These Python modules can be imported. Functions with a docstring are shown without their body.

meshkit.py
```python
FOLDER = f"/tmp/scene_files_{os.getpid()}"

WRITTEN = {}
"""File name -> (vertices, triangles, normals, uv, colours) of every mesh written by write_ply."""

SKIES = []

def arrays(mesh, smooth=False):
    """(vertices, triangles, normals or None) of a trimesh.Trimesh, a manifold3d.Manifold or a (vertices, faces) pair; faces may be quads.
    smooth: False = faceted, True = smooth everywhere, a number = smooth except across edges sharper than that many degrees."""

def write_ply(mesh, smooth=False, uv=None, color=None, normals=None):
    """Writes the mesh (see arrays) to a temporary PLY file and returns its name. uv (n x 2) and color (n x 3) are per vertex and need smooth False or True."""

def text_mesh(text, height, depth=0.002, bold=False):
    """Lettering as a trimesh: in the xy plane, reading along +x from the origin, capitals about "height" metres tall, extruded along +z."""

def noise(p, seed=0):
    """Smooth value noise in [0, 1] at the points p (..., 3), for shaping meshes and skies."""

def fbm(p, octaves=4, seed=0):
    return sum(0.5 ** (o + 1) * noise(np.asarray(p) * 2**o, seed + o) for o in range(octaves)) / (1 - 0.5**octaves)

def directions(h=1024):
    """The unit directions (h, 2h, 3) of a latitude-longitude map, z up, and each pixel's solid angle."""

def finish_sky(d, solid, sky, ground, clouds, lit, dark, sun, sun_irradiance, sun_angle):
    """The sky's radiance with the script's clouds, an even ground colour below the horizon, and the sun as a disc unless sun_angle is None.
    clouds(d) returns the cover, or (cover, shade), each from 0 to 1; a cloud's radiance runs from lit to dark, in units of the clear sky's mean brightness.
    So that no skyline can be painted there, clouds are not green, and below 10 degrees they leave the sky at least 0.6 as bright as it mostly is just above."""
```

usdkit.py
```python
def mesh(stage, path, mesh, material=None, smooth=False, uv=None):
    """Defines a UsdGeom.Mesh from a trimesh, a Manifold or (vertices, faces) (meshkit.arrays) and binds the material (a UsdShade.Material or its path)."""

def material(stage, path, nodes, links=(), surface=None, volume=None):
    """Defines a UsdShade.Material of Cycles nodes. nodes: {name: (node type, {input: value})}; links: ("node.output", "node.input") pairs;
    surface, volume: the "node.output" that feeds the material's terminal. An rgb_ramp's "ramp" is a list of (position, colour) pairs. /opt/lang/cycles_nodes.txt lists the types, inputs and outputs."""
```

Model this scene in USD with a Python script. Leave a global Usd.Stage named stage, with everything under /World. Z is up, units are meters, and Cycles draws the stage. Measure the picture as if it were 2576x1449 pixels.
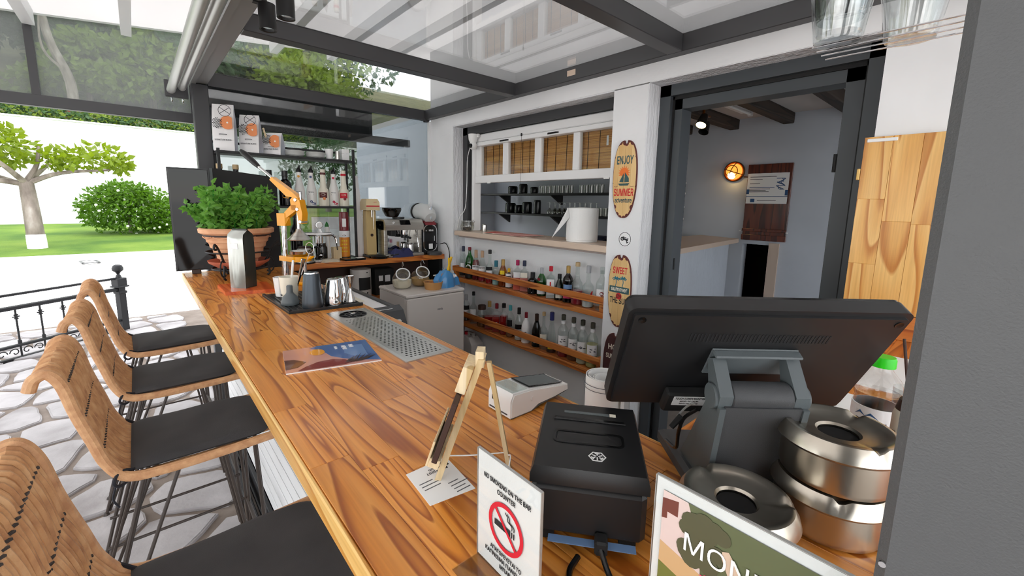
import math, random
import numpy as np, trimesh, usdkit, meshkit
from pxr import Usd, UsdGeom, UsdLux, UsdShade, Gf, Sdf, Vt
from shapely.geometry import Polygon, Point, LineString, box as sbox
from shapely import affinity
from shapely.ops import unary_union
from scipy.spatial import Voronoi
from scipy.spatial.transform import Rotation as Rot

# ------------------------------------------------------------------ stage, camera, light
stage = Usd.Stage.CreateInMemory()
UsdGeom.SetStageUpAxis(stage, 'Z'); UsdGeom.SetStageMetersPerUnit(stage, 1.0)
UsdGeom.Xform.Define(stage, '/World')
EYE = 1.55
cam = UsdGeom.Camera.Define(stage, '/World/camera')
_m = np.eye(4); _m[:3, :3] = Rot.from_euler('ZXZ', np.radians([48.604, 81.436, 1.055])).as_matrix(); _m[:3, 3] = (0, 0, EYE)
cam.AddTransformOp().Set(Gf.Matrix4d(_m.T.tolist()))
cam.CreateHorizontalApertureAttr(36.0)
cam.CreateFocalLengthAttr(36.0 * 1068 / 2576)
cam.CreateVerticalApertureOffsetAttr(-36.0 * 50.8 / 2576)
cam.CreateClippingRangeAttr(Gf.Vec2f(0.02, 500))
cam.CreateExposureAttr(1.45)
skymat = usdkit.material(stage, '/World/Looks/sky', {
    's': ('sky_texture', {'sky_type': 'multiple_scattering', 'sun_elevation': math.radians(64), 'sun_rotation': math.radians(60), 'sun_disc': False, 'aerosol_density': 1.6}),
    'w': ('mix_color', {'fac': 0.8, 'b': (10.0, 9.7, 9.3)}),
    'b': ('background_shader', {'strength': 0.115})}, [('s.color', 'w.a'), ('w.result', 'b.color')], surface='b.background')
dome = UsdLux.DomeLight.Define(stage, '/World/sky_light'); dome.CreateIntensityAttr(1.0)
UsdShade.MaterialBindingAPI.Apply(dome.GetPrim()).Bind(skymat)
sun = UsdLux.DistantLight.Define(stage, '/World/sun_light')
sun.CreateIntensityAttr(5.0); sun.CreateAngleAttr(0.6); sun.CreateColorAttr(Gf.Vec3f(1.0, 0.96, 0.88))
# light travels along local -Z: sun high, a little behind the photographer's side of the terrace
sun.AddTransformOp().Set(Gf.Matrix4d(np.vstack([np.hstack([Rot.from_euler('xyz', [math.radians(-12), math.radians(24), 0]).as_matrix().T @ np.eye(3), np.zeros((3, 1))]), [[0, 0, 0, 1]]]).tolist()))

# ------------------------------------------------------------------ naming
COUNT = {}
def free(parent, name):
    k = (parent, name); n = COUNT.get(k, 0); COUNT[k] = n + 1
    return name if n == 0 else f'{name}_{n:03d}'
def pth(p): return '/World' if p is None else str(p.GetPath())
def tag(o, label=None, cat=None, group=None, kind=None):
    for k, v in (('label', label), ('category', cat), ('group', group), ('kind', kind)):
        if v: o.SetCustomDataByKey(k, v)
    return o
def P(name, mesh, m, parent=None, smooth=35, label=None, cat=None, group=None, kind=None):
    pp = pth(parent)
    pr = usdkit.mesh(stage, pp + '/' + free(pp, name), mesh, MAT[m], smooth=smooth).GetPrim()
    return tag(pr, label, cat, group, kind)
def thing(name, label, cat, loc=(0, 0, 0), rz=0, group=None, kind=None):
    x = UsdGeom.Xform.Define(stage, '/World/' + free('/World', name))
    x.AddTranslateOp().Set(Gf.Vec3d(*map(float, loc))); x.AddRotateZOp().Set(float(rz))
    return tag(x.GetPrim(), label, cat, group, kind)
def struct(name, loc=(0, 0, 0)): return thing(name, None, None, loc, kind='structure')
import re as _re
def dup(src, loc, rz, label, group=None):
    was = src.GetCustomData()
    r = thing(_re.sub(r'_\d{3}$', '', src.GetName()), label, was['category'], loc, rz, group or was.get('group'))
    r.GetReferences().AddInternalReference(src.GetPath()); r.SetInstanceable(True)
    return r

# ------------------------------------------------------------------ mesh makers
A = np.array
def TM(v, f): return trimesh.Trimesh(np.asarray(v, float), np.asarray(f), process=False)
def quads(q):
    q = np.asarray(q); return np.vstack([q[:, [0, 1, 2]], q[:, [0, 2, 3]]])
_BF = quads([[0, 2, 3, 1], [4, 5, 7, 6], [0, 1, 5, 4], [2, 6, 7, 3], [0, 4, 6, 2], [1, 3, 7, 5]])
def bx(x0, x1, y0, y1, z0, z1, b=0.0):
    if x0 > x1: x0, x1 = x1, x0
    if y0 > y1: y0, y1 = y1, y0
    if z0 > z1: z0, z1 = z1, z0
    if b <= 0:
        v = [(x, y, z) for x in (x0, x1) for y in (y0, y1) for z in (z0, z1)]
        return fixn(TM(v, _BF))
    b = min(b, .49 * (x1 - x0), .49 * (y1 - y0), .49 * (z1 - z0)); v = []
    for X, sx in ((x0, 1), (x1, -1)):
        for Y, sy in ((y0, 1), (y1, -1)):
            for Z, sz in ((z0, 1), (z1, -1)):
                v += [(X, Y + sy * b, Z + sz * b), (X + sx * b, Y, Z + sz * b), (X + sx * b, Y + sy * b, Z)]
    return trimesh.Trimesh(v, process=False).convex_hull
def fixn(m):
    if m.volume < 0: m.invert()
    return m
def hull(pts): return trimesh.Trimesh(np.asarray(pts, float), process=False).convex_hull
def cbx(c, s, b=0.0): return bx(c[0] - s[0] / 2, c[0] + s[0] / 2, c[1] - s[1] / 2, c[1] + s[1] / 2, c[2] - s[2] / 2, c[2] + s[2] / 2, b)
def mv(m, x=0, y=0, z=0):
    m = m.copy(); m.apply_translation((x, y, z)); return m
def rot(m, ax, deg, at=(0, 0, 0)):
    m = m.copy(); m.apply_transform(trimesh.transformations.rotation_matrix(math.radians(deg), {'x': (1, 0, 0), 'y': (0, 1, 0), 'z': (0, 0, 1)}[ax] if isinstance(ax, str) else ax, at)); return m
def sc(m, x, y=None, z=None):
    m = m.copy(); m.vertices *= (x, y if y is not None else x, z if z is not None else x); return m
def J(*ms):
    l = []
    for x in ms: l += list(x) if isinstance(x, (list, tuple)) else [x]
    return trimesh.util.concatenate(l)
def lathe(prof, n=28, a0=0.0):
    """prof: (r, z) from bottom to top; closed where r = 0."""
    v, f, rings = [], [], []
    for r, z in prof:
        if r < 1e-6: rings.append([len(v)]); v.append((0, 0, z))
        else:
            s = len(v); rings.append(list(range(s, s + n)))
            for k in range(n):
                t = a0 + 2 * math.pi * k / n; v.append((r * math.cos(t), r * math.sin(t), z))
    for a, b in zip(rings, rings[1:]):
        for k in range(n):
            k2 = (k + 1) % n
            if len(a) == 1 and len(b) == 1: continue
            if len(a) == 1: f.append((a[0], b[k2], b[k]))
            elif len(b) == 1: f.append((a[k], a[k2], b[0]))
            else: f += [(a[k], a[k2], b[k2]), (a[k], b[k2], b[k])]
    return TM(v, f)
def cyl(r, z0, z1, n=24, b=0.0, r1=None):
    r1 = r if r1 is None else r1
    if b: return lathe([(0, z0), (r - b, z0), (r, z0 + b), (r1, z1 - b), (r1 - b, z1), (0, z1)], n)
    return lathe([(0, z0), (r, z0), (r1, z1), (0, z1)], n)
def tube(pts, r, n=8, closed=False):
    p = np.asarray(pts, float); m = len(p)
    rr = np.broadcast_to(np.asarray(r, float), (m,))
    if closed: t = np.roll(p, -1, 0) - np.roll(p, 1, 0)
    else: t = np.gradient(p, axis=0)
    t /= np.linalg.norm(t, axis=1, keepdims=True) + 1e-12
    u = np.cross(t[0], (0, 0, 1.0) if abs(t[0][2]) < .9 else (1.0, 0, 0)); u /= np.linalg.norm(u)
    V = []
    for i in range(m):
        u = u - t[i] * (u @ t[i]); u /= np.linalg.norm(u); w = np.cross(t[i], u)
        a = np.arange(n) * 2 * np.pi / n
        V.append(p[i] + rr[i] * (np.outer(np.cos(a), u) + np.outer(np.sin(a), w)))
    V = np.vstack(V); f = []
    for i in range(m if closed else m - 1):
        j = (i + 1) % m
        for k in range(n):
            k2 = (k + 1) % n; f += [(i * n + k, i * n + k2, j * n + k2), (i * n + k, j * n + k2, j * n + k)]
    if not closed:
        c0, c1 = len(V), len(V) + 1; V = np.vstack([V, p[0], p[-1]])
        for k in range(n): f += [(c0, (k + 1) % n, k), (c1, (m - 1) * n + k, (m - 1) * n + (k + 1) % n)]
    return TM(V, f)
def rod(a, b, r, n=8): return tube([a, b], r, n)
def curve(pts, k=6):
    """Catmull-Rom through pts."""
    p = np.asarray(pts, float); q = np.vstack([2 * p[0] - p[1], p, 2 * p[-1] - p[-2]]); o = []
    for i in range(1, len(q) - 2):
        for t in np.linspace(0, 1, k, endpoint=False):
            o.append(.5 * (2 * q[i] + (q[i + 1] - q[i - 1]) * t + (2 * q[i - 1] - 5 * q[i] + 4 * q[i + 1] - q[i + 2]) * t * t + (3 * q[i] - q[i - 1] - 3 * q[i + 1] + q[i + 2]) * t ** 3))
    return np.array(o + [p[-1]])
def prism(poly, h, z=0):
    poly = poly if hasattr(poly, 'geom_type') else Polygon(poly)
    gs = list(getattr(poly, 'geoms', [poly]))
    return mv(J([trimesh.creation.extrude_polygon(g, h, engine='earcut') for g in gs if g.area > 1e-9]), z=z)
def up(m):
    """xy drawing -> xz plane standing up, thickness towards -y"""
    return rot(m, 'x', 90)
def text(s, h, x=0, y=0, d=.0006, bold=False, anchor='c', wmax=None):
    m = meshkit.text_mesh(s, h, d, bold)
    w = m.bounds[1][0] - m.bounds[0][0]
    if wmax and w > wmax: m.vertices[:, 0] *= wmax / w; w = wmax
    m.vertices[:, 0] += x - (m.bounds[0][0] + (w / 2 if anchor == 'c' else 0)); m.vertices[:, 1] += y
    return m
def circ(r, x=0, y=0, n=24): return Polygon([(x + r * math.cos(2 * math.pi * k / n), y + r * math.sin(2 * math.pi * k / n)) for k in range(n)])
def ell(rx, ry, x=0, y=0, n=28): return Polygon([(x + rx * math.cos(2 * math.pi * k / n), y + ry * math.sin(2 * math.pi * k / n)) for k in range(n)])
def rrect(x0, x1, y0, y1, r, k=5):
    return sbox(x0 + r, y0 + r, x1 - r, y1 - r).buffer(r, quad_segs=k)
def wrap(m, R, a0=0.0):
    """bend a flat xz drawing (y = small thickness, negative outward) round the z axis; x = arc length, facing angle a0"""
    m = m.copy(); v = m.vertices; a = a0 + v[:, 0] / R; r = R - v[:, 1]
    m.vertices = np.c_[r * np.cos(a), r * np.sin(a), v[:, 2]]; return m
def band(R, z0, z1, a0, a1, n=16, t=.0006):
    """a curved label: sector of a thin cylinder shell"""
    a = np.linspace(a0, a1, n); v = []
    for r in (R + t, R):
        for z in (z0, z1): v += [(r * math.cos(x), r * math.sin(x), z) for x in a]
    f = []
    for i in range(n - 1):
        f += [(i, i + 1, n + i + 1), (i, n + i + 1, n + i), (2 * n + i, 3 * n + i, 3 * n + i + 1), (2 * n + i, 3 * n + i + 1, 2 * n + i + 1)]
        f += [(n + i, n + i + 1, 3 * n + i + 1), (n + i, 3 * n + i + 1, 3 * n + i), (i, 2 * n + i, 2 * n + i + 1), (i, 2 * n + i + 1, i + 1)]
    return TM(v, f)
def soft(m, it=2, lam=.5):
    trimesh.smoothing.filter_taubin(m, lamb=lam, nu=lam + .03, iterations=it * 5); return m

# ------------------------------------------------------------------ materials
MAT = {}
def lin(c):
    """sRGB 0-255 -> linear"""
    return tuple(((x / 255) / 12.92 if x / 255 <= .04045 else ((x / 255 + .055) / 1.055) ** 2.4) for x in c)
def mat(name, rgb, rough=.5, metal=0.0, bump=0.0, bscale=60, **kw):
    n = {'p': ('principled_bsdf', {'base_color': lin(rgb), 'roughness': float(rough), 'metallic': float(metal), **kw})}; l = []
    if bump:
        n['t'] = ('texture_coordinate', {}); n['n'] = ('noise_texture', {'scale': float(bscale), 'detail': 3.0}); n['b'] = ('bump', {'strength': 1.0, 'distance': float(bump)})
        l = [('t.object', 'n.vector'), ('n.fac', 'b.height'), ('b.normal', 'p.normal')]
    MAT[name] = usdkit.material(stage, '/World/Looks/' + name, n, l, surface='p.BSDF'); return name
def mottled(name, stops, scale=4, rough=.6, detail=4, bump=0.0, bscale=None, stretch=(1, 1, 1), metal=0.0, dist=0.0, vary=0.0, **kw):
    n = {'t': ('texture_coordinate', {}), 'o': ('object_info', {}), 'ov': ('vector_math', {'math_type': 'multiply_add', 'vector2': (37.0, 53.0, 71.0)}),
         'm': ('mapping', {'scale': tuple(map(float, stretch))}), 'n': ('noise_texture', {'scale': float(scale), 'detail': float(detail), 'distortion': float(dist)}),
         'r': ('rgb_ramp', {'ramp': [(a, lin(c)) for a, c in stops]}), 'h': ('hsv', {'hue': .5, 'saturation': 1.0, 'fac': 1.0}), 'v': ('math', {'math_type': 'multiply_add', 'value2': 2 * float(vary), 'value3': 1 - float(vary)}),
         'p': ('principled_bsdf', {'roughness': float(rough), 'metallic': float(metal), **kw})}
    l = [('t.object', 'm.vector'), ('o.random', 'ov.vector1'), ('m.vector', 'ov.vector3'), ('ov.vector', 'n.vector'), ('n.fac', 'r.fac'), ('r.color', 'h.color'), ('o.random', 'v.value1'), ('v.value', 'h.value'), ('h.color', 'p.base_color')]
    if bump:
        n['n2'] = ('noise_texture', {'scale': float(bscale or scale * 6), 'detail': 4.0}); n['b'] = ('bump', {'strength': 1.0, 'distance': float(bump)})
        l += [('ov.vector', 'n2.vector'), ('n2.fac', 'b.height'), ('b.normal', 'p.normal')]
    MAT[name] = usdkit.material(stage, '/World/Looks/' + name, n, l, surface='p.BSDF'); return name
def wood(name, light, mid, dark, axis=0, rough=.3, freq=9.0, coat=0.0, vary=.12):
    """pine: growth rings as contour lines of a long stretched noise, different on every stave"""
    s = [11.0, 11.0, 11.0]; s[axis] = 0.8
    f = [160.0, 160.0, 160.0]; f[axis] = 5.0
    n = {'t': ('texture_coordinate', {}), 'o': ('object_info', {}), 'ov': ('vector_math', {'math_type': 'multiply_add', 'vector2': (37.0, 53.0, 71.0)}),
         'm': ('mapping', {'scale': tuple(s)}), 'n': ('noise_texture', {'scale': 1.0, 'detail': 1.0, 'roughness': .4, 'distortion': .35}),
         'k': ('math', {'math_type': 'multiply', 'value2': float(freq)}), 'q': ('math', {'math_type': 'fraction'}),
         'r': ('rgb_ramp', {'ramp': [(0, lin(light)), (.62, lin(mid)), (.86, lin(dark)), (.92, lin(dark)), (1, lin(light))]}),
         'm2': ('mapping', {'scale': tuple(f)}), 'n2': ('noise_texture', {'scale': 1.0, 'detail': 2.0}),
         'r2': ('rgb_ramp', {'ramp': [(0.25, (.72, .66, .6)), (.6, (1, 1, 1))]}), 'x': ('mix', {'mix_type': 'multiply', 'fac': .55}),
         'h': ('hsv', {'hue': .5, 'saturation': 1.0, 'fac': 1.0}), 'v': ('math', {'math_type': 'multiply_add', 'value2': 2 * float(vary), 'value3': 1 - float(vary)}),
         'b': ('bump', {'strength': .25, 'distance': .0006}),
         'p': ('principled_bsdf', {'roughness': float(rough), 'coat_weight': float(coat), 'coat_roughness': .12})}
    l = [('t.object', 'm.vector'), ('o.random', 'ov.vector1'), ('m.vector', 'ov.vector3'), ('ov.vector', 'n.vector'), ('n.fac', 'k.value1'), ('k.value', 'q.value1'), ('q.value', 'r.fac'),
         ('t.object', 'm2.vector'), ('m2.vector', 'n2.vector'), ('n2.fac', 'r2.fac'), ('r.color', 'x.color1'), ('r2.color', 'x.color2'), ('x.color', 'h.color'), ('o.random', 'v.value1'), ('v.value', 'h.value'),
         ('h.color', 'p.base_color'), ('q.value', 'b.height'), ('b.normal', 'p.normal')]
    MAT[name] = usdkit.material(stage, '/World/Looks/' + name, n, l, surface='p.BSDF'); return name
def pane(name, tint=(1, 1, 1), ior=1.5, refl=(1, 1, 1), rough=.02, extra=0.0):
    """window pane or thin glass: clear, with mirror reflection by Fresnel (plus a constant share)"""
    f0 = ((ior - 1) / (ior + 1)) ** 2 + extra
    n = {'t': ('transparent_bsdf', {'color': tint}), 'g': ('glossy_bsdf', {'color': refl, 'roughness': float(rough)}), 'f': ('layer_weight', {'blend': .5}),
         'w': ('math', {'math_type': 'power', 'value2': 4.5}), 'a': ('math', {'math_type': 'multiply_add', 'value2': 1 - f0, 'value3': f0, 'use_clamp': True}), 'x': ('mix_closure', {})}
    MAT[name] = usdkit.material(stage, '/World/Looks/' + name, n, [('f.facing', 'w.value1'), ('w.value', 'a.value1'), ('a.value', 'x.fac'), ('t.BSDF', 'x.closure1'), ('g.BSDF', 'x.closure2')], surface='x.closure'); return name
def leafmat(name, c1, c2, c3, trans=.35, rough=.45, vary=.25):
    n = {'g': ('geometry', {}), 'o': ('object_info', {}), 'r': ('rgb_ramp', {'ramp': [(0, lin(c1)), (.5, lin(c2)), (1, lin(c3))]}),
         'p': ('principled_bsdf', {'roughness': rough}), 'l': ('translucent_bsdf', {}), 'x': ('mix_closure', {'fac': float(trans)})}
    MAT[name] = usdkit.material(stage, '/World/Looks/' + name, n, [('g.random_per_island', 'r.fac'), ('r.color', 'p.base_color'), ('r.color', 'l.color'), ('p.BSDF', 'x.closure1'), ('l.BSDF', 'x.closure2')], surface='x.closure'); return name
def emit(name, rgb, strength):
    MAT[name] = usdkit.material(stage, '/World/Looks/' + name, {'e': ('emission', {'color': lin(rgb), 'strength': float(strength)})}, [], surface='e.emission'); return name
def sheet(name, rgb, trans):
    """white sheet that lets some daylight through"""
    MAT[name] = usdkit.material(stage, '/World/Looks/' + name, {'d': ('diffuse_bsdf', {'color': lin(rgb)}), 'l': ('translucent_bsdf', {'color': lin(rgb)}), 'x': ('mix_closure', {'fac': float(trans)})},
                                [('d.BSDF', 'x.closure1'), ('l.BSDF', 'x.closure2')], surface='x.closure'); return name

def plaster(name, rgb, bump=.004, sc1=9, stretch=(1, 1, 1), sc2=40):
    n = {'t': ('texture_coordinate', {}), 'm': ('mapping', {'scale': stretch}), 'n': ('noise_texture', {'scale': float(sc1), 'detail': 3.0, 'roughness': .55}), 'n2': ('noise_texture', {'scale': float(sc2), 'detail': 2.0}),
         'a': ('math', {'math_type': 'multiply_add', 'value2': .35}), 'c': ('noise_texture', {'scale': 1.6, 'detail': 3.0}), 'r': ('rgb_ramp', {'ramp': [(.3, lin(tuple(x * .955 for x in rgb))), (.65, lin(rgb))]}),
         'b': ('bump', {'strength': 1.0, 'distance': float(bump)}), 'p': ('principled_bsdf', {'roughness': .85})}
    MAT[name] = usdkit.material(stage, '/World/Looks/' + name, n, [('t.object', 'm.vector'), ('m.vector', 'n.vector'), ('m.vector', 'n2.vector'), ('n2.fac', 'a.value1'), ('n.fac', 'a.value3'), ('a.value', 'b.height'), ('b.normal', 'p.normal'),
                                ('t.object', 'c.vector'), ('c.fac', 'r.fac'), ('r.color', 'p.base_color')], surface='p.BSDF'); return name
plaster('wall_white', (242, 243, 244), .0035, 7, (1, 1, 1), 30)
plaster('reveal_white', (232, 233, 236), .016, 26, (1, 1, .35), 60)
plaster('inner_wall', (212, 218, 226), .0015, 14, (1, 1, 1), 60)
plaster('inner_ceiling', (205, 200, 196), .0012, 10)
plaster('rough_blue_wall', (200, 208, 218), .012, 14, (1, 1, .5), 50)
mat('grey_metal', (112, 112, 112), .42, 0.0, bump=.0002, bscale=500)
mat('anthracite', (62, 62, 64), .42)
mat('anthracite_post', (86, 87, 88), .42, bump=.0004, bscale=600)
mat('frame_grey', (64, 69, 73), .45)
mat('black_plastic', (24, 24, 25), .38, bump=.00008, bscale=1500)
mat('black_matt', (20, 20, 21), .7)
mat('black_gloss', (12, 12, 13), .15)
mat('pos_grey', (66, 67, 69), .5, bump=.0003, bscale=900)
mat('pos_bracket', (92, 99, 101), .45, bump=.0002, bscale=900)
mat('alu', (198, 198, 195), .38, .75)
mat('alu_beam', (150, 150, 148), .45, .35)
mat('white_paint', (240, 240, 240), .4)
mat('white_plastic', (238, 238, 236), .32)
mat('white_paper', (244, 244, 242), .8)
mat('paper_towel', (240, 240, 238), .95, bump=.0008, bscale=120)
mat('steel', (205, 203, 198), .18, 1.0)
mat('chrome', (225, 225, 225), .06, 1.0)
mottled('brushed', [(.3, (176, 172, 164)), (.7, (214, 211, 204))], 3, .3, 3, metal=1.0, stretch=(1, 1, 60))
mottled('ash_steel', [(.3, (178, 170, 156)), (.7, (222, 214, 200))], 4, .27, 3, metal=1.0, stretch=(3, 3, .3))
mat('dark_shaker', (74, 80, 86), .36, .85)
mat('brown_iron', (62, 46, 38), .5)
mat('black_iron', (22, 22, 24), .5)
mat('ink', (26, 27, 30), .7)
mat('soft_ink', (96, 98, 102), .7)
mat('red_ink', (206, 22, 44), .6)
mat('teal_ink', (36, 84, 88), .6)
mat('blue_ink', (40, 82, 128), .6)
mat('red_clay', (150, 70, 58), .8)
mat('brown_dark', (58, 34, 24), .6)
mat('frost', (204, 204, 202), .22)
mat('gold', (196, 160, 96), .35, .6)
wood('bar_pine', (226, 152, 70), (214, 134, 50), (160, 86, 26), 0, .3, 11, .22, .13)
wood('bar_pine_y', (216, 134, 60), (204, 116, 44), (156, 80, 28), 1, .3, 9, .22, .1)
wood('edge_pine', (238, 196, 122), (228, 176, 96), (204, 144, 66), 0, .38, 5, .1, .08)
wood('panel_pine', (240, 194, 118), (228, 172, 92), (196, 128, 54), 2, .36, 6, .15, .1)
wood('shelf_pine', (206, 130, 62), (188, 106, 42), (150, 76, 28), 0, .42, 6, .05, .05)
wood('easel_wood', (240, 222, 186), (228, 204, 160), (206, 176, 124), 2, .6, 3, 0, .06)
wood('orange_board', (222, 108, 44), (212, 92, 30), (190, 72, 20), 0, .3, 3, .2, .02)
wood('dark_beam', (62, 50, 40), (48, 38, 30), (30, 24, 20), 1, .7, 5, 0, .1)
wood('brown_shutter', (112, 48, 24), (88, 32, 16), (56, 18, 10), 2, .35, 4, .2, .05)
# ------------------------------------------------------------------ glass and outdoor materials
pane('roof_glass', (.90, .90, .90), 1.6, extra=.03)
pane('wall_glass', (.50, .52, .52), 1.55, extra=.05)
MAT['vinyl'] = usdkit.material(stage, '/World/Looks/vinyl', {'t': ('transparent_bsdf', {'color': (.62, .64, .62)}), 'd': ('translucent_bsdf', {'color': (.8, .8, .8)}), 'g': ('glossy_bsdf', {'color': (.9, .9, .9), 'roughness': .15}), 'x': ('mix_closure', {'fac': .05}), 'y': ('mix_closure', {'fac': .04})},
                                 [('t.BSDF', 'x.closure1'), ('d.BSDF', 'x.closure2'), ('x.closure', 'y.closure1'), ('g.BSDF', 'y.closure2')], surface='y.closure')
pane('window_glass', (.93, .95, .95), 1.5)
pane('dark_mirror', (.02, .02, .02), 1.9, extra=.08)
mat('screen_black', (10, 11, 12), .05, specular_ior_level=.35)
sheet('roof_sheet', (244, 242, 240), .45)
mat('sill_beige', (214, 192, 172), .35)
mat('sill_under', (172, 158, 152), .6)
mottled('mortar', [(.3, (122, 110, 100)), (.7, (146, 134, 124))], 6, .9, bump=.002, bscale=80)
mottled('stone', [(.25, (146, 141, 140)), (.5, (176, 172, 172)), (.75, (196, 192, 192))], 3.5, .8, 5, bump=.006, bscale=14, vary=.06)
mottled('concrete_path', [(.3, (226, 222, 216)), (.7, (244, 242, 238))], .8, .9, bump=.002, bscale=30)
mottled('lawn_grass', [(.3, (70, 110, 30)), (.55, (110, 142, 44)), (.8, (136, 160, 60))], .9, .9, 5, bump=.02, bscale=30)
mottled('hill_soil', [(.3, (84, 90, 50)), (.7, (130, 128, 84))], .5, .95)
mottled('kerb_stone', [(.3, (176, 172, 168)), (.7, (204, 200, 196))], 5, .9, bump=.002)
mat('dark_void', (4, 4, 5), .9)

rng = random.Random(7); nrg = np.random.default_rng(7)

# ------------------------------------------------------------------ floor: crazy paving, every stone its own piece
fl = struct('floor')
P('mortar_bed', bx(-7.3, 3.2, -4.6, 2.25, -.12, -.008), 'mortar', fl)
pts = []
for _ in range(9000):
    p = A([nrg.uniform(-7.6, 1.2), nrg.uniform(-4.4, .75)])
    if all(((p[0] - q[0]) / 1.25) ** 2 + ((p[1] - q[1]) / .8) ** 2 > .29 ** 2 for q in pts): pts.append(p)
pts = A(pts); vor = Voronoi(np.vstack([pts, [(-30, 0), (30, 0), (0, -30), (0, 30)]]))
clip = sbox(-7.2, -4.2, .9, .37)
for i in range(len(pts)):
    r = vor.regions[vor.point_region[i]]
    if -1 in r or not r: continue
    g = Polygon(vor.vertices[r]).intersection(clip).buffer(-.021).buffer(-.03).buffer(.03, quad_segs=2)
    if g.is_empty or g.geom_type != 'Polygon' or g.area < .008: continue
    c = A(g.exterior.coords)[:-1]
    lng = LineString(list(c) + [c[0]]); n = max(10, int(lng.length / .06))
    ring = A([lng.interpolate(k / n, normalized=True).coords[0] for k in range(n)])
    ring += (meshkit.noise(np.c_[ring * 16, np.full(n, i * 3.1)]) - .5)[:, None] * .022
    pl = Polygon(ring).buffer(0)
    if pl.geom_type != 'Polygon': continue
    z = nrg.uniform(-.001, .006); ins = pl.buffer(-.008)
    if ins.is_empty or ins.geom_type != 'Polygon': continue
    low = prism(pl, .014 + z, -.012); top = prism(ins, .005, .002 + z)
    P('paving_stone', J(low, top), 'stone', fl, smooth=False)

# ------------------------------------------------------------------ the white wall with the serving window and the doorway
YW = 2.25
wl = struct('wall_back')
P('wall_panel', J(bx(-3.80, -3.41, YW, 2.50, 0, 3.0), bx(-1.64, -1.406, YW, 2.50, 0, 2.24), bx(-.37, 3.2, YW, 2.50, 0, 3.0), bx(-3.41, -.37, YW, 2.5, 2.247, 3.0),
                  bx(-3.41, -1.64, 2.385, 2.5, 0, 1.245)), 'wall_white', wl, smooth=False)
P('reveal', bx(-3.411, -3.404, YW + .002, 2.385, .0, 2.24), 'reveal_white', wl)
P('reveal', bx(-3.41, -1.64, YW + .002, 2.385, 2.238, 2.2475), 'reveal_white', wl)
P('reveal', bx(-1.407, -1.399, YW + .002, 2.40, 0, 2.247), 'reveal_white', wl)
P('reveal', bx(-1.406, -.37, YW + .002, 2.40, 2.243, 2.2475), 'reveal_white', wl)
P('corner_strip', J(bx(-3.845, -3.80, 2.235, 2.30, 0, 2.335, .004), bx(-3.83, -3.795, 2.228, 2.236, 0, 2.335)), 'white_paint', wl)
sl = thing('serving_ledge', 'beige serving ledge in the wall opening under the bamboo blinds', 'ledge', (-2.5, 2.25, 1.25))
P('ledge_top', bx(-.875, .86, -.012, .33, -.001, .042, .004), 'sill_beige', sl)
P('ledge_bracket', bx(-.84, .86, .02, .135, -.016, -.001), 'sill_under', sl)

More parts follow.
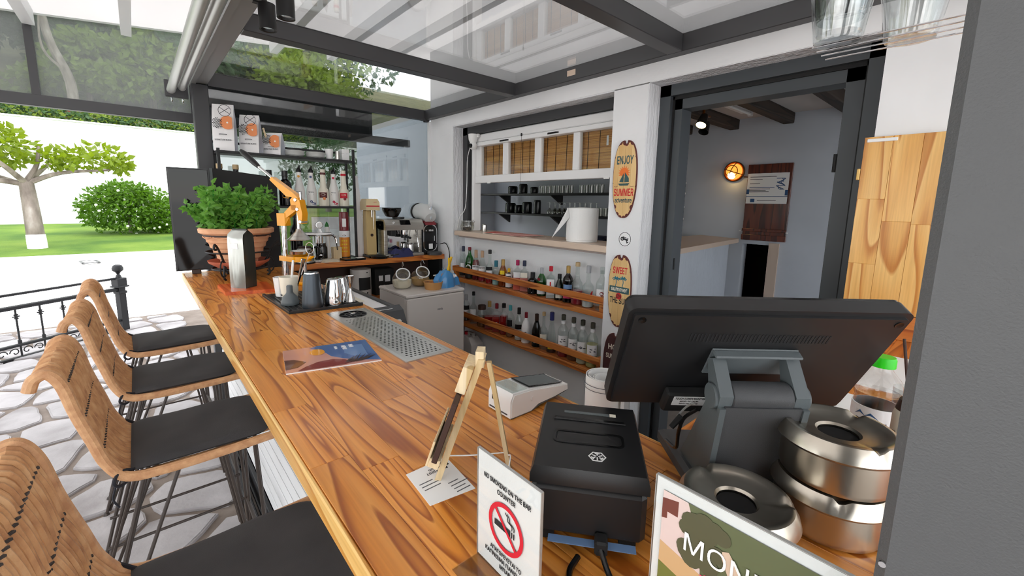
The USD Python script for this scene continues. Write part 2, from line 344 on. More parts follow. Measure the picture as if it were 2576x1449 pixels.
# window with white sash over the opening
w1 = struct('window_1')
P('outer_frame', J(bx(-3.404, -3.335, 2.36, 2.47, 1.293, 2.238), bx(-3.404, -1.64, 2.36, 2.40, 2.17, 2.238), bx(-3.404, -1.64, 2.40, 2.47, 2.15, 2.238), bx(-3.335, -3.30, 2.40, 2.47, 1.293, 2.17)), 'anthracite', w1)
P('side_guide', bx(-3.30, -3.268, 2.385, 2.47, 1.293, 2.16, .003), 'white_paint', w1)
P('screen_cassette', J(bx(-3.268, -1.64, 2.385, 2.46, 2.10, 2.165, .006), bx(-3.268, -1.64, 2.38, 2.45, 2.062, 2.097, .004)), 'white_paint', w1)
for xh in (-2.83, -2.265):
    P('cassette_handle', hull([(xh + dx, 2.374 + dy, 2.078 + dz) for dx in (-.055, .055) for dy in (0, .008) for dz in (-.006, .004)] + [(xh + dx, 2.366, 2.082) for dx in (-.04, .04)]), 'black_plastic', w1)
P('pull_knob', J(bx(-2.617, -2.605, 2.372, 2.381, 2.09, 2.112, .002), rod((-2.611, 2.376, 1.70), (-2.611, 2.376, 2.09), .0012, 5)), 'black_plastic', w1)
P('sash_rail', bx(-3.268, -1.64, 2.40, 2.455, 1.735, 1.80, .004), 'white_paint', w1)
P('sash_stile', bx(-3.268, -3.20, 2.41, 2.455, 1.80, 2.07, .004), 'white_paint', w1)
MUL = [(-2.886, -2.82), (-2.494, -2.425), (-2.096, -2.035)]
for a, b in MUL: P('mullion', bx(a, b, 2.41, 2.455, 1.80, 2.07, .006), 'white_paint', w1)
ed = [-3.20] + [x for m_ in MUL for x in m_] + [-1.64]
PANES = [(ed[i], ed[i + 1]) for i in range(0, 8, 2)]
for a, b in PANES: P('pane', bx(a, b, 2.43, 2.434, 1.80, 2.07), 'window_glass', w1)
for xh in (-3.08, -1.80): P('sash_catch', bx(xh, xh + .045, 2.398, 2.402, 1.728, 1.742), 'white_plastic', w1)
mottled('bamboo', [(.3, (170, 110, 50)), (.5, (218, 156, 82)), (.7, (236, 182, 106))], 30, .55, 3, stretch=(.05, 1, 6))
mat('blind_cord', (66, 40, 20), .8)
for (a, b), wh in zip(PANES, ('leftmost pane of the serving window', 'second pane from the left', 'third pane from the left', 'pane nearest the surfboard signs')):
    t = thing('bamboo_blind', f'brown bamboo slat blind hanging behind the {wh}', 'blind', ((a + b) / 2, 2.475, 1.79))
    hw = (b - a) / 2 + .028; ms = []; z = .0
    while z < .30:
        h = rng.uniform(.0032, .0052); ms.append(bx(-hw, hw, rng.uniform(-.002, 0), .003, z, z + h)); z += h + .0008
    P('slats', J(ms), 'bamboo', t, smooth=False, kind='stuff')
    for k in range(4):
        xx = -hw + (k + .5) * hw / 2 + rng.uniform(-.01, .01)
        P('cord', rod((xx, -.0045, 0), (xx + .004, -.0045, .30), .0022, 5), 'blind_cord', t)
P('paper_tag', bx(-.005, .012, -.0062, -.0055, .17, .235), 'white_paper', t); P('paper_tag', bx(.055, .11, -.0062, -.0055, .20, .255), 'gold', t)

# doorway
dr = struct('door_1')
FO = (-1.399, -.37, 2.243); y0 = 2.37
P('outer_frame', J(bx(FO[0], FO[0] + .066, y0, 2.47, 0, FO[2]), bx(FO[1] - .072, FO[1], y0, 2.47, 0, FO[2]), bx(FO[0], FO[1], y0, 2.47, FO[2] - .062, FO[2])), 'frame_grey', dr)
P('stop_groove', J(bx(FO[0] + .066, FO[0] + .076, y0 + .03, 2.47, 0, FO[2] - .06), bx(FO[1] - .082, FO[1] - .072, y0 + .03, 2.47, 0, FO[2] - .06), bx(FO[0] + .066, FO[1] - .072, y0 + .03, 2.47, FO[2] - .08, FO[2] - .06)), 'black_matt', dr)
P('inner_frame', J(bx(FO[0] + .076, FO[0] + .12, y0 + .04, 2.52, 0, FO[2] - .08), bx(FO[1] - .15, FO[1] - .082, y0 + .04, 2.52, 0, FO[2] - .08), bx(FO[0] + .076, FO[1] - .082, y0 + .04, 2.52, FO[2] - .135, FO[2] - .08)), 'frame_grey', dr)
P('strike_plate', bx(FO[0] + .1195, FO[0] + .1235, 2.44, 2.452, 1.17, 1.24), 'black_matt', dr)
P('hinge', mv(cyl(.009, 0, .08, 10), FO[1] - .155, 2.415, 1.72), 'black_matt', dr)

# ------------------------------------------------------------------ the room behind the wall
YI = 5.0
ri = struct('wall_inner')
P('wall_panel', J(bx(-6.2, -1.83, YI, YI + .12, 0, 2.5), bx(-1.55, 2.2, YI, YI + .12, 0, 2.5), bx(-1.83, -1.55, YI, YI + .12, 1.165, 2.5)), 'inner_wall', ri, smooth=False)
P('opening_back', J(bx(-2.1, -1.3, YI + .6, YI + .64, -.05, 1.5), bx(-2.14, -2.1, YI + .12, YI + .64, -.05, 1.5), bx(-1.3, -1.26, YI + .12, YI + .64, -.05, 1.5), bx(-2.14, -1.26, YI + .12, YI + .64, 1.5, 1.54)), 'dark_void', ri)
P('side_wall', J(bx(-6.32, -6.2, 2.5, 3.0, 0, 2.5), bx(-6.32, -6.2, 4.4, YI + .12, 0, 2.5), bx(-6.32, -6.2, 3.0, 4.4, 0, .9), bx(-6.32, -6.2, 3.0, 4.4, 2.2, 2.5), bx(2.2, 2.3, 2.5, 2.9, 0, 2.5), bx(2.2, 2.3, 4.6, YI + .1, 0, 2.5), bx(2.2, 2.3, 2.9, 4.6, 2.3, 2.5)), 'inner_wall', ri)
P('front_lining', J(bx(-6.2, -3.41, 2.5, 2.54, 0, 2.5), bx(-.36, 2.2, 2.5, 2.54, 0, 2.5), bx(-1.64, -1.41, 2.5, 2.54, 0, 2.5), bx(-3.41, -1.64, 2.5, 2.54, 2.2, 2.5), bx(-1.41, -.36, 2.5, 2.54, 2.25, 2.5)), 'inner_wall', ri)
P('door_jamb', bx(-1.565, -1.47, YI - .02, YI, 0, 1.19), 'sill_beige', ri)
ci = struct('ceiling_inner')
P('ceiling_panel', bx(-6.3, 2.3, 2.5, YI + .12, 2.5, 2.56), 'inner_ceiling', ci)
for xb in (-4.65, -4.12, -3.59, -3.06, -2.55, -2.03, -1.51, -.98, -.46, .07, .6):
    P('ceiling_beam', bx(xb - .05, xb + .05, 2.54, YI - .001, 2.395, 2.5, .008), 'dark_beam', ci)
P('floor_panel', bx(-6.3, 2.3, 2.5, YI + .7, -.1, -.002), 'mortar', ci)
tr = struct('trim_1')
hw = [(-1.60, 2.62), (-1.865, 4.72), (-2.02, 4.72), (-1.76, 2.62)]
P('half_wall', prism(hw, 1.185), 'rough_blue_wall', tr)
P('half_wall_top', prism([(-1.545, 2.62), (-1.80, 4.80), (-2.3, 4.999), (-2.3, 2.62)], .042, 1.186), 'sill_beige', tr)

# ------------------------------------------------------------------ veranda ceiling (slopes up to the wall) and far transom
cz = lambda y: 2.735 + .106 * y
ce = struct('ceiling')
P('ceiling_sheet', hull([(x, y, cz(y) + d) for x in (-4.24, 3.2) for y in (-4.8, 2.52) for d in (.0, .03)]), 'roof_sheet', ce)
for yk in np.arange(-4.55, 2.1, .46):
    P('rafter', hull([(x, yk + dy, cz(yk) + dz) for x in (-4.16, 3.2) for dy in (-.028, .028) for dz in (-.085, .005)]), 'white_paint', ce)
tn = struct('window_2')
P('bottom_rail', bx(-4.23, -4.17, -4.8, 2.22, 2.118, 2.19, .003), 'anthracite', tn)
for yk in (-2.9, -1.68, -.42, .40): P('upright', bx(-4.225, -4.175, yk - .02, yk + .02, 2.19, cz(yk)), 'anthracite', tn)
for a, b in ((-4.8, -2.92), (-2.88, -1.70), (-1.66, -.44), (-.40, .38)):
    P('vinyl_pane', hull([(x, y, z) for x in (-4.202, -4.198) for y in (a, b) for z in (2.19, cz(y))]), 'vinyl', tn)
P('dark_panel', hull([(x, y, z) for x in (-4.21, -4.19) for y in (.42, 1.82) for z in (2.19, 2.46)]), 'anthracite', tn)

# ------------------------------------------------------------------ steel pergola over the bar with glass
pg = thing('pergola', 'dark grey steel frame with glass panes over the bar counter', 'pergola', (-3.84, .41, 0))
def L(m): return mv(m, 3.84, -.41, 0)
P('front_post', L(bx(-3.885, -3.80, .36, .455, 0, 2.34, .004)), 'anthracite', pg)
P('wall_beam', L(J(bx(-3.89, 3.1, 2.185, YW, 2.345, 2.432, .003), bx(-3.84, -3.80, 2.19, 2.235, 2.325, 2.345))), 'anthracite', pg)
for xa, xb in ((-3.885, -3.80), (-2.56, -2.478), (-1.268, -1.185), (.02, .10)):
    P('cross_beam', L(bx(xa, xb, .455, 2.186, 2.345, 2.432, .003)), 'anthracite', pg)
P('beam_lip', L(bx(-3.80, -3.785, .455, 2.186, 2.335, 2.35)), 'anthracite', pg)
P('front_beam', L(J(bx(-3.89, 3.1, .36, .455, 2.345, 2.44, .004), bx(-3.89, 3.1, .355, .385, 2.335, 2.35))), 'alu_beam', pg)
for xa, xb in ((-3.80, -2.56), (-2.478, -1.268), (-1.185, .02), (.10, 1.3)):
    P('glass_pane', L(bx(xa, xb, .455, 2.186, 2.424, 2.430)), 'roof_glass', pg)
P('beam_sticker', L(bx(-1.97, -1.90, 2.1835, 2.1848, 2.375, 2.41)), 'sill_beige', pg)
ge = struct('window_3')
P('glass_pane', bx(-3.848, -3.842, .455, 2.235, 1.0, 2.345), 'wall_glass', ge)
P('bottom_rail', bx(-3.87, -3.82, .455, 2.235, .96, 1.0), 'anthracite', ge)
aw = thing('awning_rail', 'silver awning tubes with end hooks along the front beam', 'awning rail', (-4.02, .27, 2.3))
P('tube', tube([(0, -.015, 0), (7, -.015, 0)], .026, 14), 'alu', aw); P('tube', tube([(.1, .045, .02), (7, .045, .02)], .024, 14), 'alu', aw)
P('end_bracket', bx(.03, .06, -.05, .085, -.045, .07, .004), 'anthracite', aw)
for yy, xx in ((-.012, .012), (.05, .03)):
    P('hook', J(tube([(xx + .012 * math.cos(a), yy, -.052 + .022 * math.sin(a)) for a in np.linspace(0, 2 * math.pi, 16, endpoint=False)], .0042, 6, True), rod((xx, yy, -.03), (xx, yy, .0), .005)), 'chrome', aw)
P('hanger', bx(3.0, 3.03, -.02, .1, 0, .06), 'anthracite', aw)
for (lx, ly), lab in zip(((-2.10, .475), (-1.92, .50)), ('farther', 'nearer')):
    t = thing('spot_lamp', f'black cylinder spot lamp under the front beam, the {lab} of the two', 'lamp', (lx, ly, 2.345))
    P('lamp_body', lathe([(.026, -.098), (.0325, -.10), (.0325, 0), (0, 0), (0, -.085), (.026, -.085), (.026, -.098)], 28), 'black_plastic', t)
    P('lens', mv(cyl(.0255, -.092, -.086, 24), 0, 0, 0), 'chrome', t)
    P('mount_arm', bx(-.012, .012, -.05, .0, -.006, .018), 'black_plastic', t)

# near steel post at the right end of the bar
pp = thing('steel_post', 'big grey steel post standing at the near end of the bar', 'post', (.05, .45, 0))
P('post_body', bx(-.0785, .10, -.07, .08, 0, 2.345, .006), 'anthracite_post', pp)
for dx, dz, w, h in ((0, 0, .003, .002), (.004, .006, .001, .006), (0, .014, .003, .002), (-.03, .06, .002, .001)): P('scratch_mark', bx(.035 + dx, .036 + dx + w, -.0705, -.07, 1.48 + dz, 1.48 + dz + h), 'alu', pp)
P('screw_head', mv(rot(cyl(.0022, 0, .0015, 10), 'x', 90), -.0745, -.0695, 1.30), 'chrome', pp)
# ------------------------------------------------------------------ outdoors: path, lawn, retaining wall, hill, trees
gd = struct('ground')
P('ground_slab', bx(-60, 40, -40, 40, -.4, -.13), 'concrete_path', gd)
def strip(x0, z0, x1, z1, y0, y1, t=.3): return hull([(x0, y, z0 - d) for y in (y0, y1) for d in (0, t)] + [(x1, y, z1 - d) for y in (y0, y1) for d in (0, t)])
P('path', strip(-12.45, .325, -7.3, -.005, -14, 5), 'concrete_path', gd)
lw = struct('lawn')
P('lawn_strip', strip(-19.6, .665, -12.5, .345, -14, 3.2), 'lawn_grass', lw)
P('lawn_kerb', strip(-12.56, .352, -12.42, .346, -14, 3.2, .2), 'kerb_stone', lw)
P('lawn_bank', strip(-19.6, 1.35, -9.0, 1.235, 2.6, 14, 1.4), 'lawn_grass', lw)
P('bank_kerb', bx(-9.0, -8.86, 2.6, 14, 0, 1.22), 'kerb_stone', lw)
ow = struct('wall_garden')
P('wall_panel', bx(-20.0, -19.6, -30, 20, -.2, 3.85), 'wall_white', ow)
P('wall_coping', bx(-20.05, -19.55, -30, 20, 3.85, 3.9), 'concrete_path', ow)
hl = struct('hill')
P('hill_slope', J(strip(-20.0, 3.8, -60, 16, -60, 50, 4), strip(-60, 16, -110, 30, -80, 60, 6)), 'hill_soil', hl)

def leaves(pts, nrm, size, seed, asp=.5, droop=.25):
    """one folded quad pair per leaf"""
    g = np.random.default_rng(seed); n = len(pts)
    d = g.normal(size=(n, 3)); d += nrm * .8; d[:, 2] -= droop; d /= np.linalg.norm(d, axis=1, keepdims=True)
    s = np.cross(d, g.normal(size=(n, 3))); s /= np.linalg.norm(s, axis=1, keepdims=True); u = np.cross(s, d)
    L = size * g.uniform(.7, 1.25, (n, 1)); w = L * asp * .5
    v = np.stack([pts, pts + d * L * .5 + s * w + u * w * .35, pts + d * L, pts + d * L * .5 - s * w + u * w * .35], 1).reshape(-1, 3)
    b = np.arange(n)[:, None] * 4
    return TM(v, np.vstack([b + [0, 1, 2], b + [0, 2, 3]]))
def crown(blobs, per, size, seed, asp=.5, shell=.55):
    g = np.random.default_rng(seed); P_, N_ = [], []
    for c, r in blobs:
        n = int(per); d = g.normal(size=(n, 3)); d /= np.linalg.norm(d, axis=1, keepdims=True)
        k = g.uniform(shell ** 3, 1, (n, 1)) ** (1 / 3)
        P_.append(A(c) + d * k * A(r)); N_.append(d)
    return leaves(np.vstack(P_), np.vstack(N_), size, seed + 1, asp)
leafmat('leaf_yellow', (120, 140, 20), (170, 176, 30), (150, 120, 30), .4)
leafmat('leaf_bush', (86, 126, 24), (150, 176, 40), (190, 204, 60), .4)
leafmat('leaf_hill', (74, 104, 62), (98, 128, 76), (130, 152, 92), .35)
leafmat('leaf_hill_bright', (120, 142, 50), (150, 168, 60), (170, 180, 80), .35)
mottled('bark', [(.3, (96, 84, 76)), (.6, (150, 138, 128)), (.8, (190, 182, 174))], 5, .9, bump=.01, bscale=18, stretch=(1, 1, .4))
mat('white_flower', (250, 248, 240), .6)
mat('lime_wash', (244, 240, 236), .8)

t = thing('garden_tree', 'pruned tree with a flat yellow-green crown on the lawn', 'tree', (-13.8, -1.69, .40))
tk = [(0, 0, -.05), (-.02, -.01, .5), (-.10, -.03, 1.0), (-.16, -.05, 1.42)]
P('trunk', tube(curve(tk, 6), np.linspace(.15, .115, 19), 12), 'bark', t)
P('limed_base', tube([(0, 0, -.02), (-.006, -.003, .16), (-.013, -.006, .30)], [.158, .156, .152], 12), 'lime_wash', t)
br = [[(-.16, -.05, 1.35), (-.45, -.75, 1.62), (-.6, -1.5, 1.72)], [(-.16, -.05, 1.38), (-.2, -.9, 1.55), (-.1, -1.7, 1.9)], [(-.16, -.05, 1.4), (-.1, .5, 1.65), (.1, 1.3, 1.75)], [(-.16, -.05, 1.42), (-.1, .15, 1.8), (-.2, .2, 2.2)], [(-.16, -.05, 1.4), (-.8, .2, 1.8), (-1.3, .4, 2.1)], [(-.16, -.05, 1.4), (.5, -.3, 1.8), (.9, -.6, 2.1)]]
for b in br: P('branch', tube(curve(b, 4), np.linspace(.06, .022, 9), 7), 'bark', t)
P('crown', J(crown([((-.2, -1.0, 2.25), (.95, .85, .5)), ((-.1, -1.55, 2.15), (.9, .7, .45)), ((-.3, -.35, 2.15), (.9, .5, .42)), ((-.1, -.75, 2.6), (.5, .4, .22))], 330, .17, 3, .6, .3),
             crown([((0, .75, 1.98), (.7, .42, .24)), ((.1, 1.15, 2.05), (.6, .42, .30)), ((0, 1.5, 1.9), (.4, .2, .2)), ((-.2, .45, 1.95), (.5, .3, .2))], 120, .16, 5, .6, .3)), 'leaf_yellow', t, smooth=False)
t = thing('flowering_bush', 'round yellow-green bush dotted with white flowers on the lawn', 'bush', (-16.5, -.17, .50))
bb = [((0, 0, .6), (1.0, 1.05, .62)), ((.1, -.45, .75), (.7, .6, .55)), ((0, .45, .72), (.8, .65, .6)), ((.1, -.05, 1.1), (.6, .6, .38)), ((.2, .75, .5), (.6, .5, .5))]
P('foliage', crown(bb, 1100, .12, 11, .55, .5), 'leaf_bush', t, smooth=False)
g = np.random.default_rng(5); fm = []
for _ in range(38):
    c, r = bb[g.integers(len(bb))]; d = g.normal(size=3); d[0] = abs(d[0]); d /= np.linalg.norm(d)
    m_ = trimesh.creation.icosphere(1, .035); m_.apply_translation(A(c) + d * A(r) * 1.0); fm.append(m_)
P('flowers', J(fm), 'white_flower', t, kind='stuff')
P('stem', tube([(0, 0, -.05), (.02, 0, .6)], [.05, .03], 8), 'bark', t)

# hedge along the wall top, trees on the hill
t = thing('hedge', 'mixed green hedge growing along the top of the far white wall', 'hedge', (-20.6, 0, 3.8))
g = np.random.default_rng(21)
P('foliage', crown([((g.uniform(-.2, .3), y, g.uniform(.12, .4)), (.55, .8, g.uniform(.35, .6))) for y in np.arange(-12, 12, .9)], 420, .16, 22, .55, .4), 'leaf_hill', t, smooth=False)
P('bright_foliage', crown([((.1, y, .25), (.5, .8, .4)) for y in (-2.2, -.6, .6, 1.6, 3.1, 5.0)], 420, .14, 24, .55, .4), 'leaf_hill_bright', t, smooth=False)
WHERE = ['left', 'right']
def hilltree(x, y, h, w, m, seed, lab, trunk=True):
    z = 3.8 + (-20 - x) * .305
    t = thing('hill_tree', lab, 'tree', (x, y, z))
    g = np.random.default_rng(seed)
    bl = [((g.uniform(-.4, .4) * w, g.uniform(-.5, .5) * w, h * g.uniform(.3, .85)), (w * .42, w * .42, h * .2)) for _ in range(11)] + [((0, 0, h * .88), (w * .3, w * .3, h * .14))]
    P('crown', crown(bl, 360, .042 * w + .16, seed + 50, .6, .6), m, t, smooth=False)
    P('trunk', tube(curve([(0, 0, -.4), (.1, .05, h * .3), (-.05, .1, h * .75)], 4), np.linspace(.045 * w, .015 * w, 9), 8), 'bark', t)
HT = [(-24, -7.5, 5.5, 4.2, 'leaf_hill', 'dark tree on the hill behind the leftmost vinyl pane'), (-25, -4.4, 6.5, 4.4, 'leaf_hill', 'tall dark tree on the hill just left of the bare trunk'),
      (-27, -2.0, 6.0, 4.2, 'leaf_hill', 'dark tree on the hill right behind the bare trunk'), (-23.5, -1.0, 2.6, 2.6, 'leaf_hill_bright', 'small yellow-green tree low on the hill beside the bare trunk'),
      (-24.5, .9, 3.2, 3.2, 'leaf_hill_bright', 'bright yellow-green tree on the hill left of the awning tubes'), (-28, 1.2, 6.6, 4.6, 'leaf_hill', 'dark tree on the hill behind the bright yellow-green one'),
      (-26, 4.2, 5.2, 4.2, 'leaf_hill', 'green tree on the hill seen through the end glass above the plates'), (-24, 7.0, 4.4, 3.8, 'leaf_hill_bright', 'light green tree on the hill seen through the end glass above the syrups'),
      (-33, -10, 8, 6, 'leaf_hill', 'broad tree high on the hill at the far left'), (-34, -5.5, 8, 6, 'leaf_hill', 'broad tree high on the hill above the tall dark one'), (-35, -.5, 8, 6, 'leaf_hill', 'broad tree high on the hill above the bare trunk'),
      (-35, 5, 8, 6.5, 'leaf_hill', 'broad tree high on the hill above the awning tubes'), (-34, 11, 8, 6.5, 'leaf_hill', 'broad tree high on the hill behind the shelf rack'), (-44, -12, 10, 8.5, 'leaf_hill', 'large tree on the hilltop far left'), (-45, -3, 10, 9, 'leaf_hill', 'large tree on the hilltop in the middle'), (-45, 7, 10, 9, 'leaf_hill', 'large tree on the hilltop to the right')]
for i, a in enumerate(HT): hilltree(*a[:5], 100 + i, a[5])
t = thing('bare_trunk', 'dark bare trunk rising in front of the hill trees', 'tree trunk', (-21.2, -1.35, 4.1))
P('trunk', tube(curve([(0, 0, -.3), (.1, .05, 1.2), (-.1, -.35, 2.6), (0, -.5, 4.4)], 5), np.linspace(.16, .09, 16), 9), 'bark', t)
P('branch', tube(curve([(.08, 0, 1.5), (.1, -.5, 2.2), (.1, -.45, 3.6)], 4), np.linspace(.05, .02, 9), 6), 'bark', t)
P('red_base', cyl(.19, -.3, .35, 10), 'red_clay', t)
# a white-flowering olive behind the glass wall on the bank
t = thing('bank_tree', 'olive tree on the grass bank seen through the end glass wall', 'tree', (-11.5, 3.75, 1.22))
P('trunk', tube([(0, 0, -.1), (.05, 0, .6), (0, .1, 1.1)], [.08, .07, .04], 8), 'bark', t)
P('crown', crown([((0, 0, 1.2), (.7, .8, .35)), ((.1, .6, 1.0), (.6, .5, .4)), ((0, -.6, 1.1), (.6, .5, .4)), ((0, .1, 1.55), (.5, .6, .3))], 420, .12, 77, .4, .3), 'leaf_hill', t, smooth=False)

# ------------------------------------------------------------------ wrought-iron railing at the terrace edge
d = A([.686, -.852]); d /= np.linalg.norm(d); LEN = 2.6
t = thing('iron_railing', 'black wrought-iron railing with scrolls along the terrace edge', 'railing', (-6.62, -.22, 0), math.degrees(math.atan2(d[1], d[0])))
P('corner_post', J(bx(-.035, .035, -.035, .035, -.1, .52, .004), bx(-.045, .045, -.045, .045, .44, .47, .006)), 'black_iron', t)
P('post_cap', J(bx(-.05, .05, -.05, .05, .525, .62, .005), bx(-.062, .062, -.062, .062, .515, .53, .004)), 'black_iron', t)
P('finial', lathe([(0, .62), (.03, .62), (.022, .65), (.012, .665), (.025, .69), (.05, .71), (.052, .735), (.04, .765), (.02, .775), (0, .778)], 14), 'black_iron', t)
P('handrail', bx(0, LEN, -.011, .011, .608, .63, .003), 'black_iron', t)
P('top_rail', bx(0, LEN, -.024, .024, .475, .51, .005), 'black_iron', t)
P('lower_rail', bx(0, LEN, -.018, .018, .115, .14, .004), 'black_iron', t)
P('bottom_rail', bx(0, LEN, -.02, .02, -.01, .02, .004), 'black_iron', t)
xs = np.arange(.19, LEN, .185)
for x in xs:
    P('baluster', J(rod((x, 0, .0), (x, 0, .48), .0075, 8), mv(lathe([(0, 0), (.014, .0), (.014, .05), (0, .05)], 10), x, 0, .125)), 'black_iron', t)
    P('star_collar', J(*[rod((x - .026 * math.cos(a), .0, .405 - .026 * math.sin(a)), (x + .026 * math.cos(a), .0, .405 + .026 * math.sin(a)), .006, 6) for a in (0, math.pi / 3, 2 * math.pi / 3)]), 'black_iron', t)
    for s in (-1, 1):
        P('scroll', tube([(x + s * (.045 + (.04 - .03 * a / 6) * math.cos(a)), 0, .066 + (.04 - .03 * a / 6) * math.sin(a)) for a in np.linspace(0, 6, 22)], .0045, 5), 'black_iron', t)
for x in (.7, 1.4, 2.1): P('rail_foot', bx(x - .012, x + .012, -.012, .012, -.13, 0), 'black_iron', t)
t = thing('drain_frame', 'small grey drain frame in the sunlit path beyond the railing', 'drain', (-11.6, -.77, .275), 10)
P('frame', J(bx(-.22, .22, -.13, -.09, 0, .012), bx(-.22, .22, .09, .13, 0, .012), bx(-.22, -.18, -.13, .13, 0, .012), bx(.18, .22, -.13, .13, 0, .012)), 'grey_metal', t)
# ------------------------------------------------------------------ bar: counter of pine staves, white board front, foot rails
CT = 1.05
rng = random.Random(31)
def staves(parent, x0, x1, y0, y1, z0, z1, rows, m, along=0, lo=.22, hi=.62):
    """finger-jointed pine top: every stave a piece, hairline joints"""
    a0, a1, c0, c1 = (x0, x1, y0, y1) if along == 0 else (y0, y1, x0, x1)
    w = (c1 - c0) / rows
    for r in range(rows):
        p = a0 - rng.uniform(0, hi * .8)
        while p < a1 - .02:
            q = p + rng.uniform(lo, hi)
            if a1 - q < .12: q = a1
            s, e = max(p, a0), min(q, a1)
            g = .0002
            if e - s > .015:
                c, d = c0 + r * w + g, c0 + (r + 1) * w - g
                P('stave', bx(s + g, e - g, c, d, z0, z1, .0006) if along == 0 else bx(c, d, s + g, e - g, z0, z1, .0006), m, parent, smooth=False)
            p = q
bt = thing('bar_counter', 'long varnished pine bar counter in front of the stools', 'counter', (-1.8, .195, 0))
def B(m): return mv(m, 1.8, -.195, 0)
XL, XR = -3.58, -.032
class _Off:                                                        # staves in local coordinates
    pass
staves(bt, XL + 1.8, XR + 1.8, .0085, .605, 1.012, CT, 8, 'bar_pine')
P('core', bx(XL + 1.8, XR + 1.8, .009, .604, 1.006, 1.012), 'edge_pine', bt)
P('front_edge', bx(XL + 1.8, XR + 1.8, 0, .0083, 1.004, 1.0488, .0025), 'edge_pine', bt)
P('back_edge', bx(XL + 1.8, XR + 1.8, .605, .611, 1.004, 1.0488, .002), 'edge_pine', bt)
for k in range(13):
    z = .085 + k * .0705
    P('front_board', B(bx(-3.5, -.05, .372, .39, z, z + .0605, .002)), 'white_paint', bt)
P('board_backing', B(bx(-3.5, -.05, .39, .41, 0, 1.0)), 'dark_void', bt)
P('foot_rail', B(bx(-3.5, -.05, .288, .318, .012, .052, .004)), 'black_iron', bt)
P('foot_rail', B(tube([(-3.5, .338, .03), (-.05, .338, .03)], .008, 8)), 'black_iron', bt)
P('foot_rail', B(bx(-3.5, -.05, .352, .372, 0, .08, .003)), 'black_iron', bt)
for x in np.arange(-3.4, -.1, .65): P('rail_foot', B(bx(x, x + .02, .28, .37, 0, .012)), 'black_iron', bt)
for x in (-3.5, -2.1, -.08): P('end_panel', B(bx(x, x + .03, .41, .78, 0, 1.004)), 'white_paint', bt)
bk = thing('back_counter', 'varnished pine counter under the end glass wall with the coffee machines', 'counter', (-3.83, 1.5, 0))
staves(bk, 0, .265, -.688, .742, 1.012, CT, 4, 'bar_pine_y', 1)
P('core', bx(0, .265, -.688, .742, 1.006, 1.012), 'edge_pine', bk)
P('front_edge', bx(.265, .28, -.688, .742, 1.004, 1.0495, .003), 'bar_pine_y', bk)
for y in (.71, -.688): P('support', bx(.0, .24, y, y + .03, 0, 1.004), 'dark_void', bk)
P('back_board', bx(-.005, .01, -.69, .742, 0, 1.004), 'brown_dark', bk)
rt = thing('side_counter', 'pine counter piece running back to the wall behind the touch monitor', 'counter', (-.42, .81, 0))
staves(rt, 0, .86, 0, 1.43, 1.012, CT, 8, 'bar_pine_y', 1)
P('core', bx(0, .86, 0, 1.43, 1.0, 1.012), 'edge_pine', rt)
for x in (.02, .8): P('support_panel', bx(x, x + .03, .0, 1.43, 0, 1.0), 'white_paint', rt)
# hinged pine flap standing against the wall
fp = thing('counter_flap', 'light pine flap panel standing upright against the white wall', 'panel', (-.39, 2.20, CT))
hp = [(.0, .0), (.43, .0), (.43, .79), (.01, .785), (0, .76)]
r_ = random.Random(9); xw = .0
for k in range(5):
    z = .10 - r_.uniform(0, .3)
    while z < .775:
        q = z + r_.uniform(.22, .5); q = .785 if .785 - q < .1 else q
        if min(q, .785) - max(z, .10) > .02: P('stave', bx(xw + .0002, xw + .0856, 0, .025, max(z, .10) + .0002, min(q, .785), .0008), 'panel_pine', fp, smooth=False)
        z = q
    xw += .086
P('flap_core', bx(.001, .429, .006, .03, .10, .784), 'edge_pine', fp)
P('bottom_batten', bx(0, .43, -.004, .03, .0005, .098, .002), 'shelf_pine', fp)
P('white_bar', rot(bx(.008, .10, -.004, 0, .765, .778, .002), 'y', 0), 'white_plastic', fp)
P('hinge', bx(-.012, -.001, -.004, .02, .62, .665, .002), 'gold', fp)
for (xa, xb, ya, yb, lab) in ((-.23, .05, 1.53, 1.93, 'white paper sheet on the side counter nearer the flap panel'), (-.26, .02, 1.24, 1.43, 'white paper sheet on the side counter behind the steel ashtrays')):
    o = P('paper_sheet', bx(xa, xb, ya, yb, CT, CT + .002), 'white_paper'); tag(o, lab, 'paper')
# ------------------------------------------------------------------ rattan bar stools (one built, three copies)
mottled('rattan', [(.25, (164, 112, 74)), (.5, (202, 150, 102)), (.75, (220, 176, 130))], 22, .5, 3, stretch=(1, 1, 1), bump=.0012, bscale=160)
mottled('rattan_wrap', [(.3, (186, 134, 92)), (.7, (216, 168, 122))], 40, .5, 3, bump=.0015, bscale=220)
mottled('cushion_cloth', [(.3, (52, 52, 54)), (.7, (66, 65, 66))], 5, .9, 3, bump=.0006, bscale=400)
mat('stool_leg', (52, 42, 36), .45)
mat('tie_band', (26, 26, 34), .8)
def seatprof():
    """side profile of the seat shell, y forward, from the front edge over the seat up the back to the curled top"""
    return curve([(.305, .728), (.15, .722), (.0, .722), (-.085, .735), (-.125, .79), (-.148, .87), (-.172, .96), (-.19, 1.045), (-.212, 1.083), (-.238, 1.075), (-.25, 1.045)], 6)
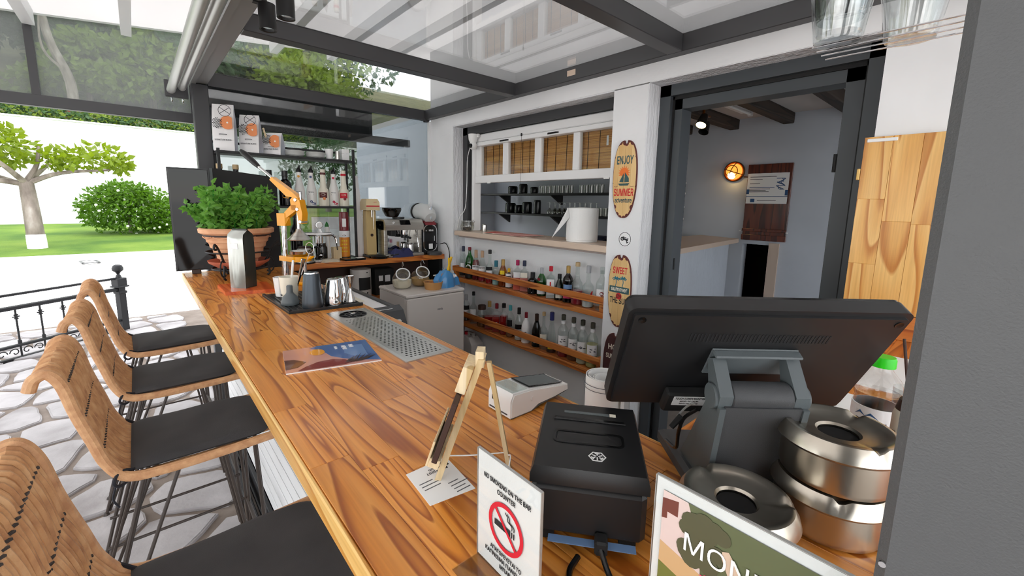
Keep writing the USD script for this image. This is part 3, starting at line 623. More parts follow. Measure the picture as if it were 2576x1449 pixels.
def make_stool(label):
    t = thing('bar_stool', label, 'stool', (-1.79, .0, 0), 0, 'rattan bar stools along the counter')
    pr = seatprof(); W = .19
    # wrapped side rails joined round the front
    side = [(s, y, z) for s in (1,) for y, z in pr]
    pts = [(-W, y, z) for y, z in pr[::-1]][0:] + [(-W + .05 * (1 - math.cos(a)) , .305 + .035 * math.sin(a), .728) for a in np.linspace(.2, math.pi / 2, 5)] + [(W - .05 * (1 - math.cos(a)), .305 + .035 * math.sin(a), .728) for a in np.linspace(math.pi / 2, .2, 5)] + [(W, y, z) for y, z in pr]
    P('side_rail', tube(pts, .0145, 10), 'rattan_wrap', t)
    # canes of the back: curved rods lying side by side, waisted by three weave lines
    bk = A([q for q in pr if q[1] > .728 and q[0] < -.06]); n = 19
    L_ = np.r_[0, np.cumsum(np.linalg.norm(np.diff(bk, axis=0), axis=1))]; L_ /= L_[-1]
    for k in range(n):
        x = -W + .018 + (2 * W - .036) * k / (n - 1)
        q = []
        for s in np.linspace(0, 1, 34):
            y, z = np.interp(s, L_, bk[:, 0]), np.interp(s, L_, bk[:, 1])
            b = .006 * abs(math.sin(4 * math.pi * s)) ** .7
            q.append((x + .002 * math.sin(9 * s + k), y + (b if k % 2 else b * .6) - .004, z))
        P('back_cane', tube(q, .0088, 7), 'rattan', t)
    for s in (.25, .5, .75):
        y, z = np.interp(s, L_, bk[:, 0]), np.interp(s, L_, bk[:, 1])
        P('weave_line', tube([(x, y + .006 * math.sin(x * 330), z) for x in np.linspace(-W, W, 60)], .0032, 5), 'stool_leg', t)
    # slatted seat below the cushion
    for k in range(9):
        x = -W + .02 + (2 * W - .04) * k / 8
        P('seat_cane', tube([(x, y, .724) for y in np.linspace(-.07, .325, 6)], .0075, 6), 'rattan', t)
    P('cross_support', J(rod((-W, .22, .712), (W, .22, .712), .007), rod((-W, -.02, .71), (W, -.02, .71), .007)), 'stool_leg', t)
    # cushion: puffed slab with rounded front corners
    nx, ny = 26, 28; v = []; c0, c1, hw = -.078, .318, .182
    for side_ in (1, -1):
        for j in range(ny + 1):
            for i in range(nx + 1):
                a, b = i / nx * 2 - 1, j / ny * 2 - 1
                e = max(0, b - .55) / .45; sx = hw * (1 - .16 * e ** 3)
                x, y = a * sx, (c0 + c1) / 2 + b * (c1 - c0) / 2 - .012 * e * a * a * 2
                f = max(0, (1 - a ** 8)) ** .5 * max(0, (1 - b ** 8)) ** .5
                w = meshkit.noise(A([x * 9 + y * 14, y * 7, 1.5])) * .006 + .003 * math.sin(26 * (y + .6 * x))
                z = .744 + side_ * .017 * f + (side_ > 0) * f * (w - .004)
                v.append((x, y, z))
    m = (nx + 1) * (ny + 1); f = []
    for j in range(ny):
        for i in range(nx):
            p = j * (nx + 1) + i; q = [p, p + 1, p + nx + 2, p + nx + 1]
            f += [(q[0], q[1], q[2]), (q[0], q[2], q[3]), (m + q[0], m + q[2], m + q[1]), (m + q[0], m + q[3], m + q[2])]
    cu = P('cushion', TM(v, f), 'cushion_cloth', t, smooth=True)
    for s in (-1, 1):
        P('tie_band', tube(curve([(s * .175, -.07, .745), (s * .196, -.10, .758), (s * .212, -.115, .735), (s * .196, -.10, .715), (s * .18, -.075, .728)], 4), .0045, 6), 'tie_band', t)
        P('tie_end', tube(curve([(s * .205, -.112, .722), (s * .214, -.12, .69), (s * .205, -.11, .655)], 4), .003, 5), 'tie_band', t)
    # legs: three thin rods each, meeting in a foot; stretchers along the sides and a foot rest
    for sx in (-1, 1):
        for fy, ty, m_ in ((-.235, -.05, 'stool_leg'), (.262, .24, 'stool_leg')):
            fx = sx * .245
            P('leg', J(rod((sx * .185, ty, .716), (fx, fy, .012), .0062), rod((sx * .12, ty + .012, .716), (fx - sx * .012, fy + .004, .03), .0055), rod((sx * .188, ty + (.085 if fy < 0 else -.085), .716), (fx - sx * .002, fy + .014 * (1 if fy < 0 else -1), .03), .0055)), m_, t)
            P('leg_foot', mv(lathe([(0, 0), (.013, 0), (.013, .01), (.009, .022), (0, .022)], 12), fx, fy, 0), m_, t)
        P('side_stretcher', rod((sx * .228, -.185, .26), (sx * .228, .258, .26), .0055), 'stool_leg', t)
    P('foot_rest', rod((-.228, .258, .26), (.228, .258, .26), .0075), 'stool_leg', t)
    return t
st0 = make_stool('rattan bar stool with a black cushion, second nearest to the photographer')
dup(st0, (-2.45, 0, 0), 0, 'rattan bar stool with a black cushion, third from the photographer, between two others')
dup(st0, (-3.09, 0, 0), 1.5, 'rattan bar stool with a blackish blue cushion, the one nearest the iron railing')
dup(st0, (-.975, 0, 0), -1, 'rattan bar stool cut by the lower left picture edge, beside the receipt slip')
# ------------------------------------------------------------------ bottle shelves on the wall and every bottle on them
t = thing('bottle_rack', 'pine wall rack with two bottle shelves and front rails', 'shelf', (-2.5, 2.30, 0))
for z in (.85, .43):
    P('shelf_board', bx(-.905, .86, -.055, .084, z - .038, z, .002), 'shelf_pine', t)
    P('front_rail', bx(-.905, .86, -.062, -.045, z + .052 + .005, z + .105, .002), 'shelf_pine', t)
    for x0, x1 in ((.822, .86), (-.905, -.87)): P('rail_end', bx(x0, x1, -.045, -.005, z + .0005, z + .105, .002), 'shelf_pine', t)
pane('clear_glass', (.90, .93, .92), 1.5, extra=.02)
pane('green_glass', (.05, .42, .10), 1.5, extra=.02)
pane('dkgreen_glass', (.10, .16, .06), 1.5, extra=.02)
pane('amber_glass', (.72, .42, .08), 1.5, extra=.02)
pane('brown_glass', (.10, .035, .02), 1.5, extra=.02)
mat('black_glass', (14, 13, 14), .06)
def liquid(name, rgb, rough=.08): mat(name, rgb, rough, 0, coat_weight=.5)
for nme, c in (('liq_red', (150, 16, 20)), ('liq_campari', (110, 14, 20)), ('liq_pink', (214, 128, 116)), ('liq_coral', (226, 110, 92)), ('liq_amber', (158, 94, 22)), ('liq_gold', (188, 130, 30)), ('liq_dark', (40, 18, 14)),
               ('liq_pale', (206, 204, 178)), ('liq_brown', (120, 70, 28)), ('liq_rose', (150, 40, 52)), ('liq_clear', (206, 210, 208)), ('liq_green', (30, 120, 40)), ('liq_teal', (170, 204, 200)), ('liq_yellow', (190, 184, 120))): liquid(nme, c)
for nme, c in (('cap_navy', (40, 46, 72)), ('cap_red', (128, 24, 36)), ('cap_bright_red', (206, 24, 48)), ('cap_beige', (196, 160, 128)), ('cap_black', (24, 24, 26)), ('cap_teal', (36, 110, 130)), ('cap_turq', (80, 170, 176)), ('cap_yellow', (226, 176, 24)),
               ('cap_magenta', (176, 18, 86)), ('cap_silver', (176, 178, 182)), ('cap_blue', (50, 52, 110)), ('cap_olive', (74, 72, 62)), ('cork', (196, 168, 124)), ('label_cream', (236, 230, 212)), ('label_white', (242, 242, 242)), ('label_black', (22, 22, 24)),
               ('label_blue', (110, 140, 180)), ('label_pink', (226, 70, 110)), ('label_teal', (90, 170, 176)), ('label_yellow', (238, 206, 30)), ('label_red', (200, 28, 30)), ('malibu_white', (240, 240, 240))): mat(nme, c, .4)
FACE = math.radians(-52)                                            # labels look at the photographer
def shape(kind, R, H):
    q = {'round': [(0, 0), (.9, 0), (1, .015), (1, .58), (.94, .64), (.72, .70), (.42, .76), (.34, .80), (.33, .92)],
         'sloped': [(0, 0), (.9, 0), (1, .015), (1, .42), (.97, .48), (.78, .60), (.5, .72), (.36, .80), (.34, .92)],
         'martini': [(0, 0), (.9, 0), (1, .02), (1, .40), (.98, .50), (.88, .60), (.62, .70), (.38, .77), (.30, .84), (.29, .93)],
         'square': [(0, 0), (.96, 0), (1, .015), (1, .60), (.96, .66), (.55, .71), (.36, .74), (.34, .92)],
         'squat': [(0, 0), (.92, 0), (1, .03), (1, .55), (.9, .66), (.5, .72), (.42, .76), (.40, .92)],
         'cone': [(0, 0), (.92, 0), (1, .015), (1, .22), (.86, .36), (.6, .55), (.42, .70), (.36, .82), (.35, .93)],
         'decanter': [(0, 0), (.92, 0), (1, .02), (1.0, .30), (.98, .42), (.84, .52), (.55, .58), (.42, .62), (.38, .66), (.44, .68), (.36, .70), (.34, .90)],
         'tallneck': [(0, 0), (.92, 0), (1, .015), (1, .44), (.95, .50), (.7, .56), (.42, .60), (.34, .66), (.33, .93)],
         'jar': [(0, 0), (.94, 0), (1, .03), (1, .58), (.92, .68), (.7, .74), (.68, .80)]}[kind]
    return [(r * R, z * H) for r, z in q]
def bottle(x, z0, H, R, kind, glass, liq, lvl, cap, capz, labs, label, n=24, y=2.312, capr=None, group='bottles', name='bottle', extra=None, face=FACE):
    t = thing(name, label, 'bottle', (x, y, z0), 0, group)
    pf = shape(kind, R, H); sq = kind == 'square'
    nn = 4 if sq else n; a0 = (math.pi / 4 + face) if sq else 0; k = 1.25 if sq else 1
    pf = [(r * (k if z < .72 * H else 1), z) for r, z in pf]
    body = lathe(pf, nn, a0)
    P('glass_body', body, glass, t, smooth=38)
    if liq:
        zt = lvl * H; lp = [(max(0, r - .0025 * (r > 0)), z + .003) for r, z in pf if z + .003 < zt]
        rs, zs = [r for r, z in pf], [z for r, z in pf]
        lp += [(max(.001, float(np.interp(zt, zs, rs)) - .0025), zt), (0, zt)]
        P('liquid', lathe(lp, nn, a0), liq, t, smooth=38)
    rn = float(pf[-1][0]); cr = capr or rn + .0025
    P('cap', lathe([(0, capz * H), (cr, capz * H), (cr, H - .003), (cr - .003, H), (0, H)], 20), cap, t, smooth=40)
    for (m, za, zb, half) in labs:
        r = max(float(np.interp(za * H, [z for _, z in pf], [r for r, _ in pf])), float(np.interp(zb * H, [z for _, z in pf], [r for r, _ in pf])))
        if sq:
            w = R * .86; P('label', rot(bx(R * 1.25 * .708, R * 1.25 * .708 + .0012, -w * half, w * half, za * H, zb * H), 'z', math.degrees(face)), m, t)
        else: P('label', band(r + .0004, za * H, zb * H, face - half, face + half, 18), m, t)
    if extra: extra(t, R, H)
    return t
def word(s, m, zrel, h, out=1.0, wmax=None, dz=0.0):
    def f(t, R, H):
        P('lettering', wrap(up(text(s, h, 0, 0, .0005, True, wmax=wmax)), R * out + .0012, FACE).apply_translation((0, 0, zrel * H)), m, t, smooth=False)
    return f
def emblem(t, R, H):
    P('emblem', wrap(up(prism(ell(.026, .030, n=24), .0004)), R + .0012, FACE).apply_translation((0, 0, .36 * H)), 'label_white', t, smooth=False)
    P('emblem_ring', wrap(up(prism(ell(.015, .012, n=20).difference(ell(.012, .008, n=16)), .0004)), R + .0018, FACE).apply_translation((0, 0, .36 * H)), 'cap_red', t, smooth=False)
    P('emblem_bar', wrap(up(prism(sbox(-.024, -.004, .024, .004), .0004)), R + .0018, FACE).apply_translation((0, 0, .36 * H)), 'label_black', t, smooth=False)
def redv(t, R, H):
    P('red_mark', wrap(up(prism(Polygon([(-.036, .10), (-.03, .105), (0, .07), (.03, .12), (.036, .115), (.03, .05), (-.03, .05)]), .0005)), R + .001, FACE), 'label_red', t, smooth=False)
def seal(t, R, H):
    P('seal', wrap(up(prism(circ(.012), .0008)), R + .0005, FACE - .5).apply_translation((0, 0, .60 * H)), 'cap_red', t, smooth=False)
def guard(t, R, H):
    P('figure', rot(bx(R * .90, R * .90 + .0012, -.005, .005, .36 * H, .52 * H), 'z', math.degrees(FACE)), 'label_red', t); P('label_stripe', rot(bx(R * .90, R * .90 + .001, -R * .7, R * .7, .26 * H, .33 * H), 'z', math.degrees(FACE)), 'label_pink', t)
def bats(t, R, H):
    P('emblem', wrap(up(prism(circ(.013), .0005)), R + .0014, FACE).apply_translation((0, 0, .40 * H)), 'cap_red', t, smooth=False)
    word('BACARDI', 'ink', .26, .011, wmax=.058)(t, R, H)
def diamond(t, R, H):
    P('label', wrap(up(prism(Polygon([(-.034, .045), (0, .012), (.034, .06), (.034, .075), (-.034, .08)]), .0005)), R + .0006, FACE), 'label_white', t, smooth=False)
def palm(t, R, H):
    word('MALIBU', 'ink', .44, .012, .93, .05)(t, R, H)
    P('emblem', wrap(up(prism(Polygon([(-.014, .07), (.014, .07), (.004, .088), (.012, .094), (0, .098), (-.012, .094), (-.004, .088)]), .0005)), R + .0008, FACE), 'label_black', t, smooth=False)
U, G1 = .8502, 'bottles on the upper wall shelf'
bottle(-3.328, U, .294, .037, 'round', 'clear_glass', None, 0, 'cap_navy', .83, [('label_white', .30, .46, .5), ('label_black', .06, .26, .9)], 'clear bottle with a navy cap at the far end of the upper shelf', group=G1)
bottle(-3.225, U, .294, .043, 'martini', 'green_glass', 'liq_green', .5, 'cap_red', .90, [('label_black', .03, .22, 1.0)], 'green bottle with a dark red cap and round white emblem', group=G1, extra=emblem)
bottle(-3.125, U, .276, .037, 'sloped', 'clear_glass', 'liq_campari', .68, 'cap_beige', .74, [('label_white', .34, .50, .9)], 'full dark red bottle with a long beige cap beside the green one', group=G1, extra=word('CAMPARI', 'ink', .43, .014, wmax=.062))
bottle(-3.030, U, .278, .037, 'sloped', 'clear_glass', 'liq_rose', .14, 'cap_beige', .78, [('label_white', .34, .50, .9)], 'almost empty bottle with a long beige cap and white label', group=G1, extra=word('CAMPARI', 'ink', .43, .014, wmax=.062))
bottle(-2.920, U, .297, .038, 'tallneck', 'clear_glass', 'liq_red', .13, 'cap_black', .88, [('label_black', .40, .50, .8), ('label_white', .26, .39, .8)], 'clear long-necked bottle with black cap and black-yellow label', group=G1, extra=word('RICARD', 'label_yellow', .43, .012, wmax=.05) if False else None)
bottle(-2.832, U, .212, .036, 'squat', 'clear_glass', 'liq_teal', .40, 'cap_teal', .74, [('label_teal', .18, .42, .7)], 'short clear bottle with a teal cap and teal label', group=G1, capr=.0165)
bottle(-2.738, U, .232, .040, 'sloped', 'amber_glass', 'liq_amber', .46, 'gold', .66, [('label_yellow', .46, .60, .5)], 'golden amber bottle with a gold cap', group=G1)
bottle(-2.660, U, .165, .029, 'round', 'brown_glass', 'liq_dark', .5, 'cap_yellow', .80, [('label_white', .04, .74, 1.2), ('label_black', .50, .62, .7)], 'small paper-wrapped bottle with a yellow cap', group=G1)
bottle(-2.552, U, .248, .036, 'square', 'clear_glass', 'liq_coral', .52, 'cap_magenta', .82, [('label_white', .42, .60, .9)], 'pink gin bottle with a magenta cap', group=G1, extra=None)
bottle(-2.470, U, .252, .036, 'square', 'clear_glass', 'liq_pink', .44, 'cap_navy', .82, [('label_cream', .46, .62, .9)], 'square clear bottle with navy cap and cream label, pale pink inside', group=G1)
bottle(-2.372, U, .170, .041, 'squat', 'black_glass', None, 0, 'cap_black', .74, [], 'short round black bottle with a white diamond label', group=G1, extra=diamond)
bottle(-2.274, U, .219, .038, 'martini', 'green_glass', 'liq_green', .52, 'cap_silver', .78, [('label_white', .08, .34, .95)], 'green bottle with silver cap, red seal and white label', group=G1, extra=seal)
bottle(-2.176, U, .243, .036, 'square', 'clear_glass', 'liq_clear', .35, 'cap_bright_red', .84, [('label_white', .12, .60, .9)], 'square clear bottle with bright red cap and guard figure on its white label', group=G1, extra=guard)
bottle(-2.088, U, .195, .037, 'sloped', 'dkgreen_glass', 'liq_dark', .5, 'cap_black', .82, [('label_cream', .10, .36, .7)], 'dark olive green bottle with a black cap', group=G1)
bottle(-2.005, U, .266, .039, 'round', 'brown_glass', 'liq_dark', .6, 'gold', .80, [('label_blue', .38, .50, .9), ('label_pink', .12, .26, .9)], 'dark brown bottle with a gold cap and pink tag', group=G1)
bottle(-1.919, U, .302, .043, 'decanter', 'clear_glass', 'liq_rose', .33, 'cork', .90, [('label_pink', .14, .24, .5)], 'round clear decanter of rose liquor with a cork', group=G1)
bottle(-1.820, U, .289, .041, 'tallneck', 'clear_glass', 'liq_clear', .15, 'cap_silver', .82, [], 'tall clear bottle with silver cap and red V mark', group=G1, extra=redv)
bottle(-1.706, U, .294, .039, 'round', 'clear_glass', None, 0, 'clear_glass', .84, [('label_white', .20, .50, 1.0)], 'clear rum bottle with a red bat emblem at the pillar end of the upper shelf', group=G1, extra=bats)
D_, G2 = .4302, 'bottles on the lower wall shelf'
bottle(-3.280, D_, .254, .038, 'round', 'clear_glass', 'liq_dark', .25, 'cap_silver', .78, [('label_black', .44, .60, 1.1), ('label_white', .24, .42, .9)], 'bottle with grey cap and black-white label at the dark end of the lower shelf', group=G2)
bottle(-3.160, D_, .301, .036, 'tallneck', 'clear_glass', None, 0, 'cap_black', .88, [('label_white', .24, .46, .9)], 'long-necked clear bottle with dark cap and white label beside the fridge', group=G2)
bottle(-3.030, D_, .197, .046, 'jar', 'clear_glass', 'liq_brown', .45, 'brown_dark', .80, [], 'squat clear bottle with a wide dark wooden stopper', group=G2, capr=.036)
bottle(-2.918, D_, .255, .042, 'square', 'clear_glass', 'liq_red', .46, 'gold', .80, [], 'square-shouldered bottle of red liquor with a gold stopper', group=G2)
bottle(-2.815, D_, .254, .037, 'square', 'clear_glass', 'liq_red', .55, 'cap_red', .82, [('label_white', .28, .36, .4)], 'red liquor bottle with a dark red cap', group=G2)
bottle(-2.718, D_, .273, .036, 'squat', 'clear_glass', 'liq_red', .60, 'cap_black', .86, [], 'red liquor bottle with a black cap', group=G2)
bottle(-2.632, D_, .272, .037, 'round', 'clear_glass', 'liq_brown', .14, 'cap_turq', .84, [('label_black', .36, .56, .6)], 'clear bottle with a turquoise cap and dark label', group=G2)
bottle(-2.523, D_, .274, .037, 'sloped', 'clear_glass', 'liq_clear', .2, 'cap_black', .80, [('label_black', .36, .50, .8), ('label_white', .10, .22, .7)], 'clear sloped bottle with a tall black cap', group=G2)
bottle(-2.436, D_, .252, .038, 'martini', 'malibu_white', None, 0, 'cap_red', .82, [('label_cream', .10, .26, .7)], 'white bottle with black lettering and a dark red cap', group=G2, extra=palm)
bottle(-2.314, D_, .264, .038, 'sloped', 'black_glass', None, 0, 'brown_dark', .80, [('label_cream', .14, .20, .5)], 'black wine-shaped bottle with a dark brown capsule', group=G2)
bottle(-2.236, D_, .296, .034, 'tallneck', 'clear_glass', None, 0, 'cork', .90, [('label_cream', .12, .42, .8)], 'tall slim clear bottle with a corked neck and cream label', group=G2)
bottle(-2.150, D_, .312, .041, 'cone', 'clear_glass', 'liq_dark', .20, 'cap_blue', .80, [('label_yellow', .10, .24, .6)], 'cone-shaped bottle with a blue capsule and yellow label', group=G2)
for x, lq, lv, lab in ((-2.033, 'liq_red', .20, 'floral-label bottle with red liquor left, nearest the blue-capsule one'), (-1.935, 'liq_brown', .24, 'floral-label bottle with brown liquor left'), (-1.850, 'liq_pale', .26, 'floral-label bottle with pale milky liquor left'), (-1.762, 'liq_yellow', .52, 'floral-label bottle half full of yellow liquor at the pillar end')):
    o = bottle(x, D_, .318, .042, 'round', 'clear_glass', lq, lv, 'cap_olive', .88, [('label_white', .28, .52, .9), ('label_white', .785, .86, 3.14)], lab, group=G2, capr=.0165)
    g_ = np.random.default_rng(int(-x * 100))
    P('label_flower', J(*[wrap(up(prism(ell(.007, .003, *g_.uniform((-.02, .02), (.025, .05))), .0004)), .0432, FACE).apply_translation((0, 0, .095)) for _ in range(7)]), 'soft_ink', o, smooth=False, kind='stuff')
# ------------------------------------------------------------------ things on the bar counter, from the photographer to the far end
def at(t, m): return m
# --- touch monitor on its stand (turned 48 degrees)
t = thing('touch_monitor', 'large black touch screen monitor seen from behind on a grey stand', 'monitor', (-.272, .786, CT), 48.3)
# local: x along the screen, y away from the photographer; screen leans back towards the photographer at the top
PH = 31.0; Cc = A([0, 0, .240])
def S(m): return mv(rot(m, 'x', PH), *Cc)                           # screen frame: x width, z height, +y screen face
W2, H2 = .224, .128
outl = rrect(-W2, W2, -H2, H2, .015)
def slab(pl, y0, y1): return rot(prism(pl, y1 - y0), 'x', 90).apply_translation((0, y1, 0))
def fr(pl, a, b): return S(mv(up(prism(pl, b - a)), 0, b, 0))
P('back_cover', J(fr(outl, -.014, .012), fr(outl.buffer(-.009), -.020, -.014)), 'black_plastic', t, smooth=25)
P('bezel', fr(outl.buffer(-.002), .012, .019), 'black_gloss', t, smooth=25)
for k in range(40):
    x = -.115 + .225 * k / 39
    P('vent_slot', S(bx(x - .0012, x + .0012, -.0206, -.0198, .060, .079)), 'black_matt', t)
for sx in (-1, 1): P('corner_screw', S(mv(rot(lathe([(0, -.0002), (.0035, -.0002), (.0065, .0008), (.0065, -.0012), (0, -.0012)], 16), 'x', 90), sx * (W2 - .022), -.0206, H2 - .020)), 'black_gloss', t)
P('power_brick', S(bx(-.125, -.045, -.040, -.0201, -.118, -.062, .004)), 'black_matt', t)
P('rating_label', S(bx(-.112, -.052, -.0408, -.0401, -.094, -.068)), 'white_paper', t)
for s_, h_, z_ in (('TOUCH SCREEN MONITOR', .0052, -.0755), ('MODEL: DC 12V 5A', .0032, -.083), ('INPUT: 100-240V CE', .0032, -.090)):
    P('label_text', S(mv(up(text(s_, h_, 0, 0, .0003, True, wmax=.054 if h_ > .005 else .034)), -.082, -.0408, z_)), 'ink', t, smooth=False)
P('hinge_plate', S(J(bx(-.072, .072, -.024, -.0201, -.02, .045, .0015), bx(-.072, .072, -.040, -.024, .0395, .045, .002))), 'pos_bracket', t)
for sx in (-.045, .042): P('plate_screw', S(mv(rot(cyl(.004, 0, .002, 12), 'x', 90), sx, -.0242, .030)), 'black_gloss', t)
hb = A([0, -.058, .192])
for sx in (-1, 1):
    P('hinge_arm', hull([(sx * x, y, z) for x in (.05, .072) for (y, z) in ((-.028, .246), (-.045, .252), (-.082, .200), (-.075, .172), (-.045, .175))]), 'pos_bracket', t)
    P('hinge_cap', rot(cyl(.021, -.004, .004, 24, .001), 'y', 90).apply_translation((sx * .0735, hb[1], hb[2])), 'pos_bracket', t)
P('hinge_barrel', rot(cyl(.024, -.0495, .0495, 28, .002), 'y', 90).apply_translation(tuple(hb)), 'pos_grey', t)
P('stand_column', J(hull([(x, y, z) for x in (-.062, .062) for (y, z) in ((-.083, .182), (-.045, .186), (-.052, .024), (.02, .024))])), 'pos_grey', t)
for sx in (-1, 1): P('column_side', hull([(sx * x, y, z) for x in (.0622, .072) for (y, z) in ((-.085, .180), (-.042, .186), (-.056, .016), (.055, .016))]), 'pos_bracket', t)
P('stand_base', hull([(x, y, z) for x, y, z in [(sx * .086, y, 0) for sx in (-1, 1) for y in (-.075, .14)] + [(sx * .086, y, .018) for sx in (-1, 1) for y in (-.075, .14)] + [(sx * .078, y, .026) for sx in (-1, 1) for y in (-.066, .13)]]), 'pos_grey', t)
P('cable', tube(curve([(-.075, -.01, .142), (-.092, .0, .12), (-.098, .004, .09), (-.094, .02, .05), (-.09, .08, .03)], 6), .0032, 7), 'black_gloss', t)
P('cable', tube(curve([(-.075, .0, .150), (-.085, .012, .135), (-.100, .01, .118)], 6), .002, 6), 'alu', t)
P('cable_plug', tube([(-.095, .004, .122), (-.112, .004, .100)], [.006, .005], 8), 'black_matt', t)
# --- receipt printer
t = thing('receipt_printer', 'black receipt printer with a white hexagon mark on its lid', 'printer', (-.405, .535, CT), 38.5)
# local x along the front, y away; front left corner at about (-.082, -.10)
hw_, hd = .083, .105
P('body', J(bx(-hw_, hw_, -hd, hd, .018, .098, .008)), 'black_plastic', t)
P('lid', hull([(sx * (hw_ + .002), sy * (hd + .001), z) for sx in (-1, 1) for sy in (-1, 1) for z in (.099, .112)] + [(sx * (hw_ - .003), sy * (hd - .003), .124) for sx in (-1, 1) for sy in (-1, 1)]), 'black_plastic', t)
P('feet', J(*[bx(sx * .06 - .012, sx * .06 + .012, sy * .08 - .012, sy * .08 + .012, 0, .018) for sx in (-1, 1) for sy in (-1, 1)]), 'black_matt', t)
P('paper_slot', bx(-.060, .060, .042, .050, .1236, .1250, .0006), 'black_gloss', t)
P('slot_lip', bx(-.062, .062, .0385, .0418, .1238, .1262, .001), 'black_plastic', t)
P('badge_strip', bx(-.045, .035, .066, .074, .1238, .1246), 'pos_bracket', t); P('badge_mark', bx(.036, .047, .065, .075, .1239, .1248), 'label_cream', t)
# scooped finger grip
P('grip_rim', J(prism(rrect(-.058, .055, -.035, .004, .010).difference(rrect(-.054, .051, -.031, .0, .008)), .0015, .1238)), 'black_gloss', t)
P('grip_ramp', hull([(-.053, -.030, .1239), (-.053, -.001, .1239), (.03, -.001, .1239), (.05, -.030, .1239), (-.05, -.002, .1246), (.02, -.012, .127), (-.05, -.010, .1268)]), 'black_plastic', t)
hexo = circ(.0135, n=6); R3 = [LineString([(0, 0), (.0125 * math.cos(a), .0125 * math.sin(a))]).buffer(.0010) for a in np.radians([30, 150, 270])]
spk = unary_union([LineString([(.0045 * math.cos(a), .0045 * math.sin(a)), (.0092 * math.cos(a), .0092 * math.sin(a))]).buffer(.0011) for a in np.radians([90, 210, 330])] + [LineString([(.0085 * math.cos(a + .35), .0085 * math.sin(a + .35)), (.0085 * math.cos(a - .35), .0085 * math.sin(a - .35))]).buffer(.0009) for a in np.radians([90, 210, 330])])
P('hexagon_mark', mv(prism(unary_union([hexo.difference(hexo.buffer(-.0018)), spk] + [r.intersection(hexo.buffer(-.003)).difference(circ(.002)) for r in R3]), .0005), 0.012, -.064, .1241), 'white_plastic', t, smooth=False)
P('rating_plate', J(bx(-.05, .068, -.1075, -.106, .020, .034)), 'label_blue', t) if False else P('rating_plate', bx(-.055, .07, -.118, -.104, .0165, .0178), 'label_blue', t)
P('cable_plug', bx(.012, .030, -.128, -.105, .012, .034, .003), 'black_matt', t)
P('cable', tube(curve([(.021, -.126, .022), (.03, -.15, .012), (.045, -.18, .008), (.08, -.2, .007), (.12, -.19, .006)], 6), .0042, 8), 'black_gloss', t)
o = P('power_cable', tube(curve([(-.335, .43, CT + .006), (-.325, .40, CT + .006), (-.30, .385, CT + .006), (-.25, .40, CT + .006), (-.20, .455, CT + .006), (-.17, .52, CT + .006), (-.15, .56, CT + .006)], 6), .0045, 8), 'black_gloss')
tag(o, 'black cable looping over the counter in front of the receipt printer', 'cable')
# --- card terminal
t = thing('card_terminal', 'white card payment terminal with a dark screen on the counter', 'card terminal', (-.735, .715, CT), 0)
prof = [(-.1, .003), (-.1, .045), (-.092, .062), (-.03, .058), (.098, .036), (.1, .022), (.05, .016), (-.01, .014), (-.035, .002)]
def extr(pr, hw0, m=0): return rot(rot(mv(prism(Polygon(pr), 2 * hw0), z=-hw0), 'x', 90), 'z', 90)   # profile (y,z) swept along x
P('shell', J(extr(prof, .041), extr([(y * .97, .004 + (z - .004) * .9 + .002) for y, z in prof], .0435)), 'white_plastic', t, smooth=30)
P('lower_shell', extr([(-.097, .0005), (-.099, .012), (-.04, .010), (0, .0145), (.06, .0165), (.095, .022), (.094, .017), (.05, .012), (.0, .008), (-.03, .0005)], .0405), 'pos_bracket', t, smooth=30)
sl_ = math.degrees(math.atan2(.036 - .058, .128))
P('screen', rot(bx(-.034, .034, -.032, .09, 0, .0012), 'x', sl_).apply_translation((0, -.004, .0565)), 'screen_black', t)
P('screen_reflection_film', rot(bx(-.03, .03, -.028, .085, .0012, .0014), 'x', sl_).apply_translation((0, -.004, .0565)), 'pos_bracket', t)
P('paper_cover', hull([(x, y, z) for x in (-.036, .036) for (y, z) in ((-.092, .0622), (-.042, .0592), (-.088, .066), (-.046, .063))]), 'clear_glass', t)
P('front_window', bx(-.026, -.004, -.1014, -.1002, .030, .042, .0003), 'black_gloss', t); P('window_label', bx(-.022, -.008, -.1017, -.1014, .033, .039), 'pos_bracket', t)
P('card_slot', bx(-.036, .03, -.1012, -.1, .008, .011), 'pos_grey', t); P('side_button', rot(cyl(.006, 0, .002, 16), 'y', 90).apply_translation((.043, -.03, .034)), 'white_plastic', t)
P('pay_mark', J(*[mv(up(prism(LineString([(r * math.cos(a), r * math.sin(a)) for a in np.linspace(-.7, .7, 8)]).buffer(.0006), .0003)), -.012, -.1008, .022) for r in (.003, .0055, .008)]), 'pos_bracket', t, smooth=False)
# --- rolls of paper in a clear cup
t = thing('paper_roll', 'rolled white paper standing beside the card terminal', 'paper roll', (-.600, .845, CT))
a = np.linspace(0, 4 * math.pi, 90); rr = .050 - .012 * a / a[-1]
sp = np.c_[rr * np.cos(a), rr * np.sin(a)]
def ribbon(xy, z0, z1, th):
    n = len(xy); tg = np.gradient(xy, axis=0); tg /= np.linalg.norm(tg, axis=1, keepdims=True); nn = np.c_[-tg[:, 1], tg[:, 0]] * th / 2
    v = np.vstack([np.c_[xy + nn, np.full(n, z0)], np.c_[xy - nn, np.full(n, z0)], np.c_[xy + nn, np.full(n, z1)], np.c_[xy - nn, np.full(n, z1)]]); f = []
    for i in range(n - 1):
        f += [(i, n + i, n + i + 1, i + 1), (2 * n + i, 2 * n + i + 1, 3 * n + i + 1, 3 * n + i), (i, i + 1, 2 * n + i + 1, 2 * n + i), (n + i, 3 * n + i, 3 * n + i + 1, n + i + 1)]
    f += [(0, 2 * n, 3 * n, n), (n - 1, 2 * n - 1, 4 * n - 1, 3 * n - 1)]
    return fixn(TM(v, quads(f)))
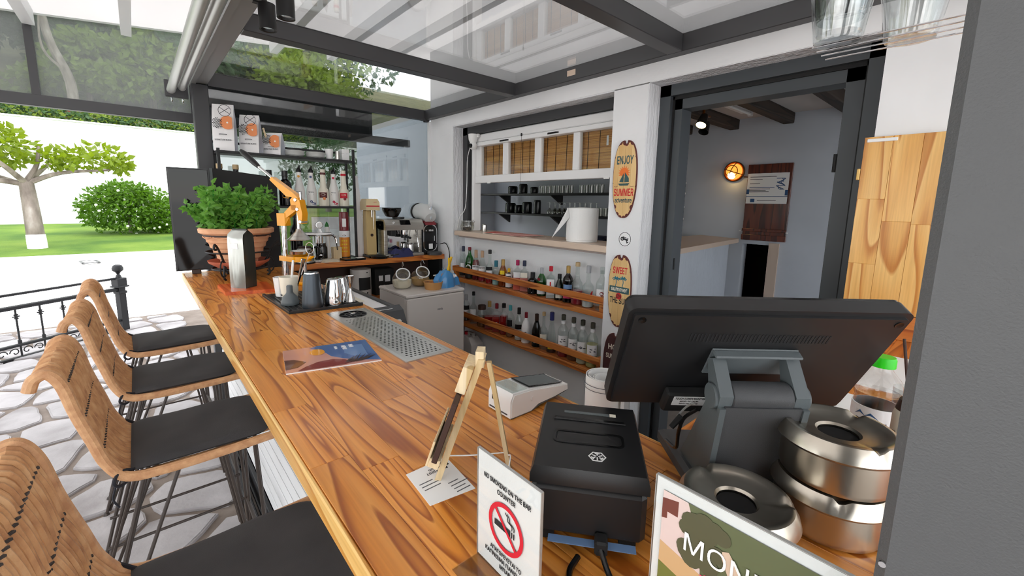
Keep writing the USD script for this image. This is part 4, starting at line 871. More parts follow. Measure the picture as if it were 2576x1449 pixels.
P('rolled_sheet', ribbon(sp, .0, .082, .0012), 'white_paper', t, smooth=40)
P('inner_sheet', ribbon(sp[::2] * .62, .0, .074, .001), 'white_paper', t, smooth=40)
for z in (.055, .066): P('print_line', tube([(.0512 * math.cos(b), .0512 * math.sin(b), z) for b in np.linspace(-2.8, -.2, 30)], .0008, 5), 'soft_ink', t)
# --- little easel with chalkboard
t = thing('table_easel', 'small pale wooden easel holding a dark chalkboard, seen edge-on', 'easel', (-.655, .41, CT), -44)
# local: front towards -y; legs
apex = A([.012, .075, .225])
for sx in (-.052, .052):
    P('front_leg', hull([(sx + d, e, 0) for d in (-.006, .006) for e in (-.006, .006)] + [(apex[0] + sx * .25 + d, apex[1] + e, .222) for d in (-.006, .006) for e in (-.006, .006)]), 'easel_wood', t)
P('rear_leg', hull([(.012 + d, .128 + e, 0) for d in (-.006, .006) for e in (-.004, .004)] + [(apex[0] + d, apex[1] + .012 + e, .212) for d in (-.006, .006) for e in (-.004, .004)]), 'easel_wood', t)
P('top_block', hull([(apex[0] + x, apex[1] + y, z) for x in (-.014, .016) for y in (-.011, .004) for z in (.206, .236)]), 'easel_wood', t)
tl = math.degrees(math.atan2(.075, .222))
P('ledge', rot(bx(-.06, .07, -.026, -.0065, .028, .046, .001), 'x', -tl), 'easel_wood', t)
P('ledge_lip', rot(bx(-.06, .07, -.0305, -.026, .028, .078, .001), 'x', -tl), 'easel_wood', t)
P('top_clamp', rot(bx(-.03, .042, -.026, -.007, .165, .215, .001), 'x', -tl), 'easel_wood', t)
P('chalkboard', rot(bx(-.072, .082, -.022, -.012, .0465, .164, .001), 'x', -tl), 'brown_dark', t)
P('string', tube(curve([(.05, .012, .045), (.03, .06, .036), (.014, .118, .034)], 5), .0012, 6), 'white_plastic', t)
P('string_end', tube(curve([(.02, .126, .034), (.05, .128, .052), (.062, .132, .058), (.085, .13, .05), (.12, .122, .035)], 5), .0012, 6), 'white_plastic', t)
# --- receipt slip
t = thing('receipt_slip', 'small printed receipt slip lying under the easel foot', 'receipt', (-.612, .372, CT), 0)
q = [(-.053, -.038), (.047, -.046), (.0595, .038), (-.0535, .049)]
P('paper', prism(Polygon(q), .0009), 'white_paper', t, smooth=False)
def RS(m): return mv(rot(m, 'z', -90), 0, 0, .00095)
P('cross_mark', RS(prism(unary_union([sbox(-.0035, -.011, .0035, .011), sbox(-.011, -.0035, .011, .0035)]), .0002)).apply_translation((-.033, .030, 0)), 'ink', t, smooth=False)
for k, (s_, x, y, h_) in enumerate((('FIRST', -.030, .002, .006), ('AID', -.0385, .006, .005), ('SHOP', -.0455, .022, .0065))):
    P('slip_text', RS(text(s_, h_, 0, 0, .0002, True)).apply_translation((x, y, 0)), 'ink', t, smooth=False)
for k in range(7):
    L_ = [.040, .034, .05, .03, .046, .05, .038][k]; x0 = .046 - k * .0095
    P('slip_line', bx(x0, x0 + .0022, -.034 if k > 3 else .008, (-.034 if k > 3 else .008) + L_ * .7, .0009, .0011), 'soft_ink', t, kind=None)
# --- acrylic sign: no smoking
pane('acrylic', (.96, .97, .97), 1.49)
def acrylic(label, cat, x0, w, h, y):
    t = thing('sign_holder', label, cat, (x0 + w / 2, y, CT))
    P('holder', J(bx(-w / 2, w / 2, -.0022, -.0012, .001, h), bx(-w / 2, w / 2, .0012, .0022, .001, h), bx(-w / 2, w / 2, -.045, .045, .0, .002)), 'acrylic', t)
    P('holder_edge', J(bx(-w / 2 - .0008, -w / 2, -.002, .002, .001, h), bx(w / 2, w / 2 + .0008, -.002, .002, .001, h), bx(-w / 2, w / 2, -.002, .002, h, h + .0006)), 'alu', t)
    P('paper', bx(-w / 2 + .001, w / 2 - .001, -.0011, .0011, .003, h - .001), 'white_paper', t)
    return t
def F(m, x=0, z=0, y=-.0024): return mv(up(m), x, y, z)
t = acrylic('white no smoking sign in a clear stand on the bar counter', 'sign', -.437, .124, .166, .33)
for s_, z, w_, h_ in (('NO SMOKING ON THE BAR', .132, .092, .0062), ('COUNTER', .1205, .036, .0062), ('ΑΠΑΓΟΡΕΥΕΤΑΙ ΤΟ', .034, .062, .0056), ('ΚΑΠΝΙΣΜΑ ΠΑΝΩ ΣΤΟ', .024, .085, .0056), ('ΜΠΑΡ', .014, .03, .0056)):
    P('sign_text', F(text(s_, h_, 0, 0, .0003, True, wmax=w_), 0, z), 'ink', t, smooth=False)
rg = circ(.0345, n=48).difference(circ(.0285, n=48)); bar = affinity.rotate(sbox(-.029, -.0021, .029, .0021), -45)
P('cigarette', F(prism(unary_union([sbox(-.0225, -.005, .009, .003)]), .0002), 0, .079), 'ink', t, smooth=False)
P('cigarette_tip', F(prism(unary_union([sbox(.0115, -.005, .0133, .003), sbox(.0155, -.005, .0173, .003)]), .0002), 0, .079), 'ink', t, smooth=False)
sm = unary_union([LineString(curve([(.0125 + d, .006), (.012 + d, .011), (.004 + d, .014), (.0035 + d, .019), (-.001 + d, .023)], 5)).buffer(.0007) for d in (0, .004)])
P('smoke_mark', F(prism(sm, .0002), 0, .079), 'ink', t, smooth=False)
P('red_ring', F(prism(unary_union([rg, bar]), .0003), 0, .079, -.0027), 'red_ink', t, smooth=False)
# --- acrylic poster: MONDAY
t = acrylic('colourful poster in a clear stand in front of the steel ashtrays', 'poster', -.217, .176, .204, .415)
for nme, c in (('post_green', (96, 104, 72)), ('post_sand', (206, 168, 122)), ('post_pink', (222, 200, 194)), ('post_lime', (150, 144, 50)), ('post_olive', (112, 116, 56)), ('post_brown', (112, 60, 50)), ('post_beige', (196, 176, 140)), ('post_moss', (84, 84, 60)), ('post_hand', (214, 188, 164))): mat(nme, c, .45)
iw = .078
def PO(n, pl, m, y): P(n, F(prism(pl.intersection(sbox(-iw, .008, iw, .191)), .0002), 0, 0, y), m, t, smooth=False)
PO('poster_ground', sbox(-iw, .008, iw, .191), 'post_green', -.0024)
PO('poster_wall', Polygon([(-.078, .191), (-.078, .1), (-.03, .1), (-.035, .15), (-.05, .191)]), 'post_pink', -.0026)
PO('poster_sand', Polygon([(-.078, .13), (-.03, .118), (-.02, .09), (-.078, .105)]), 'post_sand', -.0028)
PO('poster_field', Polygon([(-.078, .105), (-.02, .09), (-.02, .008), (-.078, .008)]), 'post_olive', -.0028)
PO('poster_lime', Polygon([(-.078, .082), (-.04, .055), (-.03, .008), (-.078, .008)]), 'post_lime', -.0030)
PO('poster_roof', Polygon([(-.078, .182), (-.06, .186), (-.06, .168), (-.072, .168), (-.072, .160), (-.078, .158)]), 'post_brown', -.0030)
g_ = np.random.default_rng(4)
tree_ = unary_union([circ(g_.uniform(.006, .012), g_.uniform(-.052, -.012), g_.uniform(.128, .178), 12) for _ in range(34)])
PO('poster_tree', tree_, 'post_moss', -.0032)
PO('poster_hand', Polygon([(-.012, .16), (-.006, .163), (.004, .15), (.008, .13), (.0, .118), (-.004, .135), (-.012, .152)]), 'post_hand', -.0034)
PO('plate_ring', ell(.056, .056, .008, .072, 48).difference(ell(.046, .046, .008, .072, 48)), 'red_ink', -.0036)
PO('plate_inner', ell(.046, .046, .008, .072, 40), 'post_beige', -.0034)
PO('plate_mark', ell(.036, .036, .008, .072, 40).difference(ell(.028, .028, .008, .072, 40)), 'red_ink', -.0036)
fork = unary_union([affinity.rotate(sbox(-.0022 + k * .0048 - .0072, .02, .0 + k * .0048 - .0072, .05), 0) for k in range(4)] + [sbox(-.0094, .008, .0092, .024), sbox(-.003, -.05, .003, .01)])
PO('fork_mark', affinity.translate(affinity.rotate(fork, 28, origin=(0, 0)), .0, .080), 'label_pink', -.0039)
P('poster_text', F(text('MONDAY', .021, 0, 0, .0003, False, wmax=.125), .012, .137, -.0042), 'white_paper', t, smooth=False)
# --- steel ashtrays
def ashtray(loc, lab, rz=0):
    t = thing('ashtray', lab, 'ashtray', loc, rz, 'round steel windproof ashtrays')
    P('bowl', lathe([(0, 0), (.06, 0), (.072, .004), (.0745, .012), (.0745, .062), (.072, .062), (.071, .012), (0, .008)], 48), 'ash_steel', t, smooth=30)
    lid = lathe([(.0745, .056), (.080, .058), (.0825, .062), (.079, .074), (.073, .0835), (.066, .0845), (.060, .079), (.048, .075), (.030, .0735), (.0265, .070), (.0275, .066), (.05, .068), (.07, .070), (.0735, .062)], 60)
    v = lid.vertices; an = np.arctan2(v[:, 1], v[:, 0]); r = np.hypot(v[:, 0], v[:, 1])
    for a0 in (.55, .55 + 2 * math.pi / 3, .55 - 2 * math.pi / 3):
        dd = np.abs((an - a0 + math.pi) % (2 * math.pi) - math.pi); k = np.clip(1 - (dd / .13) ** 2, 0, 1) * np.clip((r - .055) / .01, 0, 1)
        v[:, 2] -= k * .0075 * (v[:, 2] > .066)
    P('lid', TM(v, lid.faces), 'ash_steel', t, smooth=40)
    P('dark_inside', cyl(.0262, .0660, .0664, 24), 'dark_void', t)
    return t
a1 = ashtray((-.127, .800, CT), 'lower steel ashtray of the stack of two beside the post', 20)
dup(a1, (-.125, .798, CT + .0845), 50, 'upper steel ashtray of the stack of two beside the post')
dup(a1, (-.205, .632, CT), 0, 'single steel ashtray behind the colourful poster')
# --- bottles on the side counter
t = thing('water_bottle', 'clear plastic water bottle with a bright green cap', 'bottle', (-.118, 1.10, CT))
mat('green_cap', (40, 210, 20), .35); pane('pet_plastic', (.93, .92, .91), 1.45, extra=.03); mat('water_label', (236, 238, 240), .5)
wp = [(0, .0), (.033, 0), (.037, .006), (.037, .085), (.0375, .095), (.036, .104), (.0385, .112), (.036, .122), (.0395, .135), (.038, .15), (.033, .166), (.022, .180), (.018, .186), (.018, .198)]
P('body', lathe(wp, 36), 'pet_plastic', t, smooth=50)
P('water', lathe([(0, .002)] + [(r - .002, z + .002) for r, z in wp[1:9]] + [(0, .128)], 28), 'pet_plastic', t, smooth=50)
P('cap', lathe([(0, .192), (.0215, .192), (.0215, .207), (.0195, .212), (0, .212)], 30), 'green_cap', t, smooth=40)
P('label', lathe([(.0374, .04), (.0396, .04), (.0396, .112), (.0374, .112)], 40), 'water_label', t, smooth=60)
LF = math.radians(-96)
P('label_text', wrap(up(text('ΘΕΟΝΗ', .0145, 0, 0, .0003, False, wmax=.062)), .0400, LF + .15).apply_translation((0, 0, .072)), 'cap_navy', t, smooth=False)
P('label_band', lathe([(.0396, .054), (.0400, .054), (.0400, .059), (.0396, .059)], 40), 'post_lime', t)
P('mountain_mark', wrap(up(prism(unary_union([Polygon([(-.022, 0), (-.012, .011), (-.002, .001), (-.012, .006)]), Polygon([(-.004, .001), (.006, .010), (.020, -.001), (.006, .005)])]), .0003)), .0400, LF - .1).apply_translation((0, 0, .092)), 'blue_ink', t, smooth=False)
t = thing('sauce_bottle', 'white bottle with a brown neck band half hidden by the post', 'bottle', (-.053, .97, CT))
P('body', lathe([(0, 0), (.026, 0), (.029, .006), (.029, .15), (.026, .162), (0, .162)], 30), 'label_cream', t, smooth=40)
P('neck_band', lathe([(0, .162), (.0262, .162), (.022, .18), (0, .18)], 30), 'brown_dark', t, smooth=40)
P('cap', lathe([(0, .18), (.018, .18), (.018, .198), (.010, .207), (0, .208)], 24), 'white_plastic', t, smooth=40)
for k in range(3): P('dot_mark', band(.0292, .05 + .035 * k, .056 + .035 * k, -2.5, -2.3, 4), 'brown_dark', t)
t = thing('drinking_straw', 'dark straw standing behind the white sauce bottle', 'straw', (-.085, 1.29, CT))
P('glass', lathe([(0, 0), (.026, 0), (.03, .1), (.029, .1), (.025, .004), (0, .004)], 24), 'clear_glass', t); P('straw', rod((.012, 0, .005), (-.024, .01, .21), .003), 'brown_dark', t)
# --- tumblers on a glass shelf above
t = thing('wire_rack', 'thin wire rack carrying tumblers above the side counter', 'rack', (-.07, .80, 1.788))
for y in (-.005, .02, .045, .07): P('rack_rod', rod((-.15, y, .0048), (.30, y, .0048), .0012, 6), 'chrome', t)
for sx in (.10, .28): P('rack_bar', rod((sx, -.09, .0028), (sx, .09, .0028), .0012, 6), 'chrome', t)
for sx in (.10, .28): P('wire', rod((sx, -.09, .0), (sx, -.09, .645), .0012, 6), 'chrome', t); P('wire', rod((sx, .09, .0), (sx, .09, .645), .0012, 6), 'chrome', t)
def tumbler(loc, lab):
    t = thing('tumbler', lab, 'glass', loc, 0, 'ribbed clear tumblers on the wire rack')
    n = 48; a = np.arange(n) * 2 * math.pi / n; v, f = [], []
    prof_ = [(.028, .0), (.0295, .004), (.036, .05), (.0405, .075), (.0415, .09), (.0395, .09), (.0385, .075), (.034, .05), (.0275, .012), (.001, .010)]
    for i, (r, z) in enumerate(prof_):
        w = .0009 * np.cos(a * 16) * (.0 < z < .07) * (i < 4); v += list(np.c_[(r + w) * np.cos(a), (r + w) * np.sin(a), np.full(n, z)])
    for i in range(len(prof_) - 1):
        for k in range(n): f.append((i * n + k, i * n + (k + 1) % n, (i + 1) * n + (k + 1) % n, (i + 1) * n + k))
    P('glass_body', J(TM(v, quads(f)), cyl(.028, 0, .002, 48)), 'tumbler_glass', t, smooth=50)
    return t
pane('tumbler_glass', (.93, .945, .945), 1.55, extra=.07)
z_ = 1.7941
u1 = tumbler((-.190, .80, z_), 'ribbed tumbler at the left end of the wire rack, lower of two nested')
dup(u1, (-.190, .80, z_ + .030), 8, 'ribbed tumbler nested in the leftmost one on the wire rack')
dup(u1, (-.117, .86, z_), 0, 'ribbed tumbler in the middle of the glass shelf')
dup(u1, (-.028, .83, z_), 0, 'ribbed tumbler partly hidden by the steel post')
# notice on the post
t = thing('framed_notice', 'black framed notice at the foot of the steel post', 'notice', (.02, .379, 1.06))
P('frame', bx(-.09, .09, -.004, 0, 0, .148, .001), 'black_gloss', t); P('notice_sheet', bx(-.078, .078, -.005, -.004, .012, .134), 'white_paper', t)
# ------------------------------------------------------------------ drip tray, booklet, bar tray
t = thing('drip_tray', 'long perforated steel drip tray with a round rinser set in the counter', 'drip tray', (-1.545, .683, CT))
wx, wy = .376, .088
P('rim', prism(rrect(-wx, wx, -wy, wy, .006).difference(rrect(-wx + .014, wx - .014, -wy + .012, wy - .012, .003)), .004), 'brushed', t, smooth=False)
P('pan', bx(-wx + .012, wx - .012, -wy + .010, wy - .010, .0001, .0006), 'dark_void', t)
holes = []
xi = 0
for i, x in enumerate(np.arange(-.205, .345, .0165)):
    for j in range(8):
        y = -.058 + .0155 * j + (.00775 if i % 2 else 0)
        if abs(y) < .066: holes.append(circ(.0042, x, y, 8))
grid = rrect(-wx + .0145, wx - .0145, -wy + .0125, wy - .0125, .003).difference(unary_union(holes + [circ(.056, -.288, 0, 36)]))
P('grid_plate', prism(grid, .0015, .002), 'brushed', t, smooth=False)
P('rinser_ring', lathe([(.054, .001), (.059, .001), (.059, .0045), (.056, .006), (.054, .0045), (.054, .001)], 36).apply_translation((-.288, 0, 0)), 'black_gloss', t)
P('rinser_cross', mv(prism(unary_union([circ(.012), circ(.036).difference(circ(.032))] + [affinity.rotate(sbox(.01, -.003, .055, .003), 45 * k, origin=(0, 0)) for k in range(8)]), .002, .002), -.288, 0, 0), 'black_plastic', t, smooth=False)
P('rinser_nozzle', mv(lathe([(0, .002), (.010, .002), (.011, .009), (.008, .012), (0, .0115)], 10), -.288, 0, 0), 'chrome', t)
t = thing('menu_booklet', 'glossy bar menu booklet with a sunset beach cover lying on the counter', 'booklet', (-1.375, .435, CT))
for nme, c in (('cover_pink', (206, 150, 134)), ('cover_blue', (74, 104, 158)), ('cover_blue2', (110, 140, 186)), ('cover_orange', (236, 160, 54)), ('cover_red', (130, 48, 44)), ('cover_brown', (90, 58, 56)), ('cover_leaf', (70, 52, 48))): mat(nme, c, .15, coat_weight=.6)
bq = A([(-.135, -.11), (.075, -.15), (.14, .11), (-.085, .148)])
def BQ(pl, h, z):
    """cover drawing: u along the long edge (bq0->bq3 ... ) mapped bilinearly"""
    m = prism(pl, h, z); u, v = m.vertices[:, 0:1], m.vertices[:, 1:2]
    xy = (1 - u) * (1 - v) * bq[1] + u * (1 - v) * bq[2] + u * v * bq[3] + (1 - u) * v * bq[0]
    m.vertices[:, :2] = xy; return m
P('pages', BQ(sbox(0, 0, 1, 1), .0035, 0), 'white_paper', t, smooth=False)
P('cover', BQ(sbox(0, 0, 1, 1), .0004, .0036), 'cover_pink', t, smooth=False)
P('cover_sky', BQ(Polygon([(1, 0.02), (1, 1), (.38, 1), (.30, .92), (.42, .80), (.5, .45), (.62, .28), (.8, .12)]), .0003, .0040), 'cover_blue', t, smooth=False)
P('cover_glow', BQ(Polygon([(.9, .3), (.92, .8), (.7, .85), (.66, .5), (.75, .32)]), .0002, .0043), 'cover_blue2', t, smooth=False)
P('cover_sun', BQ(ell(.085, .14, .37, .70, 24), .0003, .0046), 'cover_orange', t, smooth=False)
P('cover_fruit', BQ(Polygon([(.12, .02), (.2, .14), (.34, .27), (.5, .30), (.62, .22), (.7, .1), (.6, .03)]), .0003, .0049), 'cover_red', t, smooth=False)
P('cover_sand', BQ(Polygon([(.0, .12), (.12, .16), (.22, .34), (.1, .5), (.0, .52)]), .0003, .0046), 'cover_brown', t, smooth=False)
for k in range(6): P('cover_frond', BQ(Polygon([(.60 + .03 * k, .06), (.66 + .04 * k, .12), (.74 + .05 * k, .40 - .05 * abs(k - 2)), (.66 + .045 * k, .2)]), .0003, .0052 + .0001 * k), 'cover_leaf', t, smooth=False)
def BT(s_, h, u, v, wm): 
    m = text(s_, h, 0, 0, .0003, True, wmax=wm); m = rot(m, 'z', -90); m.vertices[:, 0] = m.vertices[:, 0] + u; m.vertices[:, 1] = m.vertices[:, 1] + v
    uu, vv = m.vertices[:, 0:1], m.vertices[:, 1:2]; m.vertices[:, :2] = (1 - uu) * (1 - vv) * bq[1] + uu * (1 - vv) * bq[2] + uu * vv * bq[3] + (1 - uu) * vv * bq[0]; m.vertices[:, 2] += .0056; return m
for s_, h, u, v, wm in (('BAR', .05, .755, .78, .26), ('MENU', .05, .665, .74, .32), ('drinks', .035, .58, .78, .2)): P('cover_text', BT(s_, h, u, v, wm), 'white_paper', t, smooth=False)
# --- black tray with shakers
t = thing('bar_mat', 'black rubber bar mat holding shakers and cups', 'mat', (-2.236, .628, CT))
P('mat_base', hull([(x, y, z) for x, y in ((-.245, -.172), (.225, -.160), (.255, .160), (-.222, .162)) for z in (0, .008)]), 'black_matt', t)
for k in range(14): P('mat_rib', bx(-.21, .21, -.14 + .0215 * k, -.133 + .0215 * k, .008, .0105), 'black_plastic', t)
P('mat_rim', J(hull([(x, y, z) for x, y in ((-.245, -.172), (.225, -.160), (.225, -.148), (-.243, -.16)) for z in (.008, .014)]), hull([(x, y, z) for x, y in ((.225, -.16), (.255, .16), (.243, .16), (.213, -.16)) for z in (.008, .014)])), 'black_plastic', t)
MT = CT + .0105
def vessel(name, lab, cat, x, y, prof, m, group=None, n=32, sm=40, z=MT):
    t = thing(name, lab, cat, (x, y, z), 0, group); P('body', lathe(prof, n), m, t, smooth=sm); return t
def cup(r0, r1, h, th=.002): return [(0, 0), (r0, 0), (r1, h), (r1 - th, h), (r0 - th, th), (0, th)]
t = vessel('shaker_tin', 'tall dark grey shaker tin at the front of the bar mat', 'shaker', -2.045, .578, [(0, 0), (.042, 0), (.0465, .006), (.046, .03), (.034, .155), (.030, .160), (.030, .156), (0, .154)], 'dark_shaker')
P('rim', lathe([(.0295, .157), (.0315, .158), (.0305, .164), (.0285, .164), (.0285, .157)], 30), 'chrome', t)
vessel('mixing_tin', 'upturned polished steel mixing tin', 'shaker', -2.045, .675, [(0, 0), (.042, 0), (.0435, .003), (.043, .045), (.031, .120), (.026, .124), (0, .124)], 'chrome', 'upturned steel tins on the bar mat')
vessel('mixing_tin', 'second upturned steel mixing tin, behind the polished one', 'shaker', -2.115, .735, [(0, 0), (.040, 0), (.0415, .003), (.041, .045), (.03, .112), (.026, .116), (0, .116)], 'chrome', 'upturned steel tins on the bar mat')
JG = [(0, 0), (.024, 0), (.0225, .003), (.0065, .062), (.0065, .07), (.0205, .125), (.022, .127), (.0195, .127), (.005, .075), (0, .072)]
vessel('jigger', 'tall steel jigger nearest the mat corner', 'jigger', -2.058, .757, JG, 'chrome', 'steel jiggers on the bar mat')
vessel('jigger', 'smaller steel jigger with a ring round its waist', 'jigger', -2.150, .768, [(r * .95, z * .86) for r, z in JG], 'chrome', 'steel jiggers on the bar mat')
vessel('small_tin', 'small steel cup between the dark shaker and the upturned tins', 'cup', -2.18, .69, cup(.02, .024, .075), 'chrome')
t = vessel('plastic_cup', 'white faceted plastic cup at the left corner of the bar mat', 'cup', -2.385, .530, cup(.031, .040, .098), 'white_plastic', n=10, sm=20)
t = vessel('ceramic_cup', 'pale grey ceramic cup holding bar spoons', 'cup', -2.26, .535, cup(.034, .045, .118, .004), 'label_cream')
P('cup_mark', band(.0405, .028, .034, -1.6, -1.2, 6), 'ink', t)
t = thing('muddler', 'white plastic muddler standing in the ceramic cup', 'muddler', (-2.262, .535, MT)); P('shaft', rod((0, 0, .006), (.035, .015, .200), .0055), 'white_plastic', t)
t = thing('peeler', 'steel peeler handle standing in the ceramic cup', 'peeler', (-2.255, .550, MT)); P('handle', tube([(0, 0, .006), (.04, .035, .17), (.047, .042, .205)], [.004, .008, .011], 10), 'chrome', t)
t = thing('bar_spoon', 'long steel bar spoon with a looped end in the ceramic cup', 'spoon', (-2.262, .548, MT)); P('shaft', rod((0, 0, .006), (.062, .07, .232), .0017), 'chrome', t)
P('loop', tube([(.075 + .024 * math.sin(a) * .6 - .012 + .006, .083 + .024 * math.sin(a) * .6 - .012, .258 + .028 * math.cos(a)) for a in np.linspace(math.pi, 3 * math.pi, 18)], .002, 6), 'chrome', t)
t = vessel('bar_strainer', 'small steel plunger press in front of the ceramic cup', 'press', -2.165, .512, [(0, 0), (.038, 0), (.040, .008), (.040, .016), (.036, .022), (.034, .034), (.017, .052), (.014, .06), (.0135, .088), (.010, .092), (0, .092)], 'pos_bracket')

# ------------------------------------------------------------------ orange board with the foil bag, pot of mint on an iron stand
t = thing('serving_board', 'bright orange varnished board under the foil coffee bag', 'board', (-2.72, .41, CT), 0)
P('board', hull([(x, y, z) for x, y in ((-.155, -.10), (.115, -.098), (.165, .125), (-.10, .135)) for z in (0, .018)]), 'orange_board', t)
t = thing('foil_bag', 'tall grey foil coffee bag standing on the orange board', 'bag', (-2.72, .415, CT + .018), 38)
mottled('foil_grey', [(.3, (120, 122, 116)), (.6, (190, 192, 186)), (.8, (224, 226, 222))], 5, .28, 3, metal=.75, bump=.002, bscale=16, stretch=(1, 1, .3)); mottled('foil_dark', [(.3, (34, 36, 32)), (.6, (66, 68, 62)), (.8, (120, 122, 116))], 5, .22, 3, metal=.5, bump=.003, bscale=14, stretch=(1, 1, .3))
def bag(t, w, d, h, fm, sm, tp=2.2, seed=0):
    n = 16; rows = 14; g = np.random.default_rng(seed)
    def side(face):
        v = []
        for j in range(rows + 1):
            s = j / rows; ww = w * (1 + .03 * math.sin(3 * s)); dd = d * (1 - s ** tp * (1 - .06)); z = h * s
            for i in range(n + 1):
                u = i / n * 2 - 1; x = u * ww; y = -dd * (.84 + .16 * (1 - u * u)) * face
                w_ = (meshkit.noise(A([u * 2 + seed, s * 5, face])) - .5) * .012
                v.append((x, y + w_ * (1 - abs(u)) * (0.2 + .8 * s * (1 - s) * 4), z))
        f = [(j * (n + 1) + i, j * (n + 1) + i + 1, (j + 1) * (n + 1) + i + 1, (j + 1) * (n + 1) + i) for j in range(rows) for i in range(n)]
        return A(v), f
    vf, ff = side(1); vb, fb = side(-1); k = len(vf); m = n + 1
    P('front', TM(vf, quads(ff)), fm, t, smooth=True); P('back', TM(vb, quads([q[::-1] for q in fb])), sm, t, smooth=True)
    for e, nm in ((0, 'l'), (n, 'r')):
        a, b = vf[e::m], vb[e::m]; mid = (a + b) / 2; mid[:, 0] *= .86
        f = []
        v = np.vstack([a, mid, b])
        for j in range(rows): f += [(j, rows + 1 + j, rows + 2 + j, j + 1), (rows + 1 + j, 2 * rows + 2 + j, 2 * rows + 3 + j, rows + 2 + j)]
        P('gusset', TM(v, quads(f if e == 0 else [q[::-1] for q in f])), sm, t, smooth=True)
    P('bottom', TM(np.vstack([vf[:m], vb[:m]]), quads([(i, i + 1, m + i + 1, m + i) for i in range(n)])), sm, t, smooth=False)
bag(t, .048, .046, .315, 'foil_grey', 'foil_dark', tp=24, seed=3)
P('top_fold', bx(-.046, .046, -.006, .006, .312, .322, .002), 'foil_dark', t); P('bag_label', bx(-.026, .022, -.0475, -.0455, .215, .245), 'label_white', t)
t = thing('plant_stand', 'black wrought-iron stand with curled feet under the terracotta pot', 'plant stand', (-3.20, .475, CT))
for k in range(3):
    a = math.radians(200 + 120 * k); c, s = math.cos(a), math.sin(a)
    pr = curve([(.15, .0), (.165, .02), (.155, .1), (.195, .19), (.225, .225), (.235, .20), (.215, .195)], 6)
    P('leg', tube([(r * c, r * s, z + .004) for r, z in pr], .0065, 7), 'black_iron', t)
    P('leg_curl', tube([((.165 + .028 * math.cos(b)) * c, (.165 + .028 * math.cos(b)) * s, .075 + .05 * math.sin(b)) for b in np.linspace(-2.2, 3.4, 22)], .0045, 6), 'black_iron', t)
P('ring', tube([(.175 * math.cos(b), .175 * math.sin(b), .17) for b in np.linspace(0, 2 * math.pi, 40, endpoint=False)], .005, 6, True), 'black_iron', t)
P('base_ring', tube([(.15 * math.cos(b), .15 * math.sin(b), .062) for b in np.linspace(0, 2 * math.pi, 40, endpoint=False)], .006, 6, True), 'black_iron', t)
mottled('terracotta', [(.3, (206, 146, 108)), (.6, (228, 174, 134)), (.8, (236, 190, 152))], 9, .8, 4, bump=.001, bscale=90); mottled('terracotta_red', [(.3, (176, 92, 68)), (.7, (200, 116, 90))], 9, .7)
t = thing('terracotta_pot', 'ribbed terracotta flower pot with a swag frieze, on a saucer in the iron stand', 'pot', (-3.20, .475, CT + .069))
P('saucer', lathe([(0, 0), (.12, 0), (.165, .03), (.172, .045), (.165, .045), (.12, .012), (0, .010)], 40), 'terracotta_red', t, smooth=40)
pf = [(0, .012), (.10, .012), (.105, .05), (.12, .06), (.122, .085), (.136, .095), (.138, .12), (.152, .13), (.155, .155), (.168, .165), (.17, .205), (.192, .215), (.205, .222), (.207, .245), (.196, .252), (.188, .25), (.18, .2), (.10, .04), (0, .04)]
P('pot_body', lathe(pf, 48), 'terracotta', t, smooth=40)
P('soil', cyl(.183, .20, .225, 30), 'brown_dark', t)
for k in range(10):
    a0 = 2 * math.pi * k / 10
    P('swag', tube([(.183 * math.cos(a0 + b), .183 * math.sin(a0 + b), .203 - .014 * math.cos(b / .314 * math.pi / 2)) for b in np.linspace(-.28, .28, 10)], .003, 5), 'terracotta', t)
leafmat('mint_leaf', (116, 172, 70), (156, 204, 92), (198, 226, 136), .45)
t = thing('mint_plant', 'bushy green mint plant growing in the terracotta pot', 'plant', (-3.20, .475, CT + .294))
g = np.random.default_rng(17); lp, ln, st = [], [], []
for _ in range(64):
    a = g.uniform(0, 2 * math.pi); r0 = .15 * math.sqrt(g.uniform()); sp_ = g.uniform(.35, .95); hh = g.uniform(.16, .30)
    q = curve([(r0 * math.cos(a), r0 * math.sin(a), -.01), ((r0 + .05 * sp_) * math.cos(a), (r0 + .05 * sp_) * math.sin(a), hh * .55), ((r0 + .12 * sp_) * math.cos(a + .2), (r0 + .12 * sp_) * math.sin(a + .2), hh * g.uniform(.75, 1.0))], 6)
    st.append(tube(q, .0022, 5))
    for i in range(2, len(q)):
        for _k in range(4): lp.append(q[i] + g.normal(size=3) * .006); ln.append(A([math.cos(g.uniform(0, 6.3)), math.sin(g.uniform(0, 6.3)), .5]))
P('leaves', leaves(A(lp), A(ln) * 1.2, .046, 3, .62, .15), 'mint_leaf', t, smooth=False)
P('stems', J(st), 'liq_green', t, kind='stuff')
t = thing('display_screen', 'glossy dark display screen standing beside the mint pot at the bar end', 'screen', (-3.50, .275, CT), -6)
P('panel', rot(bx(-.014, .014, -.105, .10, .03, .685, .002), 'x', 0), 'screen_black', t); P('frame', J(bx(-.02, .0, -.112, -.104, .025, .69), bx(-.02, .0, .10, .108, .025, .69), bx(-.02, .0, -.112, .108, .683, .692), bx(-.02, .0, -.112, .108, .022, .031)), 'anthracite', t)
P('foot', bx(-.02, .02, -.03, .02, 0, .03, .003), 'brown_iron', t)
t = thing('menu_board', 'matt black board standing behind the mint plant', 'board', (-3.53, .60, CT))
P('board', hull([(x, y, z) for x in (-.012, .012) for y, z in ((-.20, .70), (.19, .66), (-.20, 0), (.19, 0))]), 'black_matt', t); P('edge_trim', bx(.012, .016, -.21, -.195, 0, .70), 'pos_bracket', t)

